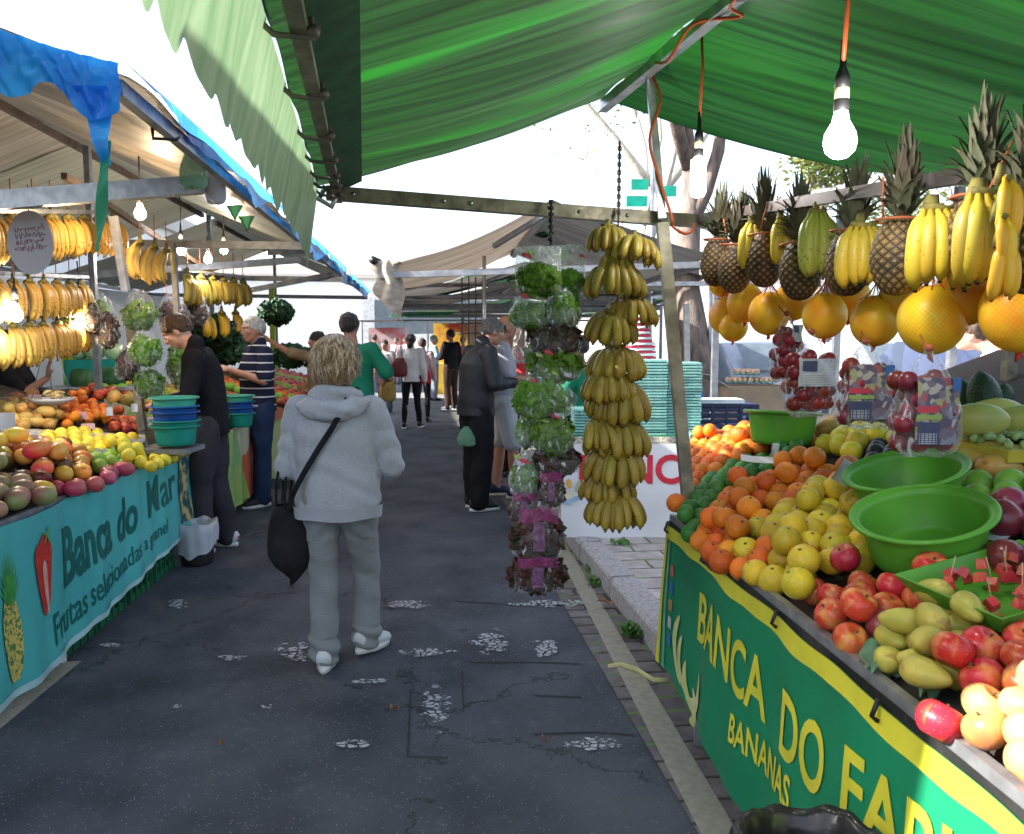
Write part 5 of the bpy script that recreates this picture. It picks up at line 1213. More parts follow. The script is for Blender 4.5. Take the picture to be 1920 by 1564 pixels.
c = P(1208,690,6.05)
bb = MB(); bb.box((0,0,-.011),(.20,.12,.016), taper=.96); bb.box((0,0,.012),(.21,.13,.022), taper=.82); RW = bb.mesh('egg_carton', m_rw)
for k in range(8):
    o = link('egg_carton', RW, None, (c.x-.02-.004*k+.0, c.y, zt+.002+26*.0215+.02+k*.041), (0,0,.1*sin(k)), (1-.07*k if k > 2 else 1, 1, 1)); tag(o, 'red and white carton in the leaning stack on top of the teal trays', 'egg carton', 'red and white cartons')
# clutter on and behind the egg table
o = link('egg_tray', TM, None, P(1318,812,5.95)+Vector((0,0,.0)), (0,0,.2), 1.25); o.location.z = zt+.004; tag(o, 'single teal tray lying flat right of the tall pole', 'egg tray')
m_navy = mat('navy_crate_plastic', (.03,.04,.10), rough=.5)
c = P(1352,800,6.3); ct = crate((c.x+.0, 6.35, zt+.001), (.5,.35,.20), m_navy, 'navy slatted crate right of the tall pole behind the oranges', 'crate', .05)
m_pap = mat('white_paper', (.72,.75,.82), rough=.6)
bb = MB(); bb.box((0,0,0),(.34,.22,.03)); tag(bb.obj('paper_block', m_pap, None, False, (c.x-.02,6.3,zt+.225)), 'white paper block on the navy crate', 'paper')
t = thing('cardboard_box', 'open brown cardboard box with raised flaps behind the navy crate', 'box', (P(1405,800,7.2).x, 7.2, .82), .1)
bb = MB()
for c_, s_ in (((0,-.16,.17),(.5,.006,.34)),((0,.16,.17),(.5,.006,.34)),((-.25,0,.17),(.006,.32,.34)),((.25,0,.17),(.006,.32,.34)),((0,0,.004),(.5,.32,.006))): bb.box(c_, s_)
bb.obj('box', m_carton, t, False)
bb = MB(); bb.box((-.34,0,.38),(.22,.3,.006),(0,.55,0)); bb.obj('flap', mat('carton_inside',(.50,.48,.46),rough=.9), t, False); bb = MB(); bb.box((.34,0,.36),(.22,.3,.006),(0,-.4,0)); bb.obj('flap', MATS['carton_inside'], t, False)
st = thing('rear_table', 'table far behind carrying the cardboard box and egg packs', 'table', (1.9,7.3,.13))
bb = MB(); bb.box((2.2,7.4,.80),(2.6,.9,.04)); loc_obj(bb, 'tabletop', m_gi, st, False)
for x in (1.0,3.4):
    for y in (7.0,7.8): bb = MB(); bb.bar((x,y,.13),(x,y,.78),.04); loc_obj(bb, 'leg', m_gi, st, False)
m_egg = mat('egg_shell', (.62,.42,.30), rough=.5, rnd=.5)
for k, (px, py) in enumerate(((1385,698),(1425,700),(1400,684))):
    c = P(px, py, 7.15); t = thing('egg_pack', ('left lower pack of eggs on the cardboard box','right lower pack of eggs on the cardboard box','upper pack of eggs on the cardboard box')[k], 'egg pack', (c.x,c.y,1.175+(.075 if k == 2 else 0)), 0, 'packs of eggs on the cardboard box')
    bb = MB(); bb.grid(lambda u, v: ((u-.5)*.22, (v-.5)*.16, .012+.012*sin(u*4*2*pi)*sin(v*3*2*pi)), 24, 16); bb.obj('tray', m_tray, t)
    for i in range(5):
        for j in range(3):
            a = MB(); a.ball((-.088+.044*i, -.05+.05*j, .035), (.019,.019,.024), 8, 6); a.obj('egg', m_egg, t)
m_blue = mat('blue_canister', (.05,.16,.45), rough=.4)
bb = MB(); bb.lathe([(.001,0),(.09,0),(.1,.1),(.1,.26),(.09,.28),(.001,.28)], 20); tag(bb.obj('canister', m_blue, None, True, (P(1300,680,7.0).x,7.0,.82)), 'blue canister just right of the tall pole', 'canister')
bb = MB(); bb.bar(P(1287,570,7.6), (P(1295,700,7.6).x,7.6,.13), .05); tag(bb.obj('stall_pole', m_alu, smooth=False), 'pale pole immediately right of the tall pole, farther back', 'pole')
# ================================================================ LEFT STALL
def ledge(y): return -2.14-.09*(y-3.35)
def lsurf(x, y): return .80+.30*max(-.02, ledge(y)-.03-x)
LT = thing('fruit_table', 'long fruit table on the left behind the turquoise banner', 'table', (-2.8, 4.4, 0))
bb = MB(); bb.grid(lambda u, v: (ledge(2.6+3.45*v)-.01-1.5*u, 2.6+3.45*v, .785+.30*1.49*u), 6, 12); loc_obj(bb, 'display_board', m_board, LT)
bb = MB(); bb.bar((ledge(2.6), 2.6, .79), (ledge(6.03), 6.03, .79), .02, .03); loc_obj(bb, 'front_rim', m_gi, LT, False)
m_wleg = mat('white_metal_leg', (.6,.6,.62), rough=.5)
for x, y in ((-2.18,3.75),(-2.26,3.72),(-2.48,5.35),(-3.5,3.0),(-3.7,5.9)):
    bb = MB(); bb.bar((x,y,.002),(x,y,.74),.028); loc_obj(bb, 'leg', m_wleg, LT, False)
m_teal = mat('banner_turquoise', (.075,.42,.41), (.06,.36,.37), rough=.32, nscale=1.5, ndet=5, bump=.15, bscale=7)
m_dt = mat('banner_dark_teal', (.008,.13,.115), rough=.4); m_tl = mat('banner_pale_hem', (.40,.62,.64), rough=.4)
Y0, Y1 = 2.55, 5.78
def LH(d): return .73+(.58-.73)*min(1, max(0, (d-3.35)/2.0))
def LB(d, drop, o=0.):
    d = Y1 if d > Y1 else d
    t = drop/LH(d); wv = (.012*sin(d*11+t)+.007*sin(d*26+t*2))*(.3+.7*t)+.015*nz3((d*2.2, t*2, 8))
    return Vector((ledge(d)+.028+o+wv+.03*t, d, .795-.012*abs(sin(d*4))-drop))
LBT = thing('fabric_banner', 'turquoise banner lettered Banca do Mar with strawberry and pineapple pictures', 'banner', (ledge(4), 4, .05))
bb = MB(); bb.grid(lambda u, v: LB(Y0+(Y1-Y0)*u, v*LH(Y0+(Y1-Y0)*u)), 200, 26); loc_obj(bb, 'sheet', m_teal, LBT)
bb = MB(); bb.grid(lambda u, v: LB(Y0+(Y1-Y0)*u, LH(Y0+(Y1-Y0)*u)*(.955+.045*v), .004), 200, 2); loc_obj(bb, 'hem', m_tl, LBT)
def fitL(txt, d0, d1, base0, base1, cap0, cap1, bold=.02, shear=.0, m=None):
    V, F = text_mesh(txt, 1.0, bold, shear, .14); w_ = max(v[0] for v in V)
    W = [LB(d0+(d1-d0)*(x/w_), base0+(base1-base0)*(x/w_)-y*(cap0+(cap1-cap0)*(x/w_))/.72, .0035) for x, y in V]
    bb = MB(); bb.add(W, F); loc_obj(bb, 'lettering', m or m_dt, LBT, False)
fitL('Banca do', 3.70, 4.62, .40, .33, .28, .22, .028, .1)
fitL('Mar', 4.80, 5.34, .32, .27, .23, .22, .014, .1)
fitL('Frutas selecionadas', 3.56, 4.66, .63, .505, .15, .10, .01, .05)
fitL('a granel', 4.72, 5.12, .50, .46, .09, .085, .01, .05)
m_sb = mat('printed_strawberry', (.62,.05,.03), (.45,.02,.02), nscale=120, ndet=1, rough=.4); m_sbi = mat('printed_strawberry_inside', (.72,.42,.36), (.66,.25,.2), nscale=20, rough=.4)
m_pg = mat('printed_leaf', (.03,.26,.08), (.10,.40,.06), nscale=25, rough=.4); m_pp = mat('printed_pineapple', (.60,.48,.12), (.10,.20,.06), nscale=55, ndet=2, ramp=(.45,.5), rough=.4)
def printL(fn, m, name, lift, nu=10, nv=12):
    bb = MB(); bb.grid(lambda u, v: LB(*fn(u, v), lift), nu, nv); loc_obj(bb, name, m, LBT)
def egg(cd_, cz, rd, rz_, sh=0, top=.7, bot=.15):
    def fn(u, v):
        w_ = rd*(top+(bot-top)*v**1.6)*min(1, sqrt(max(.02, 1-(1-min(1,v*4))**2)))*1.4*(1 if v < .93 else (1-v)/.07+.05)
        return cd_+(u-.5)*2*w_+sh*v, cz+(v-.5)*2*rz_
    return fn
printL(egg(3.54,.27,.065,.17,.0), m_sb, 'printed_strawberry', .005)
printL(egg(3.48,.30,.05,.17,.03), m_sb, 'printed_strawberry', .007)
printL(egg(3.52,.34,.022,.13,.015), m_sbi, 'printed_strawberry', .009)
for a in range(5): printL(lambda u, v, a=a: (3.57+.05*v*cos(a*1.25)+.015*(u-.5), .11-.05*v*sin(a*1.25)*.8), m_pg, 'printed_leaf', .010, 2, 4)
printL(lambda u, v: (3.24+(u-.5)*2*.075*sin(pi*min(.96,.1+v*.86))**.5, .30+.36*v), m_pp, 'printed_pineapple', .006)
for a in range(11):
    an = -1.1+.22*a; l = .12+.12*cos(an)
    printL(lambda u, v, an=an, l=l: (3.24+(.01*(an)+l*v*sin(an)*.45)+(u-.5)*.032*(1-v), .33-l*v*cos(an)-.0), m_pg, 'printed_leaf', .007+.0006*a, 2, 5)
m_fig = mat('printed_figure', (.42,.36,.16), (.03,.08,.09), nscale=14, ndet=5, ramp=(.48,.55), rough=.4)
printL(lambda u, v: (5.42+.2*u+.03*sin(v*9), .04+.46*v), m_fig, 'printed_figure', .006)

lp = Pile(lsurf); LA = (-3.9, -2.1, 2.8, 6.0)
def zl(kind, poly, name, label, cat, group, **k): lp.zone(kind, poly, name, label, cat, group, LA, **k)
zl('gmango', [(-60,990),(-60,890),(20,900),(60,905),(85,940),(110,945),(70,985),(20,1000)], 'mango', 'green and purple mango in the nearest heap on the left table', 'mango', 'green mangoes on the left table', seed=21, bump=.03, layers=2, lying=True)
zl('mango', [(-40,900),(-40,850),(40,830),(120,840),(165,870),(180,895),(140,905),(80,935),(55,905),(20,900)], 'mango', 'red and orange mango in the tall heap on the left table', 'mango', 'red mangoes on the left table', seed=22, bump=.08, layers=2, lying=True)
zl('pmango', [(75,950),(100,915),(160,900),(235,875),(240,892),(160,935),(95,965)], 'mango', 'pink mango in the front row along the turquoise banner', 'mango', 'pink mangoes on the left table', seed=23, lying=True)
zl('yellow', [(60,840),(90,815),(180,812),(215,830),(190,850),(150,870),(110,850)], 'yellow_fruit', 'yellow fruit in the back row of the left table before the shelf', 'fruit', 'yellow fruit on the left table', seed=24, bump=.03)
zl('green', [(140,870),(180,850),(215,840),(235,850),(235,880),(190,890)], 'green_fruit', 'yellow green fruit nested in white foam on the left table', 'fruit', 'green fruit on the left table', seed=25, bump=.02)
zl('yellow', [(195,848),(240,838),(265,850),(270,872),(225,888),(210,870)], 'yellow_fruit', 'bright yellow fruit in the small heap by the pale pole', 'fruit', 'bright yellow fruit by the pole', seed=26, bump=.04, layers=2)
zl('yellow', [(268,868),(300,850),(345,835),(355,845),(300,870),(270,882)], 'yellow_fruit', 'yellow fruit at the far corner of the left table', 'fruit', 'yellow fruit at the far corner', seed=27, sc=.85)
zl('orange_small', [(110,800),(120,760),(170,745),(205,760),(205,795),(160,800)], 'tangerine', 'small orange tangerine in the heap behind the white shelf', 'tangerine', 'tangerines on the left table', seed=28, bump=.06, layers=2, maxn=120)
zl('apple_small', [(205,805),(205,782),(268,782),(268,805)], 'apple', 'red apple in the row behind the white shelf end', 'apple', 'red apples on the left table', seed=29, layers=2)
zl('orange_small', [(205,780),(205,745),(268,748),(268,780)], 'tangerine', 'tangerine between the red apples and the pale pole', 'tangerine', 'tangerines by the pole', seed=30, bump=.03)
zl('papaya', [(-60,800),(-60,755),(60,752),(108,765),(112,798)], 'papaya', 'brownish papaya in the heap under the hanging pan', 'papaya', 'papayas on the left table', seed=31, sc=.8, lying=True, layers=2)
zl('apple_small', [(272,800),(275,760),(345,770),(345,800)], 'apple', 'red apple behind the teal basins', 'apple', 'apples behind the basins', seed=32, bump=.03)
# foam nets, shelf, packs, price cards
m_foam = mat('white_foam_net', (.72,.74,.74), (.5,.55,.5), rough=.7, nscale=60, ndet=2, bump=1, bscale=60, transl=.3)
rr = random.Random(9)
for i, (px, py) in enumerate(((165,858),(182,866),(198,872),(208,880),(190,884),(222,868))):
    c = lsurf_p = G(px, py, 1.0); d = 4.55+.1*i; c = P(px, py, d); z = lsurf(c.x, c.y)
    bb = MB(); ph = i*1.3; bb.grid(lambda u, v: ((.05+.012*sin(u*2*pi*9+ph))*cos(u*2*pi), (.05+.012*sin(u*2*pi*9+ph))*sin(u*2*pi), -.01+.05*v+.008*sin(u*40)), 48, 5)
    tag(bb.obj('foam_net', m_foam, None, True, (c.x, c.y, z+.03)), ('white foam net at the upper left of the foam group','second white foam net from the left','white foam net in the middle of the group','lowest white foam net by the banner','foam net nearest the turquoise hem','foam net touching the bright yellow heap')[i], 'foam net', 'foam nets around the green fruit')
m_cf = mat('clear_tray_film', (.62,.60,.52), (.42,.38,.32), rough=.2, nscale=12, bump=.5, bscale=30)
t = thing('display_shelf', 'low pale shelf crossing the left table behind the yellow fruit', 'shelf', (-2.9,5.0,.9))
a0 = P(-40,806,4.75); a1_ = P(272,822,5.15)
bb = MB(); bb.bar(a0, a1_, .16, .03); loc_obj(bb, 'board', m_cf, t, False); bb = MB(); bb.bar(a0+Vector((.03,-.1,-.02)), a1_+Vector((.03,-.1,-.02)), .015, .05); loc_obj(bb, 'lip', m_wleg, t, False)
for q in (a0.lerp(a1_,.2), a1_): bb = MB(); bb.bar(q+Vector((0,0,-.02)), (q.x,q.y,lsurf(q.x,q.y)-.02), .02); loc_obj(bb, 'foot', m_wleg, t, False)
m_pinkp = mat('pink_pack', (.55,.16,.20), (.62,.35,.34), rough=.25, nscale=8); m_meat = mat('brown_packed_fruit', (.36,.16,.13), (.20,.09,.07), rough=.3, nscale=30, bump=.6, bscale=40)
bb = MB(); bb.tube([P(185,838,4.95), P(262,840,5.1)], .035, 14); tag(bb.obj('wrapped_pack', m_pinkp), 'long pink wrapped pack under the end of the shelf', 'package')
rr = random.Random(8)
for k in range(9):
    c = P(5+k*17-(k//5)*60, 790-(k//5)*14, 5.3+(k//5)*.3); tt = thing('fruit_pack', 'brownish cling film pack in the spread of packs behind the shelf', 'package', (c.x, c.y, lsurf(c.x,c.y)+.02), k*.3, 'brown packs on the left table')
    bb = MB(); bb.box((0,0,0),(.17,.12,.02)); bb.obj('tray', m_wleg, tt, False); bb = MB(); bb.grid(lambda u, v: ((u-.5)*.15,(v-.5)*.10,.012+.03*sin(pi*u)*sin(pi*v)+.008*sin(u*30)*sin(v*20)), 20, 14); bb.obj('fruit', m_meat, tt)
m_pcard = mat('pink_price_card', (.70,.50,.55), (.62,.42,.5), rough=.5, nscale=6)
for px, py, d, w_, h, lab in ((8,790,4.6,.11,.10,'white price card standing at the left picture edge'),(52,828,4.3,.10,.07,'pale pink price card behind the mango heap'),(26,830,4.25,.12,.06,'long white card lying on the mangoes'),(66,752,5.4,.08,.09,'pink card below the hanging pan'),
                         (148,780,5.3,.09,.05,'lilac price card in front of the tangerines'),(165,800,5.1,.08,.04,'small pink card at the shelf'),(205,772,5.4,.04,.06,'white card between tangerines and apples'),(252,765,5.5,.04,.06,'white card by the pale pole'),(287,790,5.4,.07,.06,'pink card behind the basins'),(335,745,6.4,.09,.09,'pale pink card near the young man'),(275,852,5.3,.05,.06,'white card at the table corner')):
    c = P(px, py, d); card(Vector((c.x,c.y,c.z-h*.5)), w_, h, (.15,0,.5), lab, m_pcard if 'pink' in lab or 'lilac' in lab else m_card, 'price cards on the left table')

# hanging pan with pale roots
pc = P(98,752,5.35); t = thing('scale_pan', 'white hanging pan heaped with pale yellow roots', 'pan', pc)
bb = MB(); bb.lathe([(.001,-.03),(.08,-.025),(.125,0),(.14,.02),(.137,.021),(.12,.003),(.001,-.02)], 32); bb.obj('pan', m_wleg, t)
for a in range(3): bb = MB(); bb.rod((.135*cos(a*2.1),.135*sin(a*2.1),.02),(.02*cos(a*2.1),.02*sin(a*2.1),.42),.003,n=6); bb.obj('chain', m_gi, t)
m_root = mat('pale_root', (.66,.50,.20), (.58,.42,.18), nscale=20, rnd=.4)
for k in range(14):
    a = rr.uniform(0,6); bb = MB(); bb.tube([(0,0,0),(.03,.0,.01),(.06,0,0)], [.008,.012,.005], 8); bb.obj('root', m_root, t, True, (.07*cos(a)*rr.random(), .07*sin(a)*rr.random(), .03+.02*rr.random()), (rr.uniform(-.4,.4), rr.uniform(-.6,.6), rr.uniform(0,6)))

# stacks of basins
m_tb = mat('teal_plastic', (.015,.30,.24), (.012,.25,.20), rough=.35, transl=.15); m_tb2 = mat('light_teal_plastic', (.08,.50,.38), rough=.3, transl=.3); m_bb = mat('blue_plastic', (.01,.10,.40), rough=.35, transl=.15)
c = P(330,834,5.1)
for k, (m, lab) in enumerate(((m_tb,'lowest dark teal basin of the stack at the corner of the left table'),(m_tb,'second dark teal basin of the corner stack'),(m_bb,'lower blue basin in the corner stack'),(m_bb,'upper blue basin in the corner stack'),(m_tb2,'light teal basin on top of the corner stack'))):
    basin(c+Vector((0,0,.035*k+(.02 if k > 1 else 0)+(.02 if k == 4 else 0))), .15+.004*(k == 1), .125, lab, (0,0,k), m, 'stacked basins at the corner of the left table')
bb = MB(); bb.box((c.x-.05, c.y+.02, c.z-.03), (.34,.3,.03)); bb.bar((c.x-.15,c.y+.32,0),(c.x-.15,c.y+.1,c.z-.04),.04); tag(bb.obj('stand', m_gi, smooth=False), 'small stand under the stacked teal basins', 'stand')
c = P(448,800,6.9)
for k, (m, lab) in enumerate(((m_tb,'teal basin lowest in the stack between the two men'),(m_bb,'blue basin in the middle of the stack between the two men'),(m_bb,'second blue basin between the two men'),(m_tb2,'light basin above the blue ones between the men'))):
    basin(c+Vector((0,0,.05*k)), .14, .12, lab, (0,0,k), m, 'stacked basins between the two men')

# bin with white liner
t = thing('litter_bin', 'black bin with white liner folded over its rim at the banner end', 'bin', G(352,1056)+Vector((.07,0,0)))
bb = MB(); bb.lathe([(.001,0),(.10,0),(.105,.02),(.13,.28),(.126,.28),(.10,.03),(.001,.03)], 32); bb.obj('bin', m_bcr2, t)
m_lin = mat('white_liner', (.62,.66,.72), (.55,.58,.64), rough=.35, transl=.3, bump=.5, bscale=14)
def lf(r, z, a, q):
    if q > .55: z -= .10*max(0, cos(a+1.57))*(q-.55)/.45+.012*sin(a*7)
    return (r*(1+.025*sin(a*11)), z)
bb = MB(); bb.lathe([(.001,.12),(.08,.14),(.115,.25),(.128,.295),(.142,.30),(.148,.27),(.146,.22),(.142,.17)], 60, fn=lf); bb.obj('liner', m_lin, t)
# crates under the table
for k, (y, n) in enumerate(((3.95,1),(4.35,1),(4.78,1),(5.2,1),(4.4,1))):
    x = ledge(y)-(.16 if k < 4 else .6); crate((x, y, .002), (.30,.38,.26), m_grcr, ('nearest dark green crate under the turquoise banner','second dark green crate under the banner','third green crate under the banner','farthest green crate under the banner, by the bin','green crate hidden in the second row under the table')[k], 'crate', .09, 4, 'green crates under the left table')
bb = MB(); 
for q in range(8): bb.ball((rr.uniform(-.1,.1), rr.uniform(-.1,.1), rr.uniform(.03,.12)), (.04,.04,.035), 8, 6)
t = thing('produce_sack', 'red net sack of produce on the ground beside the bin', 'sack', G(285,1050)+Vector((-.12,0,0)))
me = remesh(bb, 'sack', mat('red_sack', (.40,.05,.06), (.5,.2,.2), nscale=18), .012, 3); link('sack', me, t)

# ---------------------------------------------------------------- rows of bananas
def brow(a, b_, n, per, label, group, kind='l', sc=1.2, seed=0, cord=.18, face=-1.9, names=None):
    rr = random.Random(seed); dirv = (b_-a).normalized()
    for k in range(n):
        c = a.lerp(b_, (k+.1*rr.random())/max(1,n-1)); 
        t = thing('banana_bunch', label % (['nearest','second','third','fourth','fifth','sixth','seventh','eighth','farthest'][k] if k < n-1 else 'farthest'), 'bananas', c, 0, group, sc*rr.uniform(.95,1.05))
        bb = MB(); bb.tube([-dirv*.055, Vector((0,0,.01)), dirv*.055], [.012,.016,.012], 8); bb.rod((0,0,.01),(.0,0,.05),.012,.008); bb.obj('stem', m_bst, t)
        bb = MB(); bb.rod((0,0,.04),(0,0,cord),.003,n=6); bb.obj('string', m_string, t)
        for j in range(per):
            o = link('banana', BM[kind], t, dirv*(-.062+.124*j/(per-1))+Vector((0,0,-.004*(j%2))), Euler((.12+rr.gauss(0,.04), rr.gauss(0,.05), face+rr.gauss(0,.12)), 'XYZ'), rr.uniform(.9,1.05))
brow(P(-20,405,4.4), P(208,412,5.9), 8, 6, '%s bunch in the top row of bananas on the left', 'top row of bananas on the left', seed=1, sc=1.2)
brow(P(-10,528,4.6), P(150,532,6.0), 7, 6, '%s bunch in the middle row of bananas on the left', 'middle row of bananas on the left', seed=2, sc=1.1)
brow(P(-10,616,4.7), P(150,604,6.0), 7, 6, '%s bunch in the low row of bananas above the vendor', 'low row of bananas on the left', seed=3, sc=1.15)
brow(P(262,455,5.6), P(312,470,6.3), 3, 5, '%s bunch in the trio of speckled bananas under the warm bulb', 'speckled bananas under the warm bulb', seed=4, sc=1.25, face=1.9)
brow(P(350,520,7.4), P(455,530,9.4), 6, 5, '%s dark brown bunch behind the young man', 'brown bananas behind the young man', 'o', 1.7, 5, face=-2)
brow(P(312,578,6.8), P(330,582,7.4), 2, 4, '%s yellow bunch beside the hanging vegetable bags', 'yellow bananas beside the vegetable bags', 'y', 1.1, 6)
brow(P(385,590,8.2), P(440,588,9.2), 3, 4, '%s orange yellow bunch between the two men', 'bananas between the two men', 'r', 1.7, 7)
for a, c, lab in ((P(-60,395,4.2), P(225,398,6.05),'rail carrying the top row of bananas'),(P(-60,510,4.4), P(165,520,6.1),'rail carrying the middle row of bananas'),(P(-60,596,4.5), P(160,592,6.1),'rail carrying the low row of bananas'),(P(330,505,7.2),P(470,520,9.6),'rail carrying the brown bananas behind the young man')):
    bb = MB(); bb.bar(a, c, .02, .025); tag(bb.obj('banana_rail', m_gi, smooth=False), lab, 'rail')
# oval sign
t = thing('oval_sign', 'white oval price sign with pink handwriting among the top bananas', 'sign', P(57,455,4.25), (0,.0,.1))
m_ov = mat('oval_card', (.66,.64,.68), (.60,.57,.62), rough=.5, nscale=4)
bb = MB(); V = [(.115*cos(2*pi*k/40), 0, .165*sin(2*pi*k/40)) for k in range(40)]+[(.115*cos(2*pi*k/40), .004, .165*sin(2*pi*k/40)) for k in range(40)]
bb.add(V, [tuple(range(40)), tuple(range(79,39,-1))]+[(k,(k+1)%40,40+(k+1)%40,40+k) for k in range(40)]); bb.obj('card', m_ov, t, False)
m_pk2 = mat('pink_marker', (.55,.18,.28), rough=.6)
for k in range(4):
    z0 = .07-.032*k; rr = random.Random(k); bb = MB(); bb.tube([(-.075+.15*j/26+.004*rr.gauss(0,1), -.004, z0+.013*sin(j*1.9+k)+.004*rr.gauss(0,1)+.02*(j/26-.5)) for j in range(27)], .0016, 5); bb.obj('handwriting', m_pk2, t)
bb = MB(); bb.rod((0,0,.16),(0,.0,.30),.002,n=5); bb.obj('string', m_string, t)

# bulbs over the left stalls
for px, py, d, r, warm, lab in ((263,402,5.2,.036,True,'warm round bulb just above the beam on the left'),(420,470,8.0,.036,True,'small warm bulb under the second left canopy'),(340,470,6.6,.036,False,'white bulb left of the small warm bulb'),(390,487,7.6,.036,False,'farther white bulb beside the small warm bulb'),
                         (30,592,4.6,.036,False,'bright bulb between the rows of bananas at the left edge'),(150,606,5.9,.036,True,'bright bulb at the end of the low banana row')):
    b0 = P(px,py,d); bulb_thing(b0+Vector((0,0,.45)), b0, r, lab, m_black, warm, energy=6, group='lit bulbs under the left canopies')
m_pg2 = mat('green_plastic_bag', (.20,.42,.28), (.30,.52,.40), rough=.25, transl=.6, nscale=5, alpha=.75)
t = thing('plastic_bag', 'green translucent plastic bag hung from the blue eave', 'plastic bag', P(360,280,3.9)); film(.13,.18,.08,3,.4).obj('bag', m_pg2, t)
t = thing('plastic_bag', 'white plastic bag hung from the blue eave right of the green one', 'plastic bag', P(402,315,4.3)); film(.11,.18,.08,5,.6).obj('bag', m_lin, t)
m_fl = mat('flag_green', (.04,.26,.14), rough=.5, transl=.3)
for px, py, lab in ((440,385,'larger green pennant hanging inside the eave'),(462,405,'smaller green pennant hanging inside the eave')):
    c = P(px,py,5.6); bb = MB(); bb.grid(lambda u, v: ((u-.5)*.12*(1-v), .01*sin(u*6), -.11*v), 6, 6); tag(bb.obj('pennant', m_fl, None, True, c), lab, 'pennant')

# hanging vegetables by the pale pole
for i, (x0_,x1_,y0_,y1_,d,k,lab) in enumerate([(150,182,560,612,6.0,(rl,.1,.9,.3,1),'bag of red onions at the end of the banana rows'),(185,215,570,640,6.1,(rl,.05,.95,.3,1),'dark red lettuce bag left of the pale pole'),(180,200,560,610,6.3,(gl,.1,.9,.2,1),'slim bag of green leaves behind the onions'),(232,290,555,606,5.5,(gl,.1,.9,.35,1),'wide green lettuce bag at the top of the pale pole'),
        (245,295,630,672,5.4,(gl,.1,.95,.2,1),'pale cabbage bag right of the pale pole'),(225,250,655,700,5.6,(rl,.1,.9,.2,1),'dark bag tucked behind the pale pole'),(258,300,695,735,5.5,(gl,.05,.95,.2,1),'green leaf bag standing low right of the pale pole'),(300,345,560,600,6.8,(rl,.1,.9,.3,1),'dark bag behind the pole further back'),
        (345,385,555,600,7.6,(rl,.1,.9,.4,1),'pinkish bag above the young man'),(318,345,640,720,6.8,(gl,.1,.9,.1,1),'tall bag of greens beside the young man')]):
    veg_bag(x0_-9,x1_+9,y0_-12,y1_+10,d,0,[k],lab,40+i,lab=False,m_f=m_film,grp='bagged vegetables hanging on the left')
m_kale = mat('dark_kale', (.03,.10,.04), (.015,.055,.02), rough=.5, nscale=20, rnd=.4)
for px, py, d, r, lab in ((517,585,10.5,(.22,.2,.16),'dark green bunch of leaves hanging beside the lime pole'),(545,668,10.0,(.28,.2,.14),'heap of dark green leaves on the far left table'),(395,625,9.0,(.3,.2,.2),'dark green leaves hanging behind the striped man'),(430,650,9.2,(.25,.2,.2),'blue green broccoli heap behind the striped man')):
    leaf_ball(P(px,py,d), r, 260, m_kale, int(px), None, 'leaf_bunch'); o = list(COL.objects)[-1]; tag(o, lab, 'greens')
# back of the stall: lime panel, cabbages, melon, boxes
m_limep = mat('lime_panel', (.33,.62,.02), rough=.5); m_yelp = mat('yellow_panel', (.75,.72,.08), rough=.5)
bb = MB(); bb.bar((P(145,640,9).x,9,0), (P(145,640,9).x,9,2.15), .34, .05); tag(bb.obj('panel', m_limep, smooth=False), 'upright lime green panel behind the left stall', 'panel')
bb = MB(); bb.bar((P(169,640,8.9).x,8.9,0), (P(169,640,8.9).x,8.9,1.95), .07, .05); tag(bb.obj('panel', m_yelp, smooth=False), 'narrow bright yellow board beside the lime panel', 'panel')
bb = MB(); bb.bar((P(512,640,12).x,12,0), (P(512,640,12).x,12,2.4), .07); tag(bb.obj('stall_pole', mat('lime_pole',(.42,.48,.04),rough=.5), smooth=False), 'lime green pole right of the striped man', 'pole')
m_cloth = mat('teal_cloth', (.02,.36,.30), (.015,.28,.24), rough=.7, nscale=5)
c0 = P(192,690,7.6); t = thing('cabbage_stand', 'low stand draped in teal cloth carrying pale cabbages', 'stand', (c0.x, 7.6, 0))
bb = MB(); bb.box((0,0,.05+.5*(c0.z+.02)),(.40,.34,c0.z+.02)); bb.obj('frame', m_gi, t, False)
bb = MB(); bb.grid(lambda u, v: ((.25+.012*sin(u*60)*v)*(cos(2*pi*u)/max(abs(cos(2*pi*u)),abs(sin(2*pi*u)))), (.21+.012*sin(u*60)*v)*(sin(2*pi*u)/max(abs(cos(2*pi*u)),abs(sin(2*pi*u)))), c0.z+.08-.35*v), 96, 6); bb.box((0,0,c0.z+.078),(.48,.40,.006)); bb.obj('cloth', m_cloth, t)
m_cab = mat('cabbage', (.45,.60,.36), (.34,.52,.28), rough=.5, nscale=5, bump=.4, bscale=12, rnd=.4)
bb = MB(); bb.ball((0,0,0), (.085,.085,.078), 18, 12, fn=lambda r,z,a,t: (r*(1+.03*sin(a*5+z*9)), z)); CB = bb.mesh('cabbage', m_cab)
for k, (x, y, z, lab) in enumerate(((-.16,-.1,0,'left front cabbage on the teal cloth'),(.0,-.12,0,'middle front cabbage on the teal cloth'),(.16,-.1,0,'right front cabbage on the teal cloth'),(-.09,.02,.12,'left upper cabbage on the teal stand'),(.08,.02,.12,'right upper cabbage on the teal stand'),(-.2,.08,.03,'cabbage at the back left of the teal stand'))):
    tag(link('cabbage', CB, None, (c0.x+x, 7.6+y, c0.z+.155+z), (k,k*.4,0)), lab, 'cabbage', 'cabbages on the teal stand')
t = thing('watermelon_half', 'cut watermelon half showing red flesh behind the hanging pan', 'watermelon', P(158,712,6.8), (-.9,.2,.2))
m_rind = mat('watermelon_rind', (.02,.08,.03), (.05,.15,.05), nscale=6, stretch=(5,1,1), rough=.35); m_wr = mat('rind_white', (.6,.66,.45), rough=.5)
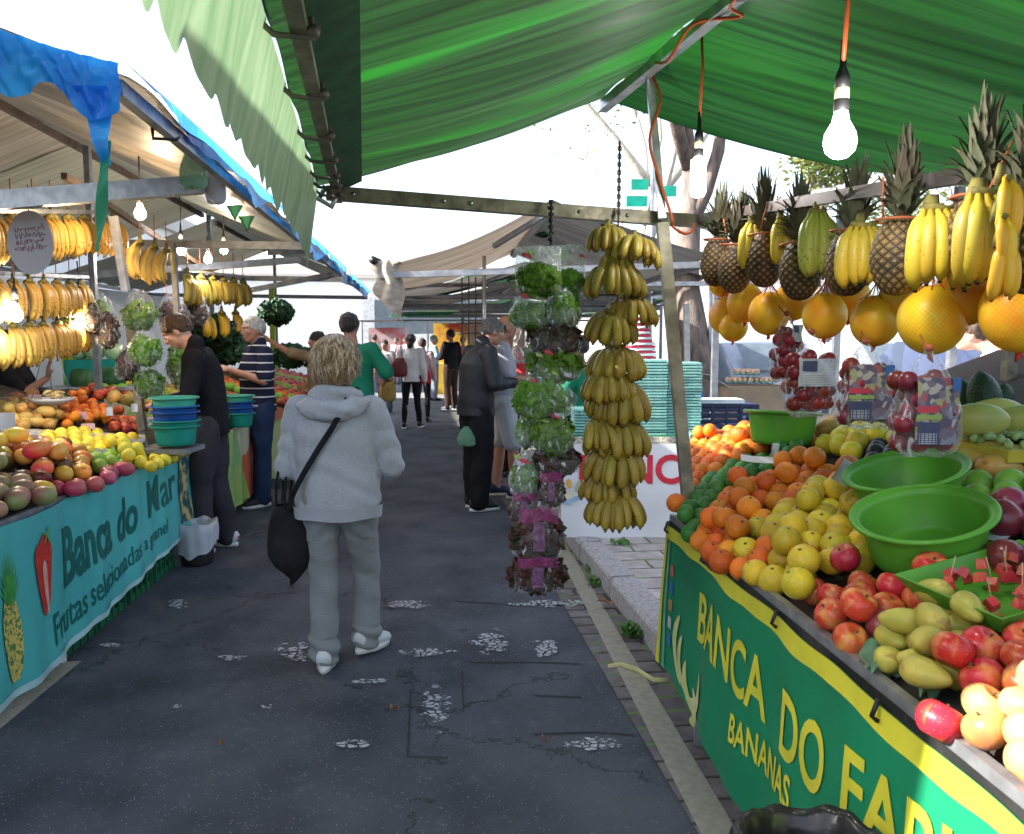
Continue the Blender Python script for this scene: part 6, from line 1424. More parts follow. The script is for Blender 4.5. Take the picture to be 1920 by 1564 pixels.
bb = MB(); bb.lathe([(.001,-.12),(.06,-.105),(.10,-.065),(.125,0)], 28); bb.obj('rind', m_rind, t); bb = MB(); bb.lathe([(.125,0),(.113,.004)], 28); bb.obj('rim', m_wr, t); bb = MB(); bb.lathe([(.113,.004),(.05,.008),(.001,.008)], 28); bb.obj('flesh', mat('melon_red',(.62,.05,.03),(.5,.03,.02),nscale=20,rough=.3), t)
bb = MB(); bb.ball((0,0,0),(.14,.11,.11),18,12); tag(bb.obj('watermelon', m_rind, None, True, P(205,712,6.9)), 'whole dark watermelon right of the cut half', 'watermelon')
bb = MB(); bb.box((0,0,0),(.8,.35,.03)); bb.bar((-.35,0,-.02),(-.35,0,-1.12),.04); bb.bar((.35,0,-.02),(.35,0,-1.12),.04); q = P(185,727,6.85); tag(bb.obj('rear_shelf', m_alu, None, False, q, (0,0,.1)), 'narrow metal shelf holding the watermelons', 'shelf')
bb = MB(); bb.grid(lambda u, v: (-5.6-.3*v-.02*sin(u*60), 1.2+13.6*u, .2+2.1*v), 100, 6); tag(bb.obj('back_sheet', mat('white_backsheet', (.72,.72,.70), (.6,.6,.58), rough=.7, transl=.5, nscale=2), None), 'long white sheet closing the back of the left stalls', 'sheet')

# second and third left tables with printed cloths
m_pr1 = label_mat('printed_cloth_green', [(.30,.45,.12),(.45,.55,.25),(.55,.12,.06),(.5,.5,.35),(.2,.4,.15)], .6, 4)
m_pr2 = label_mat('printed_cloth_pale', [(.50,.60,.32),(.55,.62,.42),(.50,.20,.12),(.6,.6,.5),(.35,.5,.25)], .6, 4)
def side_table(lab, y0, y1, xo, m, kinds, seed):
    e = lambda y: ledge(y)+xo; t = thing('fruit_table', lab, 'table', (e(y0)-.6, (y0+y1)/2, 0))
    bb = MB(); bb.grid(lambda u, v: (e(y0+(y1-y0)*v)-1.3*u, y0+(y1-y0)*v, .80+.36*u), 4, 6); loc_obj(bb, 'display_board', m_board, t)
    for x, y in ((e(y0)-.08,y0+.05),(e(y1)-.08,y1-.05),(e(y0)-1.2,y0+.05),(e(y1)-1.2,y1-.05)): bb = MB(); bb.bar((x,y,0),(x,y,.8 if x > e(y)-.5 else 1.1),.04); loc_obj(bb, 'leg', m_gi, t, False)
    bb = MB(); bb.grid(lambda u, v: (e(y0+(y1-y0)*u)+.02+.012*sin(u*30), y0+(y1-y0)*u, .80-.68*v), 60, 8); bb.grid(lambda u, v: (e(y0)-.9*u+.02, y0-.01-.01*sin(u*25), .80+.3*u-.68*v-.3*u*v), 30, 8); loc_obj(bb, 'cloth', m, t)
    rr = random.Random(seed); n = 0
    for i in range(int((y1-y0)/.11)):
        for j in range(10):
            y = y0+.06+i*.11; x = e(y)-.07-j*.11; k = kinds[int((i/3+j/4)) % len(kinds)]
            o = link(FM[k].name, FM[k], None, (x+rr.gauss(0,.008), y+rr.gauss(0,.008), .80+.36*(e(y)-x)/1.3+.05+.03*rr.random()), (rr.random(), rr.random(), rr.random()*6), 1.2)
            tag(o, '%s among the produce of %s' % (FM[k].name.replace('_',' '), lab.split(' with')[0]), FM[k].name.replace('_',' '), FM[k].name.replace('_',' ')+' on '+lab.split(' with')[0]); n += 1
side_table('second left table with bright green printed cloth', 6.35, 7.7, .05, m_pr1, ['yellow','papaya','apple_small','green'], 1)
side_table('third left table with pale green printed cloth', 8.3, 12.2, .35, m_pr2, ['apple_small','green','orange_small','apple_small'], 2)
# ================================================================ PEOPLE
m_skin = mat('skin', (.44,.23,.16), (.36,.17,.12), rough=.5, nscale=12, sss=.12); m_skin2 = mat('skin_pale', (.60,.34,.25), (.54,.28,.2), rough=.5, nscale=12, sss=.12)
m_skin3 = mat('skin_dark', (.26,.12,.07), (.2,.09,.05), rough=.5, nscale=12, sss=.1)
m_eye = mat('eye_white', (.7,.68,.65), rough=.2); m_iris = mat('iris', (.05,.03,.02), rough=.2)
m_lips = mat('lips', (.42,.15,.12), rough=.5)
def hair_mat(n, c, c2): return mat(n, c, c2, rough=.55, nscale=7, ndet=6, stretch=(9,9,1.5), bump=.8, bscale=14, sheen=.2)
m_hbr = hair_mat('brown_hair', (.07,.035,.02), (.03,.017,.012)); m_hgr = hair_mat('grey_hair', (.42,.40,.37), (.26,.25,.23)); m_hdk = hair_mat('dark_hair', (.02,.015,.013), (.012,.01,.01)); m_hgd = hair_mat('dark_grey_hair', (.13,.12,.115), (.06,.055,.055))
def fab(n, c, c2=None, **k): return mat(n, c, c2 or tuple(x*.8 for x in c), rough=.85, nscale=5, ndet=6, bump=.35, bscale=300, spec=.10, **k)
V3 = Vector
def lerpl(a, b, t): return a+(b-a)*t
BASE = dict(hipL=(-.09,0,.92), hipR=(.09,0,.92), kneeL=(-.10,.02,.50), kneeR=(.10,.02,.50), ankL=(-.10,-.02,.085), ankR=(.10,-.02,.085),
            pelvis=(0,0,.93), waist=(0,.005,1.08), chest=(0,0,1.27), neck=(0,-.015,1.44), head=(0,.02,1.585),
            shL=(-.175,-.01,1.385), shR=(.175,-.01,1.385), elL=(-.235,-.03,1.10), elR=(.235,-.03,1.10), wrL=(-.245,.04,.86), wrR=(.245,.04,.86))
def limb(bb, pts, rads, n=14, sub=4):
    """tapered limb with rounded joints and ends"""
    P_ = [V3(p) for p in pts]; path = []; rr_ = []
    for i in range(len(P_)-1):
        for k in range(sub):
            t = k/sub; path.append(P_[i].lerp(P_[i+1], t)); a, b_ = rads[i], rads[i+1]
            if isinstance(a, tuple): rr_.append((lerpl(a[0],b_[0],t), lerpl(a[1],b_[1],t)))
            else: rr_.append(lerpl(a, b_, t))
    path.append(P_[-1]); rr_.append(rads[-1])
    bb.tube(path, rr_, n, ref=(1,0,0) if isinstance(rads[0], tuple) else None)
    for p, r in ((P_[0], rads[0]), (P_[-1], rads[-1])):
        if not isinstance(r, tuple): bb.ball(p, r*.98, 12, 8)
    for p, r in list(zip(P_, rads))[1:-1]:
        if not isinstance(r, tuple): bb.ball(p, r, 12, 8)
def hand_geo(bb, w, d, side, normal, s=1.0, curl=.5):
    """palm, four unequal fingers and a thumb leaving the side of the palm; d: pointing direction, normal: back of hand"""
    d = V3(d).normalized(); n = V3(normal); n = (n-d*n.dot(d)).normalized(); x = d.cross(n)*side
    M = Matrix((x, d, n)).transposed(); bb.ball(V3(w)+d*.045*s, (.038*s,.050*s,.015*s), 14, 10, M)
    bb.tube([V3(w)-d*.02*s, V3(w)+d*.02*s], [(.024*s,.019*s),(.030*s,.015*s)], 12, ref=x)
    for i, (off_, l) in enumerate(((-.028,.062),(-.010,.074),(.009,.078),(.027,.070))):
        p = V3(w)+d*.088*s+x*off_*s; a = .15; pts = [V3(w)+d*.06*s+x*off_*s*.9, p]
        for k in range(3):
            a += curl*(.55+.1*i*.3); q = d*cos(a)-n*sin(a); p = p+q*l*s*(.45,.32,.23)[k]; pts.append(p)
        bb.tube(pts, [.0095*s,.0092*s,.0086*s,.008*s,.0065*s], 8)
    tp = [V3(w)+d*.018*s+x*.022*s, V3(w)+d*.045*s+x*.043*s-n*.008*s, V3(w)+d*.070*s+x*.050*s-n*.018*s, V3(w)+d*.088*s+x*.046*s-n*.026*s]
    bb.tube(tp, [.013*s,.0115*s,.010*s,.008*s], 8)
def head_geo(bb, c, M, s=1.0):
    def B(p, r): bb.ball(c+M@(V3(p)*s), tuple(k*s for k in r), 18, 12, M)
    B((0,-.012,.022), (.076,.094,.092)); B((0,.018,-.03), (.062,.072,.075)); B((0,.048,-.075), (.036,.036,.030)); B((0,.075,.035), (.055,.020,.018))
    bb.tube([c+M@(V3(p)*s) for p in ((0,.086,.022),(0,.098,.0),(0,.108,-.018),(0,.094,-.028))], [.009*s,.011*s,.014*s,.011*s], 8)
    for x in (-1,1):
        B((.013*x,.093,-.020), (.008,.010,.008)); B((.074*x,-.008,-.004), (.012,.020,.032)); B((.040*x,.060,-.012), (.022,.022,.022))
    B((0,.086,-.048), (.024,.012,.008)); B((0,.084,-.060), (.020,.012,.008))
def foot_dir(J, side): return V3((0,1,0))
def shoe(t, a, yaw, m_up, m_sole, s=1.0, pitch=0, L_=.27, name='shoe'):
    M = Euler((pitch, 0, yaw)).to_matrix(); o = V3(a)-M@V3((0,0,.085)) ; o.z = max(o.z, .0)
    pr = [(-.075,.030,.038),(-.06,.036,.050),(-.02,.036,.058),(.03,.038,.048),(.08,.044,.036),(.13,.045,.030),(.17,.036,.024),(.185,.018,.014)]
    bb = MB(); bb.tube([V3((0,y*L_/.27,.016+h*.9)) for y, w_, h in pr], [(w_, h) for y, w_, h in pr], 18, ref=(1,0,0))
    bb.tube([(0,-.035,.05),(0,-.03,.105)], [(.038,.044),(.040,.046)], 16, ref=(1,0,0))
    bb.v = [tuple(o+M@(V3((x, y, max(z, .018)))*s)) for x, y, z in bb.v]; sh = bb.obj(name, m_up, t)
    bb = MB(); K = 22; out = []
    for k in range(K):
        a_ = 2*pi*k/K; y = .055+.142*sin(a_); w_ = .046*(1-.25*(1 if y < 0 else 0)*.6); out.append((w_*cos(a_), y*L_/.27))
    V = [(x*1.02, y, 0) for x, y in out]+[(x, y, .026) for x, y in out]
    bb.add([tuple(o+M@(V3(v)*s)) for v in V], [tuple(range(K-1,-1,-1)), tuple(range(K, 2*K))]+[(k,(k+1)%K,K+(k+1)%K,K+k) for k in range(K)]); bb.obj('sole', m_sole, sh)
    return sh
def wrinkle(amp=.006, f=9, fz=4, seed=0):
    def d(co, no):
        a = noise.noise(V3((co.x*f+seed, co.y*f, co.z*fz+.8*co.x)))+.5*noise.noise(V3((co.x*f*2.2, co.y*f*2.2+seed, co.z*fz*2.6)))
        return co+no*(amp*a)
    return d
def person(label, foot, H, rz, J={}, skin=None, hair=None, top=None, top_kind='tee', legs=None, leg_kind='trousers', shoes=(None, None), head_rot=(0,0,0), vox=.008, curl=.5,
           hairstyle='short', bulk=1.0, hem=.88, feet_yaw=(.12,-.12), wr=.006, handn=((-1,0,0),(1,0,0)), group=None, legw=1.0, collar=False, handdir=None):
    s = H/1.72; t = thing('person', label, 'person', foot, rz, group); Q = {k: V3(v) for k, v in BASE.items()}; Q.update({k: V3(v) for k, v in J.items()})
    Q = {k: v*s for k, v in Q.items()}; skin = skin or m_skin; HM = Euler(head_rot).to_matrix(); b = bulk*s
    # body: one continuous mesh
    bb = MB()
    limb(bb, [Q['pelvis']-V3((0,0,.05*s)), Q['pelvis'], Q['waist'], Q['chest'], Q['chest'].lerp(Q['neck'],.6), Q['neck']], [(.12*s,.09*s),(.15*b,.105*b),(.13*b,.10*b),(.155*s,.11*b),(.14*s,.09*s),(.05*s,.05*s)], 20)
    limb(bb, [Q['neck']-V3((0,0,.03*s)), Q['neck'].lerp(Q['head'],.35), Q['head']-HM@V3((0,.02*s,.04*s))], [.058*s,.052*s,.052*s])
    head_geo(bb, Q['head'], HM, s)
    for S, sg in (('L',-1),('R',1)):
        sh, el, wr_ = Q['sh'+S], Q['el'+S], Q['wr'+S]
        limb(bb, [Q['chest'].lerp(Q['neck'],.5)+V3((sg*.08*s,0,0)), sh, sh.lerp(el,.5), el, el.lerp(wr_,.4), wr_], [.06*s,.056*s,.046*s,.039*s,.037*s,.024*s])
        dd = (wr_-el).normalized() if handdir is None or handdir[0 if sg < 0 else 1] is None else V3(handdir[0 if sg < 0 else 1])
        hand_geo(bb, wr_, dd, sg if True else 1, handn[0 if sg < 0 else 1], s*1.0, curl)
        hp, kn, an = Q['hip'+S], Q['knee'+S], Q['ank'+S]
        limb(bb, [hp, hp.lerp(kn,.5), kn, kn.lerp(an,.35), an], [.088*s,.070*s,.052*s,.054*s,.035*s]); limb(bb, [an, an+V3((0,.12*s,-.045*s))], [.036*s,.028*s])
    me = remesh(bb, 'body', skin, vox, 3); link('body', me, t)
    for x in (-1,1):
        e = MB(); e.ball((0,0,0), .0125*s, 10, 8); eo = e.obj('eye', m_eye, t, True, Q['head']+HM@V3((.030*x*s,.078*s,.008*s))); e = MB(); e.ball((0,0,0), .006*s, 8, 6); e.obj('iris', m_iris, eo, True, HM@V3((0,.0085*s,0)))
    # clothes
    tr = 1 if top_kind != 'coat' else 1.1
    bb = MB(); hz = hem*s; pel = Q['pelvis']; 
    lo = V3((pel.x, pel.y, hz))
    ch2 = Q['chest'].lerp(Q['neck'],.55)
    limb(bb, [lo, pel.lerp(Q['waist'],.35), Q['waist'], Q['chest'], ch2, Q['neck']+V3((0,0,-.005*s))], [(.178*b*tr,.135*b*tr),(.172*b*tr,.132*b*tr),(.162*b*tr,.128*b*tr),(.180*s*tr,.136*b*tr),(.150*s*tr,.112*s*tr),(.072*s,.070*s)], 26)
    for S, sg in (('L',-1),('R',1)):
        sh, el, wr_ = Q['sh'+S], Q['el'+S], Q['wr'+S]; k = .72 if top_kind == 'tee' else 1
        if top_kind == 'tee': limb(bb, [ch2+V3((sg*.09*s,0,.0)), sh, sh.lerp(el,.45), sh.lerp(el,.82)], [.07*s,.072*s,.070*s,.072*s])
        else: limb(bb, [ch2+V3((sg*.09*s,0,0)), sh, sh.lerp(el,.5), el, el.lerp(wr_,.5), wr_.lerp(el,.03)], [.07*s,.075*s*tr,.066*s*tr,.060*s*tr,.054*s*tr,.044*s*tr])
    if top_kind in ('jacket','coat') or collar: limb(bb, [Q['neck']-V3((0,0,.03*s)), Q['neck']+V3((0,-.005,.045*s))], [.076*s,.068*s])
    me = remesh(bb, 'top', top, max(vox, .009), 3, wrinkle(wr, 8, 5, H)); to = link({'tee':'shirt','jacket':'jacket','coat':'jacket','sweater':'sweater'}.get(top_kind, 'shirt'), me, t)
    bb = MB(); limb(bb, [pel-V3((0,0,.06*s)), pel+V3((0,0,.0)), pel.lerp(Q['waist'],.4)], [(.155*b,.12*b),(.165*b,.125*b),(.15*b,.115*b)], 22)
    for S, sg in (('L',-1),('R',1)):
        hp, kn, an = Q['hip'+S], Q['knee'+S], Q['ank'+S]; w_ = legw
        if leg_kind == 'shorts': limb(bb, [hp+V3((0,0,.0)), hp.lerp(kn,.5), hp.lerp(kn,.92)], [.105*b,.098*s,.092*s])
        elif leg_kind == 'leggings': limb(bb, [hp, hp.lerp(kn,.5), kn, kn.lerp(an,.35), an+V3((0,0,.01))], [.095*s,.078*s,.058*s,.059*s,.041*s])
        else: limb(bb, [hp, hp.lerp(kn,.5), kn, kn.lerp(an,.5), an+V3((0,0,-.005*s))], [.105*b,.092*s*w_,.076*s*w_,.074*s*w_,.070*s*w_])
    me = remesh(bb, 'legs', legs, max(vox, .009), 3, wrinkle(wr*1.2, 9, 7, H+3)); link('shorts' if leg_kind == 'shorts' else 'trousers', me, t)
    for i, S in enumerate('LR'): shoe(t, Q['ank'+S], feet_yaw[i], shoes[0], shoes[1], s)
    # hair
    if hair:
        bb = MB(); hd = Q['head']
        if hairstyle == 'short':
            T = Euler((.52,0,0)).to_matrix(); k = 10
            bb.lathe([(sin(pi*i/k*.60), cos(pi*i/k*.60)) for i in range(k+1)]+[(sin(pi*.60)*.80, cos(pi*.60)-.02), (.001,.1)], 24, hd+HM@V3((0,-.016*s,.026*s)), HM@T@Matrix.Diagonal(V3((.087*s,.106*s,.104*s))))
            me = remesh(bb, 'hair', hair, .007, 2, wrinkle(.010, 30, 22, H)); link('hair', me, t)
        elif hairstyle == 'bald':
            T = Euler((1.1,0,0)).to_matrix(); bb.lathe([(sin(pi*i/10*.5), cos(pi*i/10*.5)) for i in range(11)]+[(.9,.02),(.001,.2)], 22, hd+HM@V3((0,-.012*s,.0)), HM@T@Matrix.Diagonal(V3((.080*s,.080*s,.098*s)))); me = remesh(bb, 'hair', hair, .007, 2, wrinkle(.004, 30, 22, H)); link('hair', me, t)
        elif hairstyle == 'bun':
            T = Euler((.5,0,0)).to_matrix(); bb.lathe([(sin(pi*i/10*.62), cos(pi*i/10*.62)) for i in range(11)]+[(.8,-.2),(.001,.1)], 22, hd+HM@V3((0,-.014*s,.02*s)), HM@T@Matrix.Diagonal(V3((.092*s,.112*s,.108*s)))); bb.ball(hd+HM@V3((.03*s,-.12*s,.03*s)), .05*s, 12, 8); bb.ball(hd+V3((0,-.1*s,-.08*s)), (.06*s,.05*s,.07*s), 12, 8)
            me = remesh(bb, 'hair', hair, .008, 2, wrinkle(.008, 26, 16, H)); link('hair', me, t)
    t['s'] = s; return t

# ---------------------------------------------------------------- the woman in grey
WX = G(640,1250); WX.z = 0
m_hood = fab('grey_sweatshirt', (.42,.435,.47), (.35,.365,.395)); m_hood.node_tree.nodes['Noise Texture'].inputs['Scale'].default_value = 120; m_tr = fab('grey_trousers', (.22,.23,.235), (.18,.19,.195))
co, xyz = coords(m_tr); fz = mth(m_tr, 'FRACT', mth(m_tr, 'MULTIPLY', xyz[2], 105)); overlay(m_tr, mth(m_tr, 'MULTIPLY', mth(m_tr, 'LESS_THAN', fz, .35), .26), (.42,.44,.45))
m_ws = mat('white_shoe', (.60,.62,.62), (.50,.52,.53), rough=.5, nscale=20); m_wsol = mat('white_sole', (.66,.66,.63), rough=.6)
woman = thing('person', 'woman in grey hooded sweatshirt and grey trousers walking away in the middle of the lane', 'person', WX, 0)
WJ = dict(pelvis=(0,0,.84), waist=(0,0,.96), chest=(-.005,-.01,1.13), neck=(0,.0,1.30), head=(0,.03,1.445), shL=(-.16,-.01,1.235), shR=(.165,-.01,1.235),
          elL=(-.235,-.01,.955), elR=(.255,.03,.965), wrL=(-.20,.20,.955), wrR=(.16,.20,.90), hipL=(-.085,0,.82), hipR=(.085,0,.82), kneeL=(-.082,.03,.44), kneeR=(.10,.16,.44), ankL=(-.075,.0,.085), ankR=(.092,.17,.10))
Q = {k: V3(v) for k, v in WJ.items()}
bb = MB(); limb(bb, [(0,0,.78), Q['pelvis'], Q['waist'], Q['chest'], Q['chest'].lerp(Q['neck'],.6), Q['neck']], [(.11,.09),(.145,.11),(.14,.11),(.145,.11),(.12,.085),(.05,.05)], 20)
limb(bb, [(0,0,1.27),(0,.005,1.34),(0,.01,1.42)], [.055,.052,.05]); head_geo(bb, Q['head'], Matrix.Identity(3), .96)
for S, sg in (('L',-1),('R',1)):
    limb(bb, [Q['chest'].lerp(Q['neck'],.5)+V3((sg*.08,0,0)), Q['sh'+S], Q['el'+S], Q['wr'+S]], [.055,.055,.038,.024]); hand_geo(bb, Q['wr'+S], Q['wr'+S]-Q['el'+S], sg, (sg*.2,0,1), .92, .7)
    limb(bb, [Q['hip'+S], Q['knee'+S], Q['ank'+S]], [.070,.050,.036]); limb(bb, [Q['ank'+S], Q['ank'+S]+V3((0,.11,-.045))], [.035,.027])
link('body', remesh(bb, 'body', m_skin2, .007, 3), woman)
for x in (-1,1):
    e = MB(); e.ball((0,0,0), .012, 10, 8); e.obj('eye', m_eye, woman, True, Q['head']+V3((.029*x,.076,.008)))
bb = MB()
limb(bb, [(-.002,-.0,.752), (-.002,-.0,.80), (0,-.002,.90), (0,-.005,1.02), (0,-.012,1.13), (0,-.01,1.20), (0,-.005,1.265), (0,.0,1.31)],
     [(.196,.150),(.200,.152),(.200,.150),(.198,.148),(.196,.142),(.182,.125),(.125,.095),(.07,.072)], 34)
for S, sg in (('L',-1),('R',1)):
    limb(bb, [(sg*.10,-.01,1.21), Q['sh'+S], Q['sh'+S].lerp(Q['el'+S],.5), Q['el'+S], Q['el'+S].lerp(Q['wr'+S],.5), Q['wr'+S]], [.068,.071,.063,.057,.050,.040])
limb(bb, [(0,-.01,1.27),(0,.0,1.325)], [.080,.068])
def wfold(co, no):
    a = noise.noise(V3((co.x*7, co.y*7, co.z*2.0)))*.010; fl = max(0, (1.15-co.z)/.4)
    a += .007*fl*sin(co.x*38+2*sin(co.z*6)) if abs(co.x) < .2 and co.y < 0 else 0
    if abs(co.x) > .19: a += .004*sin((co.z+co.y*.8-abs(co.x)*.5)*62+sin(co.x*20))*(1 if co.z < 1.15 else .3)
    a += .004*noise.noise(V3((co.x*22, co.y*22, co.z*9)))+.003*sin(co.z*46+14*co.x+4*noise.noise(V3((co.x*5,co.y*5,co.z*5))))*(1 if abs(co.x) < .17 else .4)
    return co+no*a
me = remesh(bb, 'sweatshirt', m_hood, .0075, 4, wfold); link('sweatshirt', me, woman)
bb = MB(); 
bb.grid(lambda u, v: V3(((.2085-.004*v)*cos(2*pi*u), (.160-.003*v)*sin(2*pi*u), .796-.058*v))+V3((0,.002*sin(u*90),.003*sin(u*30))), 80, 4); bb.grid(lambda u, v: V3(((.2045-.04*v)*cos(2*pi*u), (.157-.04*v)*sin(2*pi*u), .738)), 80, 2); bb.obj('hem_band', fab('grey_rib', (.37,.385,.42), (.32,.335,.365)), woman)
# hood lying on the back
bb = MB(); 
bb.tube([(-.155,-.035,1.262),(-.10,-.105,1.262),(-.03,-.142,1.240),(.05,-.140,1.242),(.11,-.105,1.262),(.155,-.035,1.265)], [(.022,.030),(.040,.045),(.046,.050),(.048,.050),(.042,.045),(.022,.030)], 18, ref=(0,0,1))
bb.tube([(-.10,.01,1.30),(-.075,-.06,1.315),(0,-.088,1.315),(.075,-.06,1.315),(.10,.01,1.30)], [.030,.036,.036,.036,.030], 14)
bb.ball((.0,-.125,1.235),(.135,.045,.052),18,10)
me = remesh(bb, 'hood', m_hood, .006, 3, lambda co, no: co+no*(.006*noise.noise(V3((co.x*14,co.y*14,co.z*26)))+.003*sin(co.z*90+co.x*30))); link('hood', me, woman)
bb = MB(); limb(bb, [(0,0,.76),(0,0,.82),(0,0,.87)], [(.150,.115),(.148,.115),(.11,.09)], 28)
for S, sg in (('L',-1),('R',1)):
    h, k, a = Q['hip'+S], Q['knee'+S], Q['ank'+S]
    limb(bb, [h, h.lerp(k,.3), h.lerp(k,.7), k, k.lerp(a,.5), a+V3((0,-.012,-.02))], [.090,.088,.076,.068,.066,.070]); bb.ball(h+V3((0,-.055,.02)), (.078,.068,.080), 14, 10)
def tfold(co, no):
    a = .006*noise.noise(V3((co.x*9,co.y*9,co.z*5))); 
    if co.z < .55: a += .003*sin(co.z*36+co.x*20+3*noise.noise(V3((co.x*6,co.y*6,co.z*4))))
    if co.z < .16: a += .008*sin(co.z*80+co.x*30)
    if .62 < co.z < .76: a += .004*sin(co.z*50+abs(co.x)*60)
    return co+no*a
link('trousers', remesh(bb, 'trousers', m_tr, .0075, 4, tfold), woman)
sh = shoe(woman, (-.075,-.005,.085), .10, m_ws, m_wsol, 1.0, 0); sh = shoe(woman, (.095,.17,.10), -.42, m_ws, m_wsol, 1.0, -.12)
m_nv = mat('navy_trim', (.03,.05,.12), rough=.5)
for x, y, yw in ((-.075,-.05,.1),(.075,.13,-.42)):
    bb = MB(); bb.tube([(x-.036,y+.03,.05),(x-.038,y+.05,.075),(x-.034,y+.07,.055)], .004, 6); bb.obj('shoe_stripe', m_nv, woman)
# hair: cap and loose locks
m_bl = hair_mat('blond_hair', (.34,.22,.11), (.12,.07,.035)); m_bl2 = hair_mat('light_blond_hair', (.62,.50,.33), (.40,.28,.15))
bb = MB(); hc = V3((0,.015,1.462)); bb.ball(hc, (.106,.110,.108), 24, 16); bb.ball(hc+V3((0,-.03,-.055)), (.106,.082,.078), 20, 14)
def hd_(co, no): return co+no*(.008*noise.noise(V3((co.x*22,co.y*22,co.z*9)))+.004*sin(co.x*160+co.z*30))
hm = remesh(bb, 'hair', m_bl, .006, 2, hd_); hair = link('hair', hm, woman)
rr = random.Random(12)
for tone in range(2):
    bb = MB()
    for i in range(620):
        a = rr.uniform(0, 2*pi); 
        if .9 < a < 2.24 and rr.random() < .6: continue      # the face side stays thinner
        th0 = rr.uniform(.05,1.3); l = rr.uniform(.05,.12); ph = rr.uniform(0,6); w_ = rr.uniform(.0025,.006); lift = rr.uniform(1.03,1.12); V = []; sw = rr.gauss(0,.28); K = 6
        for k in range(K+1):
            t = k/K; th = th0+l/.1*t; aa = a+sw*t+.10*sin(ph+t*4)
            if th < 1.75: p = V3((.104*sin(th)*cos(aa), .108*sin(th)*sin(aa), .112*cos(th)))*lift
            else: p = V3((.103*cos(aa), .100*sin(aa)-.015, .112*cos(1.75)-(th-1.75)*.085))*lift
            if t > .7: p += V3((cos(aa), sin(aa), .25))*.018*(t-.7)/.3*sin(ph*3)
            sd = V3((-sin(aa), cos(aa), .2*sin(ph)))*w_*(1-.75*t**2); V += [hc+p-sd, hc+p+sd]
        bb.add(V, [(2*k,2*k+1,2*k+3,2*k+2) for k in range(K)])
    bb.obj('lock', (m_bl, m_bl2)[tone], hair)
# tote bag
m_tote = mat('black_tote_cloth', (.012,.012,.014), (.022,.022,.025), rough=.85, nscale=8, bump=.4, bscale=60, spec=.08)
tb_ = thing('tote_bag', 'large black cloth tote bag hanging at the left side of the woman in grey', 'bag', WX+V3((-.23,-.02,.45)))
def tf(r, z, a, t):
    k = 1+.07*sin(a*3+t*2)+.05*nz3((cos(a)*3, sin(a)*3, t*4)); return (r*k, z-.05*cos(a)*max(0,.35-t)*2)
bb = MB(); bb.lathe([(.001,-.015),(.035,.0),(.075,.04),(.105,.10),(.108,.17),(.098,.24),(.082,.30),(.070,.335),(.062,.34)], 36, fn=tf, M=Matrix.Diagonal(V3((1,.6,1)))); bb.obj('bag', m_tote, tb_)
def path_strap(pts, w_, name, m, par):
    bb = MB(); bb.tube(smoothpath([V3(p) for p in pts], 5), (w_, .0025), 8, ref=(0,-1,0)); bb.v = bb.v; return bb.obj(name, m, par)
def rib_(pts, w_, name, m, par):
    """flat strap: ribbon with a little thickness"""
    sp_ = smoothpath([V3(p) for p in pts], 6); bb = MB(); bb.tube(sp_, [(.0035, w_)]*len(sp_), 8, ref=(0,-1,.12)); return bb.obj(name, m, par)
o_ = V3((-.23,-.02,.45))
rib_([V3((-.235,-.06,.78))-o_, V3((-.225,-.075,.87))-o_, V3((-.232,.0,.985+.06-.06))-o_, V3((-.225,.05,.93))-o_, V3((-.24,.04,.80))-o_], .006, 'handle', m_tote, tb_)
rib_([V3((-.275,-.05,.79))-o_, V3((-.265,-.07,.90))-o_, V3((-.258,-.04,.965))-o_, V3((-.262,.03,.93))-o_, V3((-.27,.03,.80))-o_], .006, 'handle', m_tote, tb_)
st_ = [(.10,.02,1.335),(.078,-.075,1.305),(.055,-.165,1.235),(.02,-.172,1.17),(-.04,-.170,1.08),(-.10,-.166,.985),(-.155,-.140,.895),(-.19,-.11,.83),(-.205,-.08,.775)]
rib_([V3(p)-o_ for p in st_], .013, 'shoulder_strap', m_tote, tb_)

# ---------------------------------------------------------------- the others
m_blk = fab('black_shirt_cloth', (.016,.016,.02), (.010,.010,.013)); m_chr = fab('charcoal_trousers', (.045,.045,.055), (.03,.03,.038)); m_nav = fab('navy_jeans', (.03,.05,.11), (.018,.03,.07))
m_polo = fab('navy_polo', (.022,.024,.055)); co, xyz = coords(m_polo); fz = mth(m_polo, 'FRACT', mth(m_polo, 'MULTIPLY', xyz[2], 12.6)); overlay(m_polo, mth(m_polo, 'LESS_THAN', fz, .15), (.62,.62,.64))
m_gs = fab('green_shirt', (.02,.22,.13)); m_brt = fab('brown_top', (.20,.12,.08), (.24,.20,.12)); m_lil = fab('lilac_grey_shirt', (.44,.44,.52)); m_whj = fab('white_jacket', (.80,.78,.80)); m_bks = fab('black_leggings', (.015,.015,.018))
m_short = fab('pale_shorts', (.58,.60,.66)); m_ltb = fab('light_blue_shirt', (.30,.48,.70)); m_jean = fab('grey_jeans', (.16,.18,.23)); m_blj = mat('black_jacket_nylon', (.018,.02,.025), (.028,.03,.036), rough=.55, nscale=5, bump=.4, bscale=30, spec=.2)
m_rsh = mat('runner_shoe', (.55,.55,.56), (.42,.08,.08), rough=.5, nscale=16, ramp=(.44,.47)); m_bsh = mat('black_shoe', (.02,.02,.022), rough=.5); m_nsh = mat('navy_shoe', (.02,.035,.09), rough=.5)
f1 = G(403,1030); f1.z = 0
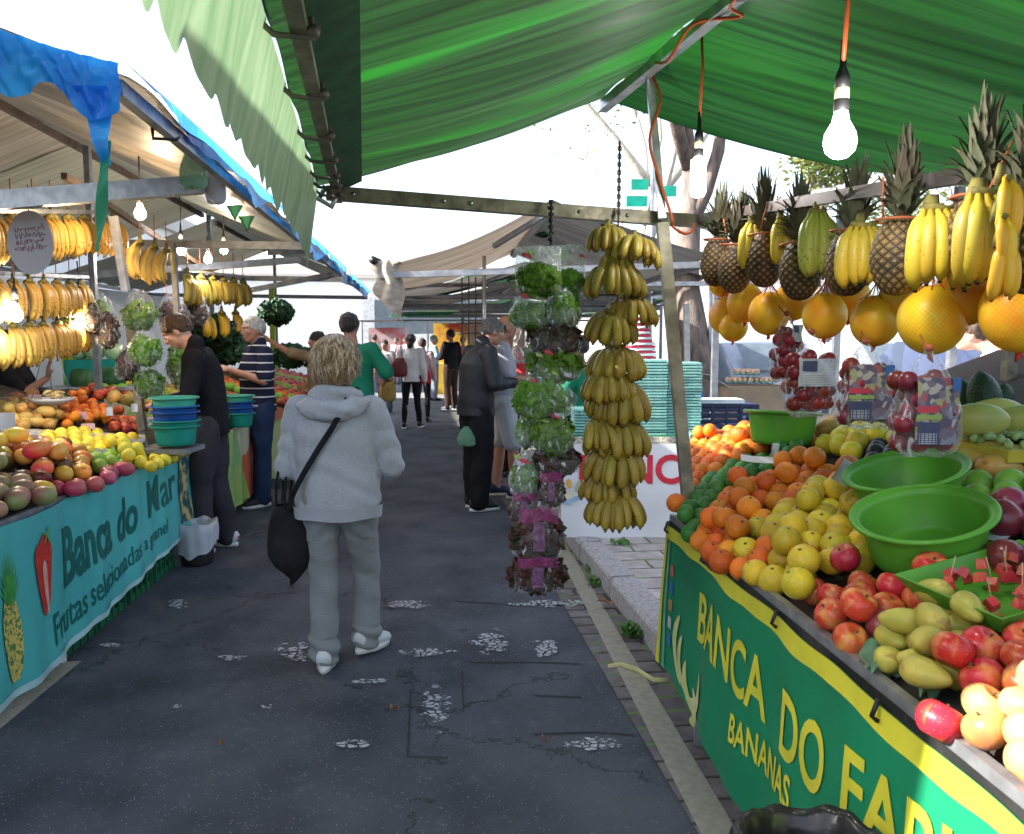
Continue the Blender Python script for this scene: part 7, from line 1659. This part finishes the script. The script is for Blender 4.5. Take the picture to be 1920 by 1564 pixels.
t = person('young man in black shirt and charcoal tracksuit trousers looking down at the left stall', f1, 1.79, radians(98), dict(head=(0,.20,1.555), neck=(0,.09,1.425), chest=(0,.035,1.27), shL=(-.175,.06,1.375), shR=(.175,.06,1.375),
    elR=(.25,.03,1.10), wrR=(.17,.27,1.06), elL=(-.24,.08,1.10), wrL=(-.12,.32,1.06), ankL=(-.11,.06,.085), ankR=(.09,-.07,.085), kneeL=(-.11,.06,.5), kneeR=(.10,.0,.5)), m_skin2, m_hbr, m_blk, 'sweater', m_chr, 'trousers', (m_rsh, m_wsol), head_rot=(-.62,0,.05), vox=.0075, hem=.83, legw=1.15, collar=True, handn=((0,0,1),(0,0,1)), feet_yaw=(.3,-.35), bulk=.95)
bb = MB(); bb.grid(lambda u, v: V3((-.0+.03*(u)+.0, .0, .0))+V3((0,0,(.007*(1-2*abs(u-.35)))*(v-.5)+.010*u*u)), 8, 2); bb.obj('printed_mark', mat('white_print', (.7,.7,.7)), t, True, (.125,-.125,.80), (0,0,.9))
f2 = G(490,945); f2.z = 0
t = person('grey haired man in navy polo with thin white stripes, hands clasped at the left stall', f2, 1.79, radians(128), dict(elR=(.265,.03,1.14), wrR=(.06,.27,1.22), elL=(-.26,.04,1.14), wrL=(-.05,.26,1.24), head=(0,.03,1.585), kneeL=(-.12,.02,.5), ankL=(-.13,.04,.085), ankR=(.13,-.04,.085)),
    m_skin, m_hgr, m_polo, 'tee', m_nav, 'trousers', (m_bsh, m_wsol), head_rot=(-.05,0,.1), vox=.0075, bulk=1.13, hem=.86, legw=1.1, handn=((-.3,.3,1),(.3,.3,1)), curl=.8, collar=True)
bb = MB(); bb.tube([V3((0,0,0))+V3((.030*cos(a), .0, .026*sin(a))) for a in [k*.5 for k in range(14)]], .007, 8); bb.ball((.0,-.0,.028), (.016,.012,.006), 10, 6); bb.obj('wristwatch', mat('watch_steel',(.6,.58,.5),rough=.3,metal=.8), t, True, (.10,.245,1.255), (0,0,.7))
f3 = G(662,905); f3.z = 0
person('man in green T-shirt seen from behind beyond the woman in grey', Vector((P(662,700,7.6).x, 7.6, 0)), 1.83, radians(-8), dict(elL=(-.30,.02,1.13), wrL=(-.2,.25,1.1), elR=(.33,.03,1.14), wrR=(.22,.25,1.1), head=(-.03,.02,1.585)), m_skin, m_hdk, m_gs, 'tee', m_nav, 'trousers', (m_bsh, m_wsol), vox=.009, bulk=1.12)
person('dark haired shopper stretching one arm out to point at the left stalls', Vector((P(598,700,9.6).x, 9.6, 0)), 1.68, radians(80), dict(shL=(-.175,.04,1.40), elL=(-.16,.32,1.46), wrL=(-.15,.57,1.60), elR=(.22,.0,1.1), wrR=(.16,.22,1.05)), m_skin, m_hdk, m_brt, 'tee', mat('green_apron',(.03,.10,.06)), 'trousers', (m_bsh, m_bsh), vox=.009, curl=.9, hem=.95)
f4 = G(893,955); f4.z = 0
t = person('man in black jacket and trousers leaning toward the hanging lettuce', f4, 1.80, radians(-62), dict(head=(0,.17,1.56), neck=(0,.07,1.43), chest=(0,.03,1.27), shL=(-.175,.04,1.375), shR=(.175,.04,1.375), elR=(.26,.06,1.12), wrR=(.10,.33,1.12), elL=(-.26,.05,1.12), wrL=(-.16,.30,1.12), ankL=(-.09,.02,.085), ankR=(.09,-.02,.085)),
    m_skin, m_hgd, m_blj, 'coat', m_bks, 'trousers', (m_bsh, m_wsol), head_rot=(-.3,0,-.15), vox=.0075, hem=.84, bulk=1.05, legw=1.25, wr=.009, handn=((0,0,1),(0,0,1)), curl=.7)
t = thing('plastic_bag', 'green plastic bag held low by the man in the black jacket', 'plastic bag', P(874,800,7.05)); film(.16,.17,.08,4,.3).obj('bag', m_pg2, t)
person('bald man in lilac T-shirt and pale shorts behind the man in the black jacket', Vector((P(938,900,7.85).x, 7.85, 0)), 1.84, radians(-78), dict(elR=(.26,.04,1.12), wrR=(.12,.30,1.10), elL=(-.26,.05,1.12), wrL=(-.1,.30,1.12), head=(0,.07,1.57), ankR=(.09,.12,.085), kneeR=(.1,.1,.5)), m_skin, m_hbr, m_lil, 'tee', m_short, 'shorts', (m_nsh, m_wsol), vox=.009, hairstyle='bald', hem=.84, bulk=1.1)
f = V3((P(772,800,14.3).x, 14.3, 0))
person('woman in white jacket and black leggings with wine red shoulder bag', f, 1.70, radians(-5), dict(ankL=(-.12,-.1,.085), kneeL=(-.11,.0,.5), ankR=(.13,.12,.085), elL=(-.25,.0,1.1), wrL=(-.22,.18,1.0)), m_skin, m_hdk, m_whj, 'jacket', m_bks, 'leggings', (m_bsh, m_wsol), vox=.010, hairstyle='bun', hem=.84)
m_wine = mat('wine_leather', (.18,.03,.04), rough=.4); m_yb = mat('tan_bag', (.50,.32,.08), rough=.5); m_rb = mat('red_cloth', (.50,.03,.04), rough=.7)
def small_bag(c, w_, h, m, label, strap=.25):
    t = thing('handbag', label, 'bag', c); bb = MB(); bb.lathe([(.001,0),(.4*w_,.01),(.5*w_,.2*h),(.46*w_,.7*h),(.3*w_,h),(.001,h)], 20, M=Matrix.Diagonal(V3((1,.45,1))), fn=lambda r,z,a,q:(r*(1+.06*sin(a*3+z*9)),z)); bb.obj('bag', m, t)
    bb = MB(); bb.tube([(-.25*w_,0,h*.9),(-.12*w_,0,h+strap),(.12*w_,0,h+strap),(.25*w_,0,h*.9)], .008, 6); bb.obj('strap', m, t); return t
small_bag(f+V3((-.20,-.16,.92)), .30, .34, m_wine, 'wine red shoulder bag of the woman in the white jacket', .22)
small_bag(f+V3((-.42,-.05,.48)), .30, .42, m_yb, 'tan yellow shopping bag carried low by the woman in white', .1)
f = V3((P(793,790,15.4).x, 15.4, 0)); person('companion in pinkish white top and dark leggings right of the woman in white', f, 1.62, 0, {}, m_skin, m_hbr, fab('pinkish_top', (.55,.42,.44)), 'jacket', m_bks, 'leggings', (m_bsh, m_bsh), vox=.012)
small_bag(f+V3((.02,-.22,.75)), .34, .26, m_rb, 'bright red bag of the companion in the pinkish top', .35)
person('grey haired man in light blue shirt and jeans far down the lane', V3((P(814,740,21).x, 21, 0)), 1.72, radians(-70), dict(elR=(.25,.04,1.12), wrR=(.12,.30,1.10)), m_skin, m_hgr, m_ltb, 'tee', m_jean, 'trousers', (m_bsh, m_bsh), vox=.013)
person('man dressed in black with white shoes far down the lane', V3((P(846,760,18).x, 18, 0)), 1.83, radians(50), dict(elL=(-.25,.04,1.12), wrL=(-.12,.28,1.10)), m_skin, m_hdk, m_blk, 'sweater', fab('dark_brown_trousers', (.05,.03,.025)), 'trousers', (m_ws, m_wsol), vox=.013)
person('shopper in off white clothes at the far left end of the lane', V3((P(703,700,24).x, 24, 0)), 1.78, radians(30), {}, m_skin, m_hbr, fab('off_white_shirt', (.55,.52,.46)), 'tee', m_jean, 'trousers', (m_bsh, m_bsh), vox=.015)
person('shopper in pale pink far away behind the woman in white', V3((P(744,700,29).x, 29, 0)), 1.7, radians(160), {}, m_skin, m_hbr, fab('pale_pink_shirt', (.60,.40,.40)), 'tee', m_jean, 'trousers', (m_bsh, m_bsh), vox=.015)
person('shopper in red partly hidden behind the bald man', V3((P(957,700,9.2).x, 9.2, 0)), 1.70, radians(120), dict(elR=(.25,.1,1.15), wrR=(.1,.3,1.15)), m_skin, m_hdk, fab('red_shirt', (.50,.05,.06)), 'tee', m_bks, 'trousers', (m_bsh, m_bsh), vox=.012)
person('vendor in black shirt raising a hand behind the left table', V3((P(22,700,6.7).x, 6.7, 0)), 1.66, radians(-80), dict(elR=(.26,.18,1.16), wrR=(.20,.36,1.30), elL=(-.25,.1,1.1), wrL=(-.15,.3,1.05)), m_skin, m_hbr, m_blk, 'tee', m_bks, 'trousers', (m_bsh, m_bsh), vox=.009, bulk=1.15, curl=.15, handn=((0,0,1),(.6,-.8,.2)), handdir=(None,(.15,.15,1)))
person('vendor in green shirt between the lettuce and banana columns', V3((P(1085,700,7.1).x, 7.1, 0)), 1.62, radians(70), dict(elL=(-.25,.1,1.12), wrL=(-.12,.33,1.05), elR=(.25,.1,1.1), wrR=(.15,.33,1.02)), m_skin3, m_hdk, m_gs, 'tee', m_bks, 'trousers', (m_bsh, m_bsh), vox=.010)
person('person in white shirt behind the avocados at the right picture edge', V3((P(1862,700,5.0).x, 5.0, .13)), 1.62, radians(60), dict(elR=(.26,.1,1.15), wrR=(.2,.32,1.2), head=(0,.14,1.55)), m_skin2, m_hbr, fab('white_shirt', (.62,.62,.68)), 'sweater', m_jean, 'trousers', (m_bsh, m_bsh), vox=.010, bulk=1.1)
for k, (px, d, hh, rz_, tc_, lc_, lab) in enumerate(((722,17.5,1.6,170,(.55,.50,.50),(.10,.10,.13),'shopper in pale top walking toward the camera left of the woman in white'),(868,23,1.7,10,(.45,.10,.10),(.05,.05,.06),'shopper in dark red beside the man in black far away'),
    (828,26,1.75,180,(.60,.58,.30),(.10,.12,.2),'shopper in pale yellow shirt far down the lane'),(735,36,1.7,0,(.30,.33,.5),(.06,.06,.08),'tiny shopper in blue at the very end of the lane'),(762,31,1.72,120,(.6,.55,.55),(.2,.2,.25),'tiny shopper in white at the very end of the lane'),(885,27,1.72,-60,(.5,.3,.2),(.05,.05,.07),'shopper in orange brown far behind the rod grid'))):
    person(lab, Vector((P(px,700,d).x, d, 0)), hh, radians(rz_), {}, m_skin, (m_hdk, m_hbr)[k%2], fab('far_top%d' % k, tc_), 'tee', fab('far_legs%d' % k, lc_), 'trousers', (m_bsh, m_bsh), vox=.015)
for o in list(COL.objects):
    if 's' in o.keys(): del o['s']
# ================================================================ TREES, CAR, SIGN
m_bark = mat('bark', (.20,.155,.13), (.09,.075,.07), rough=.95, nscale=5, ndet=8, stretch=(3,3,.8), bump=1, bscale=14)
m_barkl = mat('pale_bark', (.60,.55,.48), (.42,.38,.32), rough=.95, nscale=5, ndet=8, stretch=(3,3,.8), bump=1, bscale=14)
m_fol = [mat('foliage', (.11,.17,.04), (.06,.10,.025), rough=.6, nscale=3, transl=.45, rnd=.3), mat('foliage_yellow', (.26,.26,.08), (.14,.17,.05), rough=.6, nscale=3, transl=.45)]
def tree(label, base, h, r, seed, bark, spread=2.6, leaves=900, lean=(0,0), thick=None, fork=.35, crownz=.5):
    rr = random.Random(seed); t = thing('tree', label, 'tree', base, 0, 'trees behind the stalls'); bb = MB(); tips = []
    def branch(p, d, l, r0, depth):
        k = 5; pts = [p]; rad = [r0]; q = p; dd = d
        for i in range(k):
            dd = (dd+V3((rr.gauss(0,.12), rr.gauss(0,.12), .06))).normalized(); q = q+dd*l/k; pts.append(q); rad.append(r0*(1-.5*(i+1)/k))
        bb.tube(pts, rad, max(5, 11-2*depth))
        if depth < 4:
            for i in range(3 if depth < 3 else 2):
                nd = (dd+V3((rr.gauss(0,.6), rr.gauss(0,.6), rr.uniform(-.15,.5)))).normalized(); branch(pts[-1] if i else pts[-2], nd, l*rr.uniform(.55,.8), rad[-1]*.85, depth+1)
        if depth >= 2: tips.extend(pts[2:])
    branch(V3((0,0,-.1)), V3((lean[0],lean[1],1)).normalized(), h*fork, r, 0); bb.obj('trunk', bark, t)
    for g in range(2):
        cb = MB()
        for i in range(leaves):
            p = rr.choice(tips)+V3((rr.gauss(0,.22), rr.gauss(0,.22), rr.gauss(0,.2))); s = rr.uniform(.04,.10); u = V3((rr.gauss(0,1),rr.gauss(0,1),rr.gauss(0,.6))).normalized(); w_ = u.cross(V3((rr.gauss(0,1),rr.gauss(0,1),rr.gauss(0,1)))).normalized()
            cb.add([p-u*s, p+w_*s*.45, p+u*s, p-w_*s*.45], [(0,1,2,3)])
        cb.obj('crown', m_fol[g], t, False)
    return t
tree('thick dark tree trunk rising behind the tall pole and bulb', V3((P(1330,700,9.6).x, 9.6, .12)), 9, .23, 3, m_bark, leaves=1500, lean=(-.03,0), fork=.42)
tree('slender pale tree left of the banana column top', V3((P(1235,650,15).x, 15, .12)), 11, .16, 5, m_barkl, leaves=700, lean=(-.12,0), fork=.4)
tree('slender forked tree between beam and ridge of the green canopy', V3((P(1140,650,19).x, 19, .12)), 12, .15, 8, m_barkl, leaves=600, lean=(.06,0), fork=.4)
tree('leafy tree behind the pineapples', V3((P(1560,650,17).x, 17, .12)), 9, .2, 11, m_bark, leaves=2600, fork=.3)
tree('distant leafy tree at the far right', V3((P(1800,650,22).x, 22, .12)), 10, .22, 14, m_bark, leaves=2600, fork=.3)
# street sign
m_sg = mat('sign_green', (.01,.38,.27), rough=.35); c = P(1180,372,12.5)
t = thing('street_sign', 'pole with small bright green name plates above the banana column', 'sign', V3((c.x+.35, 12.5, .12)))
bb = MB(); bb.rod((0,0,0),(0,0,c.z+.35),.03); bb.obj('pole', m_alu, t)
for z, x, w_ in ((c.z-.05,-.24,.32),(c.z+.2,-.2,.26),(c.z+.1,.22,.28)): bb = MB(); bb.box((x,-.035,z-.12),(w_,.015,.16)); bb.obj('plate', m_sg, t, False)
# car
def car(label, c, rz, paintm):
    t = thing('parked_car', label, 'car', c, rz, 'cars parked behind the right stall'); prof = [(-2.1,.35),(-2.12,.62),(-2.0,.82),(-1.25,.92),(-.55,1.38),(.75,1.42),(1.45,.98),(2.0,.88),(2.1,.6),(2.08,.32)]
    def side(y, k): return [V3((x, y*(1-.12*max(0,(z-.9)/.5)), z)) for x, z in prof]
    bb = MB(); n = len(prof); rows = []
    for y in (-.84,-.80,-.4,0,.4,.80,.84): rows += [p if abs(y) > .82 else p+V3((0,0,.03*(1-abs(y)))) for p in side(y, 0)]
    bb.add(rows, [(i*n+j, i*n+j+1, (i+1)*n+j+1, (i+1)*n+j) for i in range(6) for j in range(n-1)]+[tuple(range(n-1,-1,-1)), tuple(6*n+j for j in range(n))]+[(i*n, (i+1)*n, (i+1)*n+n-1, i*n+n-1) for i in range(6)]); bb.obj('body', paintm, t, True)
    for s in (-1,1):
        bb = MB(); y = s*.815; q = [(-1.05,.95),(-.50,1.30),(.10,1.34),(.10,.95)]; bb.add([V3((x,y*(1-.12*(z-.9)/.5)+s*.012,z)) for x,z in q], [(0,1,2,3)]); q = [(.16,.95),(.16,1.34),(.70,1.34),(1.2,.97)]; bb.add([V3((x,y*(1-.12*(z-.9)/.5)+s*.012,z)) for x,z in q], [(0,1,2,3)]); bb.obj('side_window', m_win, t, False)
        for x in (-1.35,1.35):
            bb = MB(); bb.lathe([(.001,-.1),(.25,-.1),(.31,-.07),(.31,.07),(.25,.1),(.001,.1)], 24, (x,s*.74,.31), Euler((pi/2,0,0)).to_matrix()); w_ = bb.obj('wheel', m_black, t); bb = MB(); bb.lathe([(.001,-.01),(.19,-.01),(.19,.01),(.001,.02)], 16, (x,s*.845,.31), Euler((s*-pi/2,0,0)).to_matrix()); bb.obj('rim', m_alu, w_)
    bb = MB(); bb.add([(1.40,-.62,1.03),(1.40,.62,1.03),(.82,.55,1.40),(.82,-.55,1.40)], [(0,1,2,3)]); bb.v = [(x+.04, y, z+.02) for x, y, z in bb.v]; bb.obj('windscreen', m_win, t, False); bb = MB(); bb.add([(-1.23,-.62,1.0),(-1.23,.62,1.0),(-.65,.55,1.39),(-.65,-.55,1.39)], [(3,2,1,0)]); bb.obj('rear_window', m_win, t, False)
    for y in (-.6,.6): bb = MB(); bb.ball((2.02,y,.7),(.08,.16,.07),10,8); bb.obj('headlight', mat('headlight_lens',(.8,.8,.8),rough=.1), t)
    return t
m_cp = mat('blue_grey_paint', (.16,.19,.27), rough=.25, coat=1); m_cp2 = mat('silver_paint', (.5,.51,.53), rough=.25, coat=1, metal=.5); m_cp3 = mat('dark_blue_paint', (.03,.04,.09), rough=.25, coat=1)
car('blue grey car parked behind the cardboard box', V3((P(1405,650,13).x, 13, .13)), radians(100), m_cp)
car('silver car parked beyond the plum bags', V3((P(1640,650,12).x, 12, .13)), radians(95), m_cp2)
car('dark blue car parked behind the person in white', V3((P(1850,650,10).x, 10, .13)), radians(95), m_cp3)
# far market goods: colour at the end of the lane
for i, (px, d, c1, c2, lab) in enumerate(((860,24,(.62,.42,.04),(.45,.06,.05),'far stall with yellow side cloth and red goods'),(930,22,(.5,.45,.35),(.55,.1,.1),'far stall with red and cream goods beyond the rod grid'),(725,32,(.6,.45,.45),(.6,.15,.15),'far pale stall at the end of the lane'))):
    x = P(px,640,d).x; t = thing('market_stall', lab, 'stall', (x, d, 0), 0, 'far stalls at the end of the lane')
    bb = MB(); bb.box((0,0,.45),(1.6,1.0,.9)); bb.obj('table', mat('far_cloth%d' % i, c1), t, False); bb = MB(); bb.box((0,.5,1.5),(1.6,.05,1.2)); bb.obj('back_panel', mat('far_back%d' % i, c1, c2, nscale=3, ndet=2), t, False)
    bb = MB(); rr = random.Random(i); bb.box((0,0,2.35),(1.9,1.4,.05)); bb.obj('roof', m_gyt, t, False)
    for s in (-.85,.85): bb = MB(); bb.bar((s,-.6,0),(s,-.6,2.35),.05); bb.obj('post', m_gi, t, False)
    bb = MB(); bb.ball((0,0,0),.07,10,8); gm = bb.mesh('ball_fruit', mat('far_goods%d' % i, c2, rnd=1.5))
    for k in range(28): link('fruit', gm, t, (rr.uniform(-.7,.7), rr.uniform(-.4,.3), .95+rr.random()*.15))
scn.collection.children.link(COL)
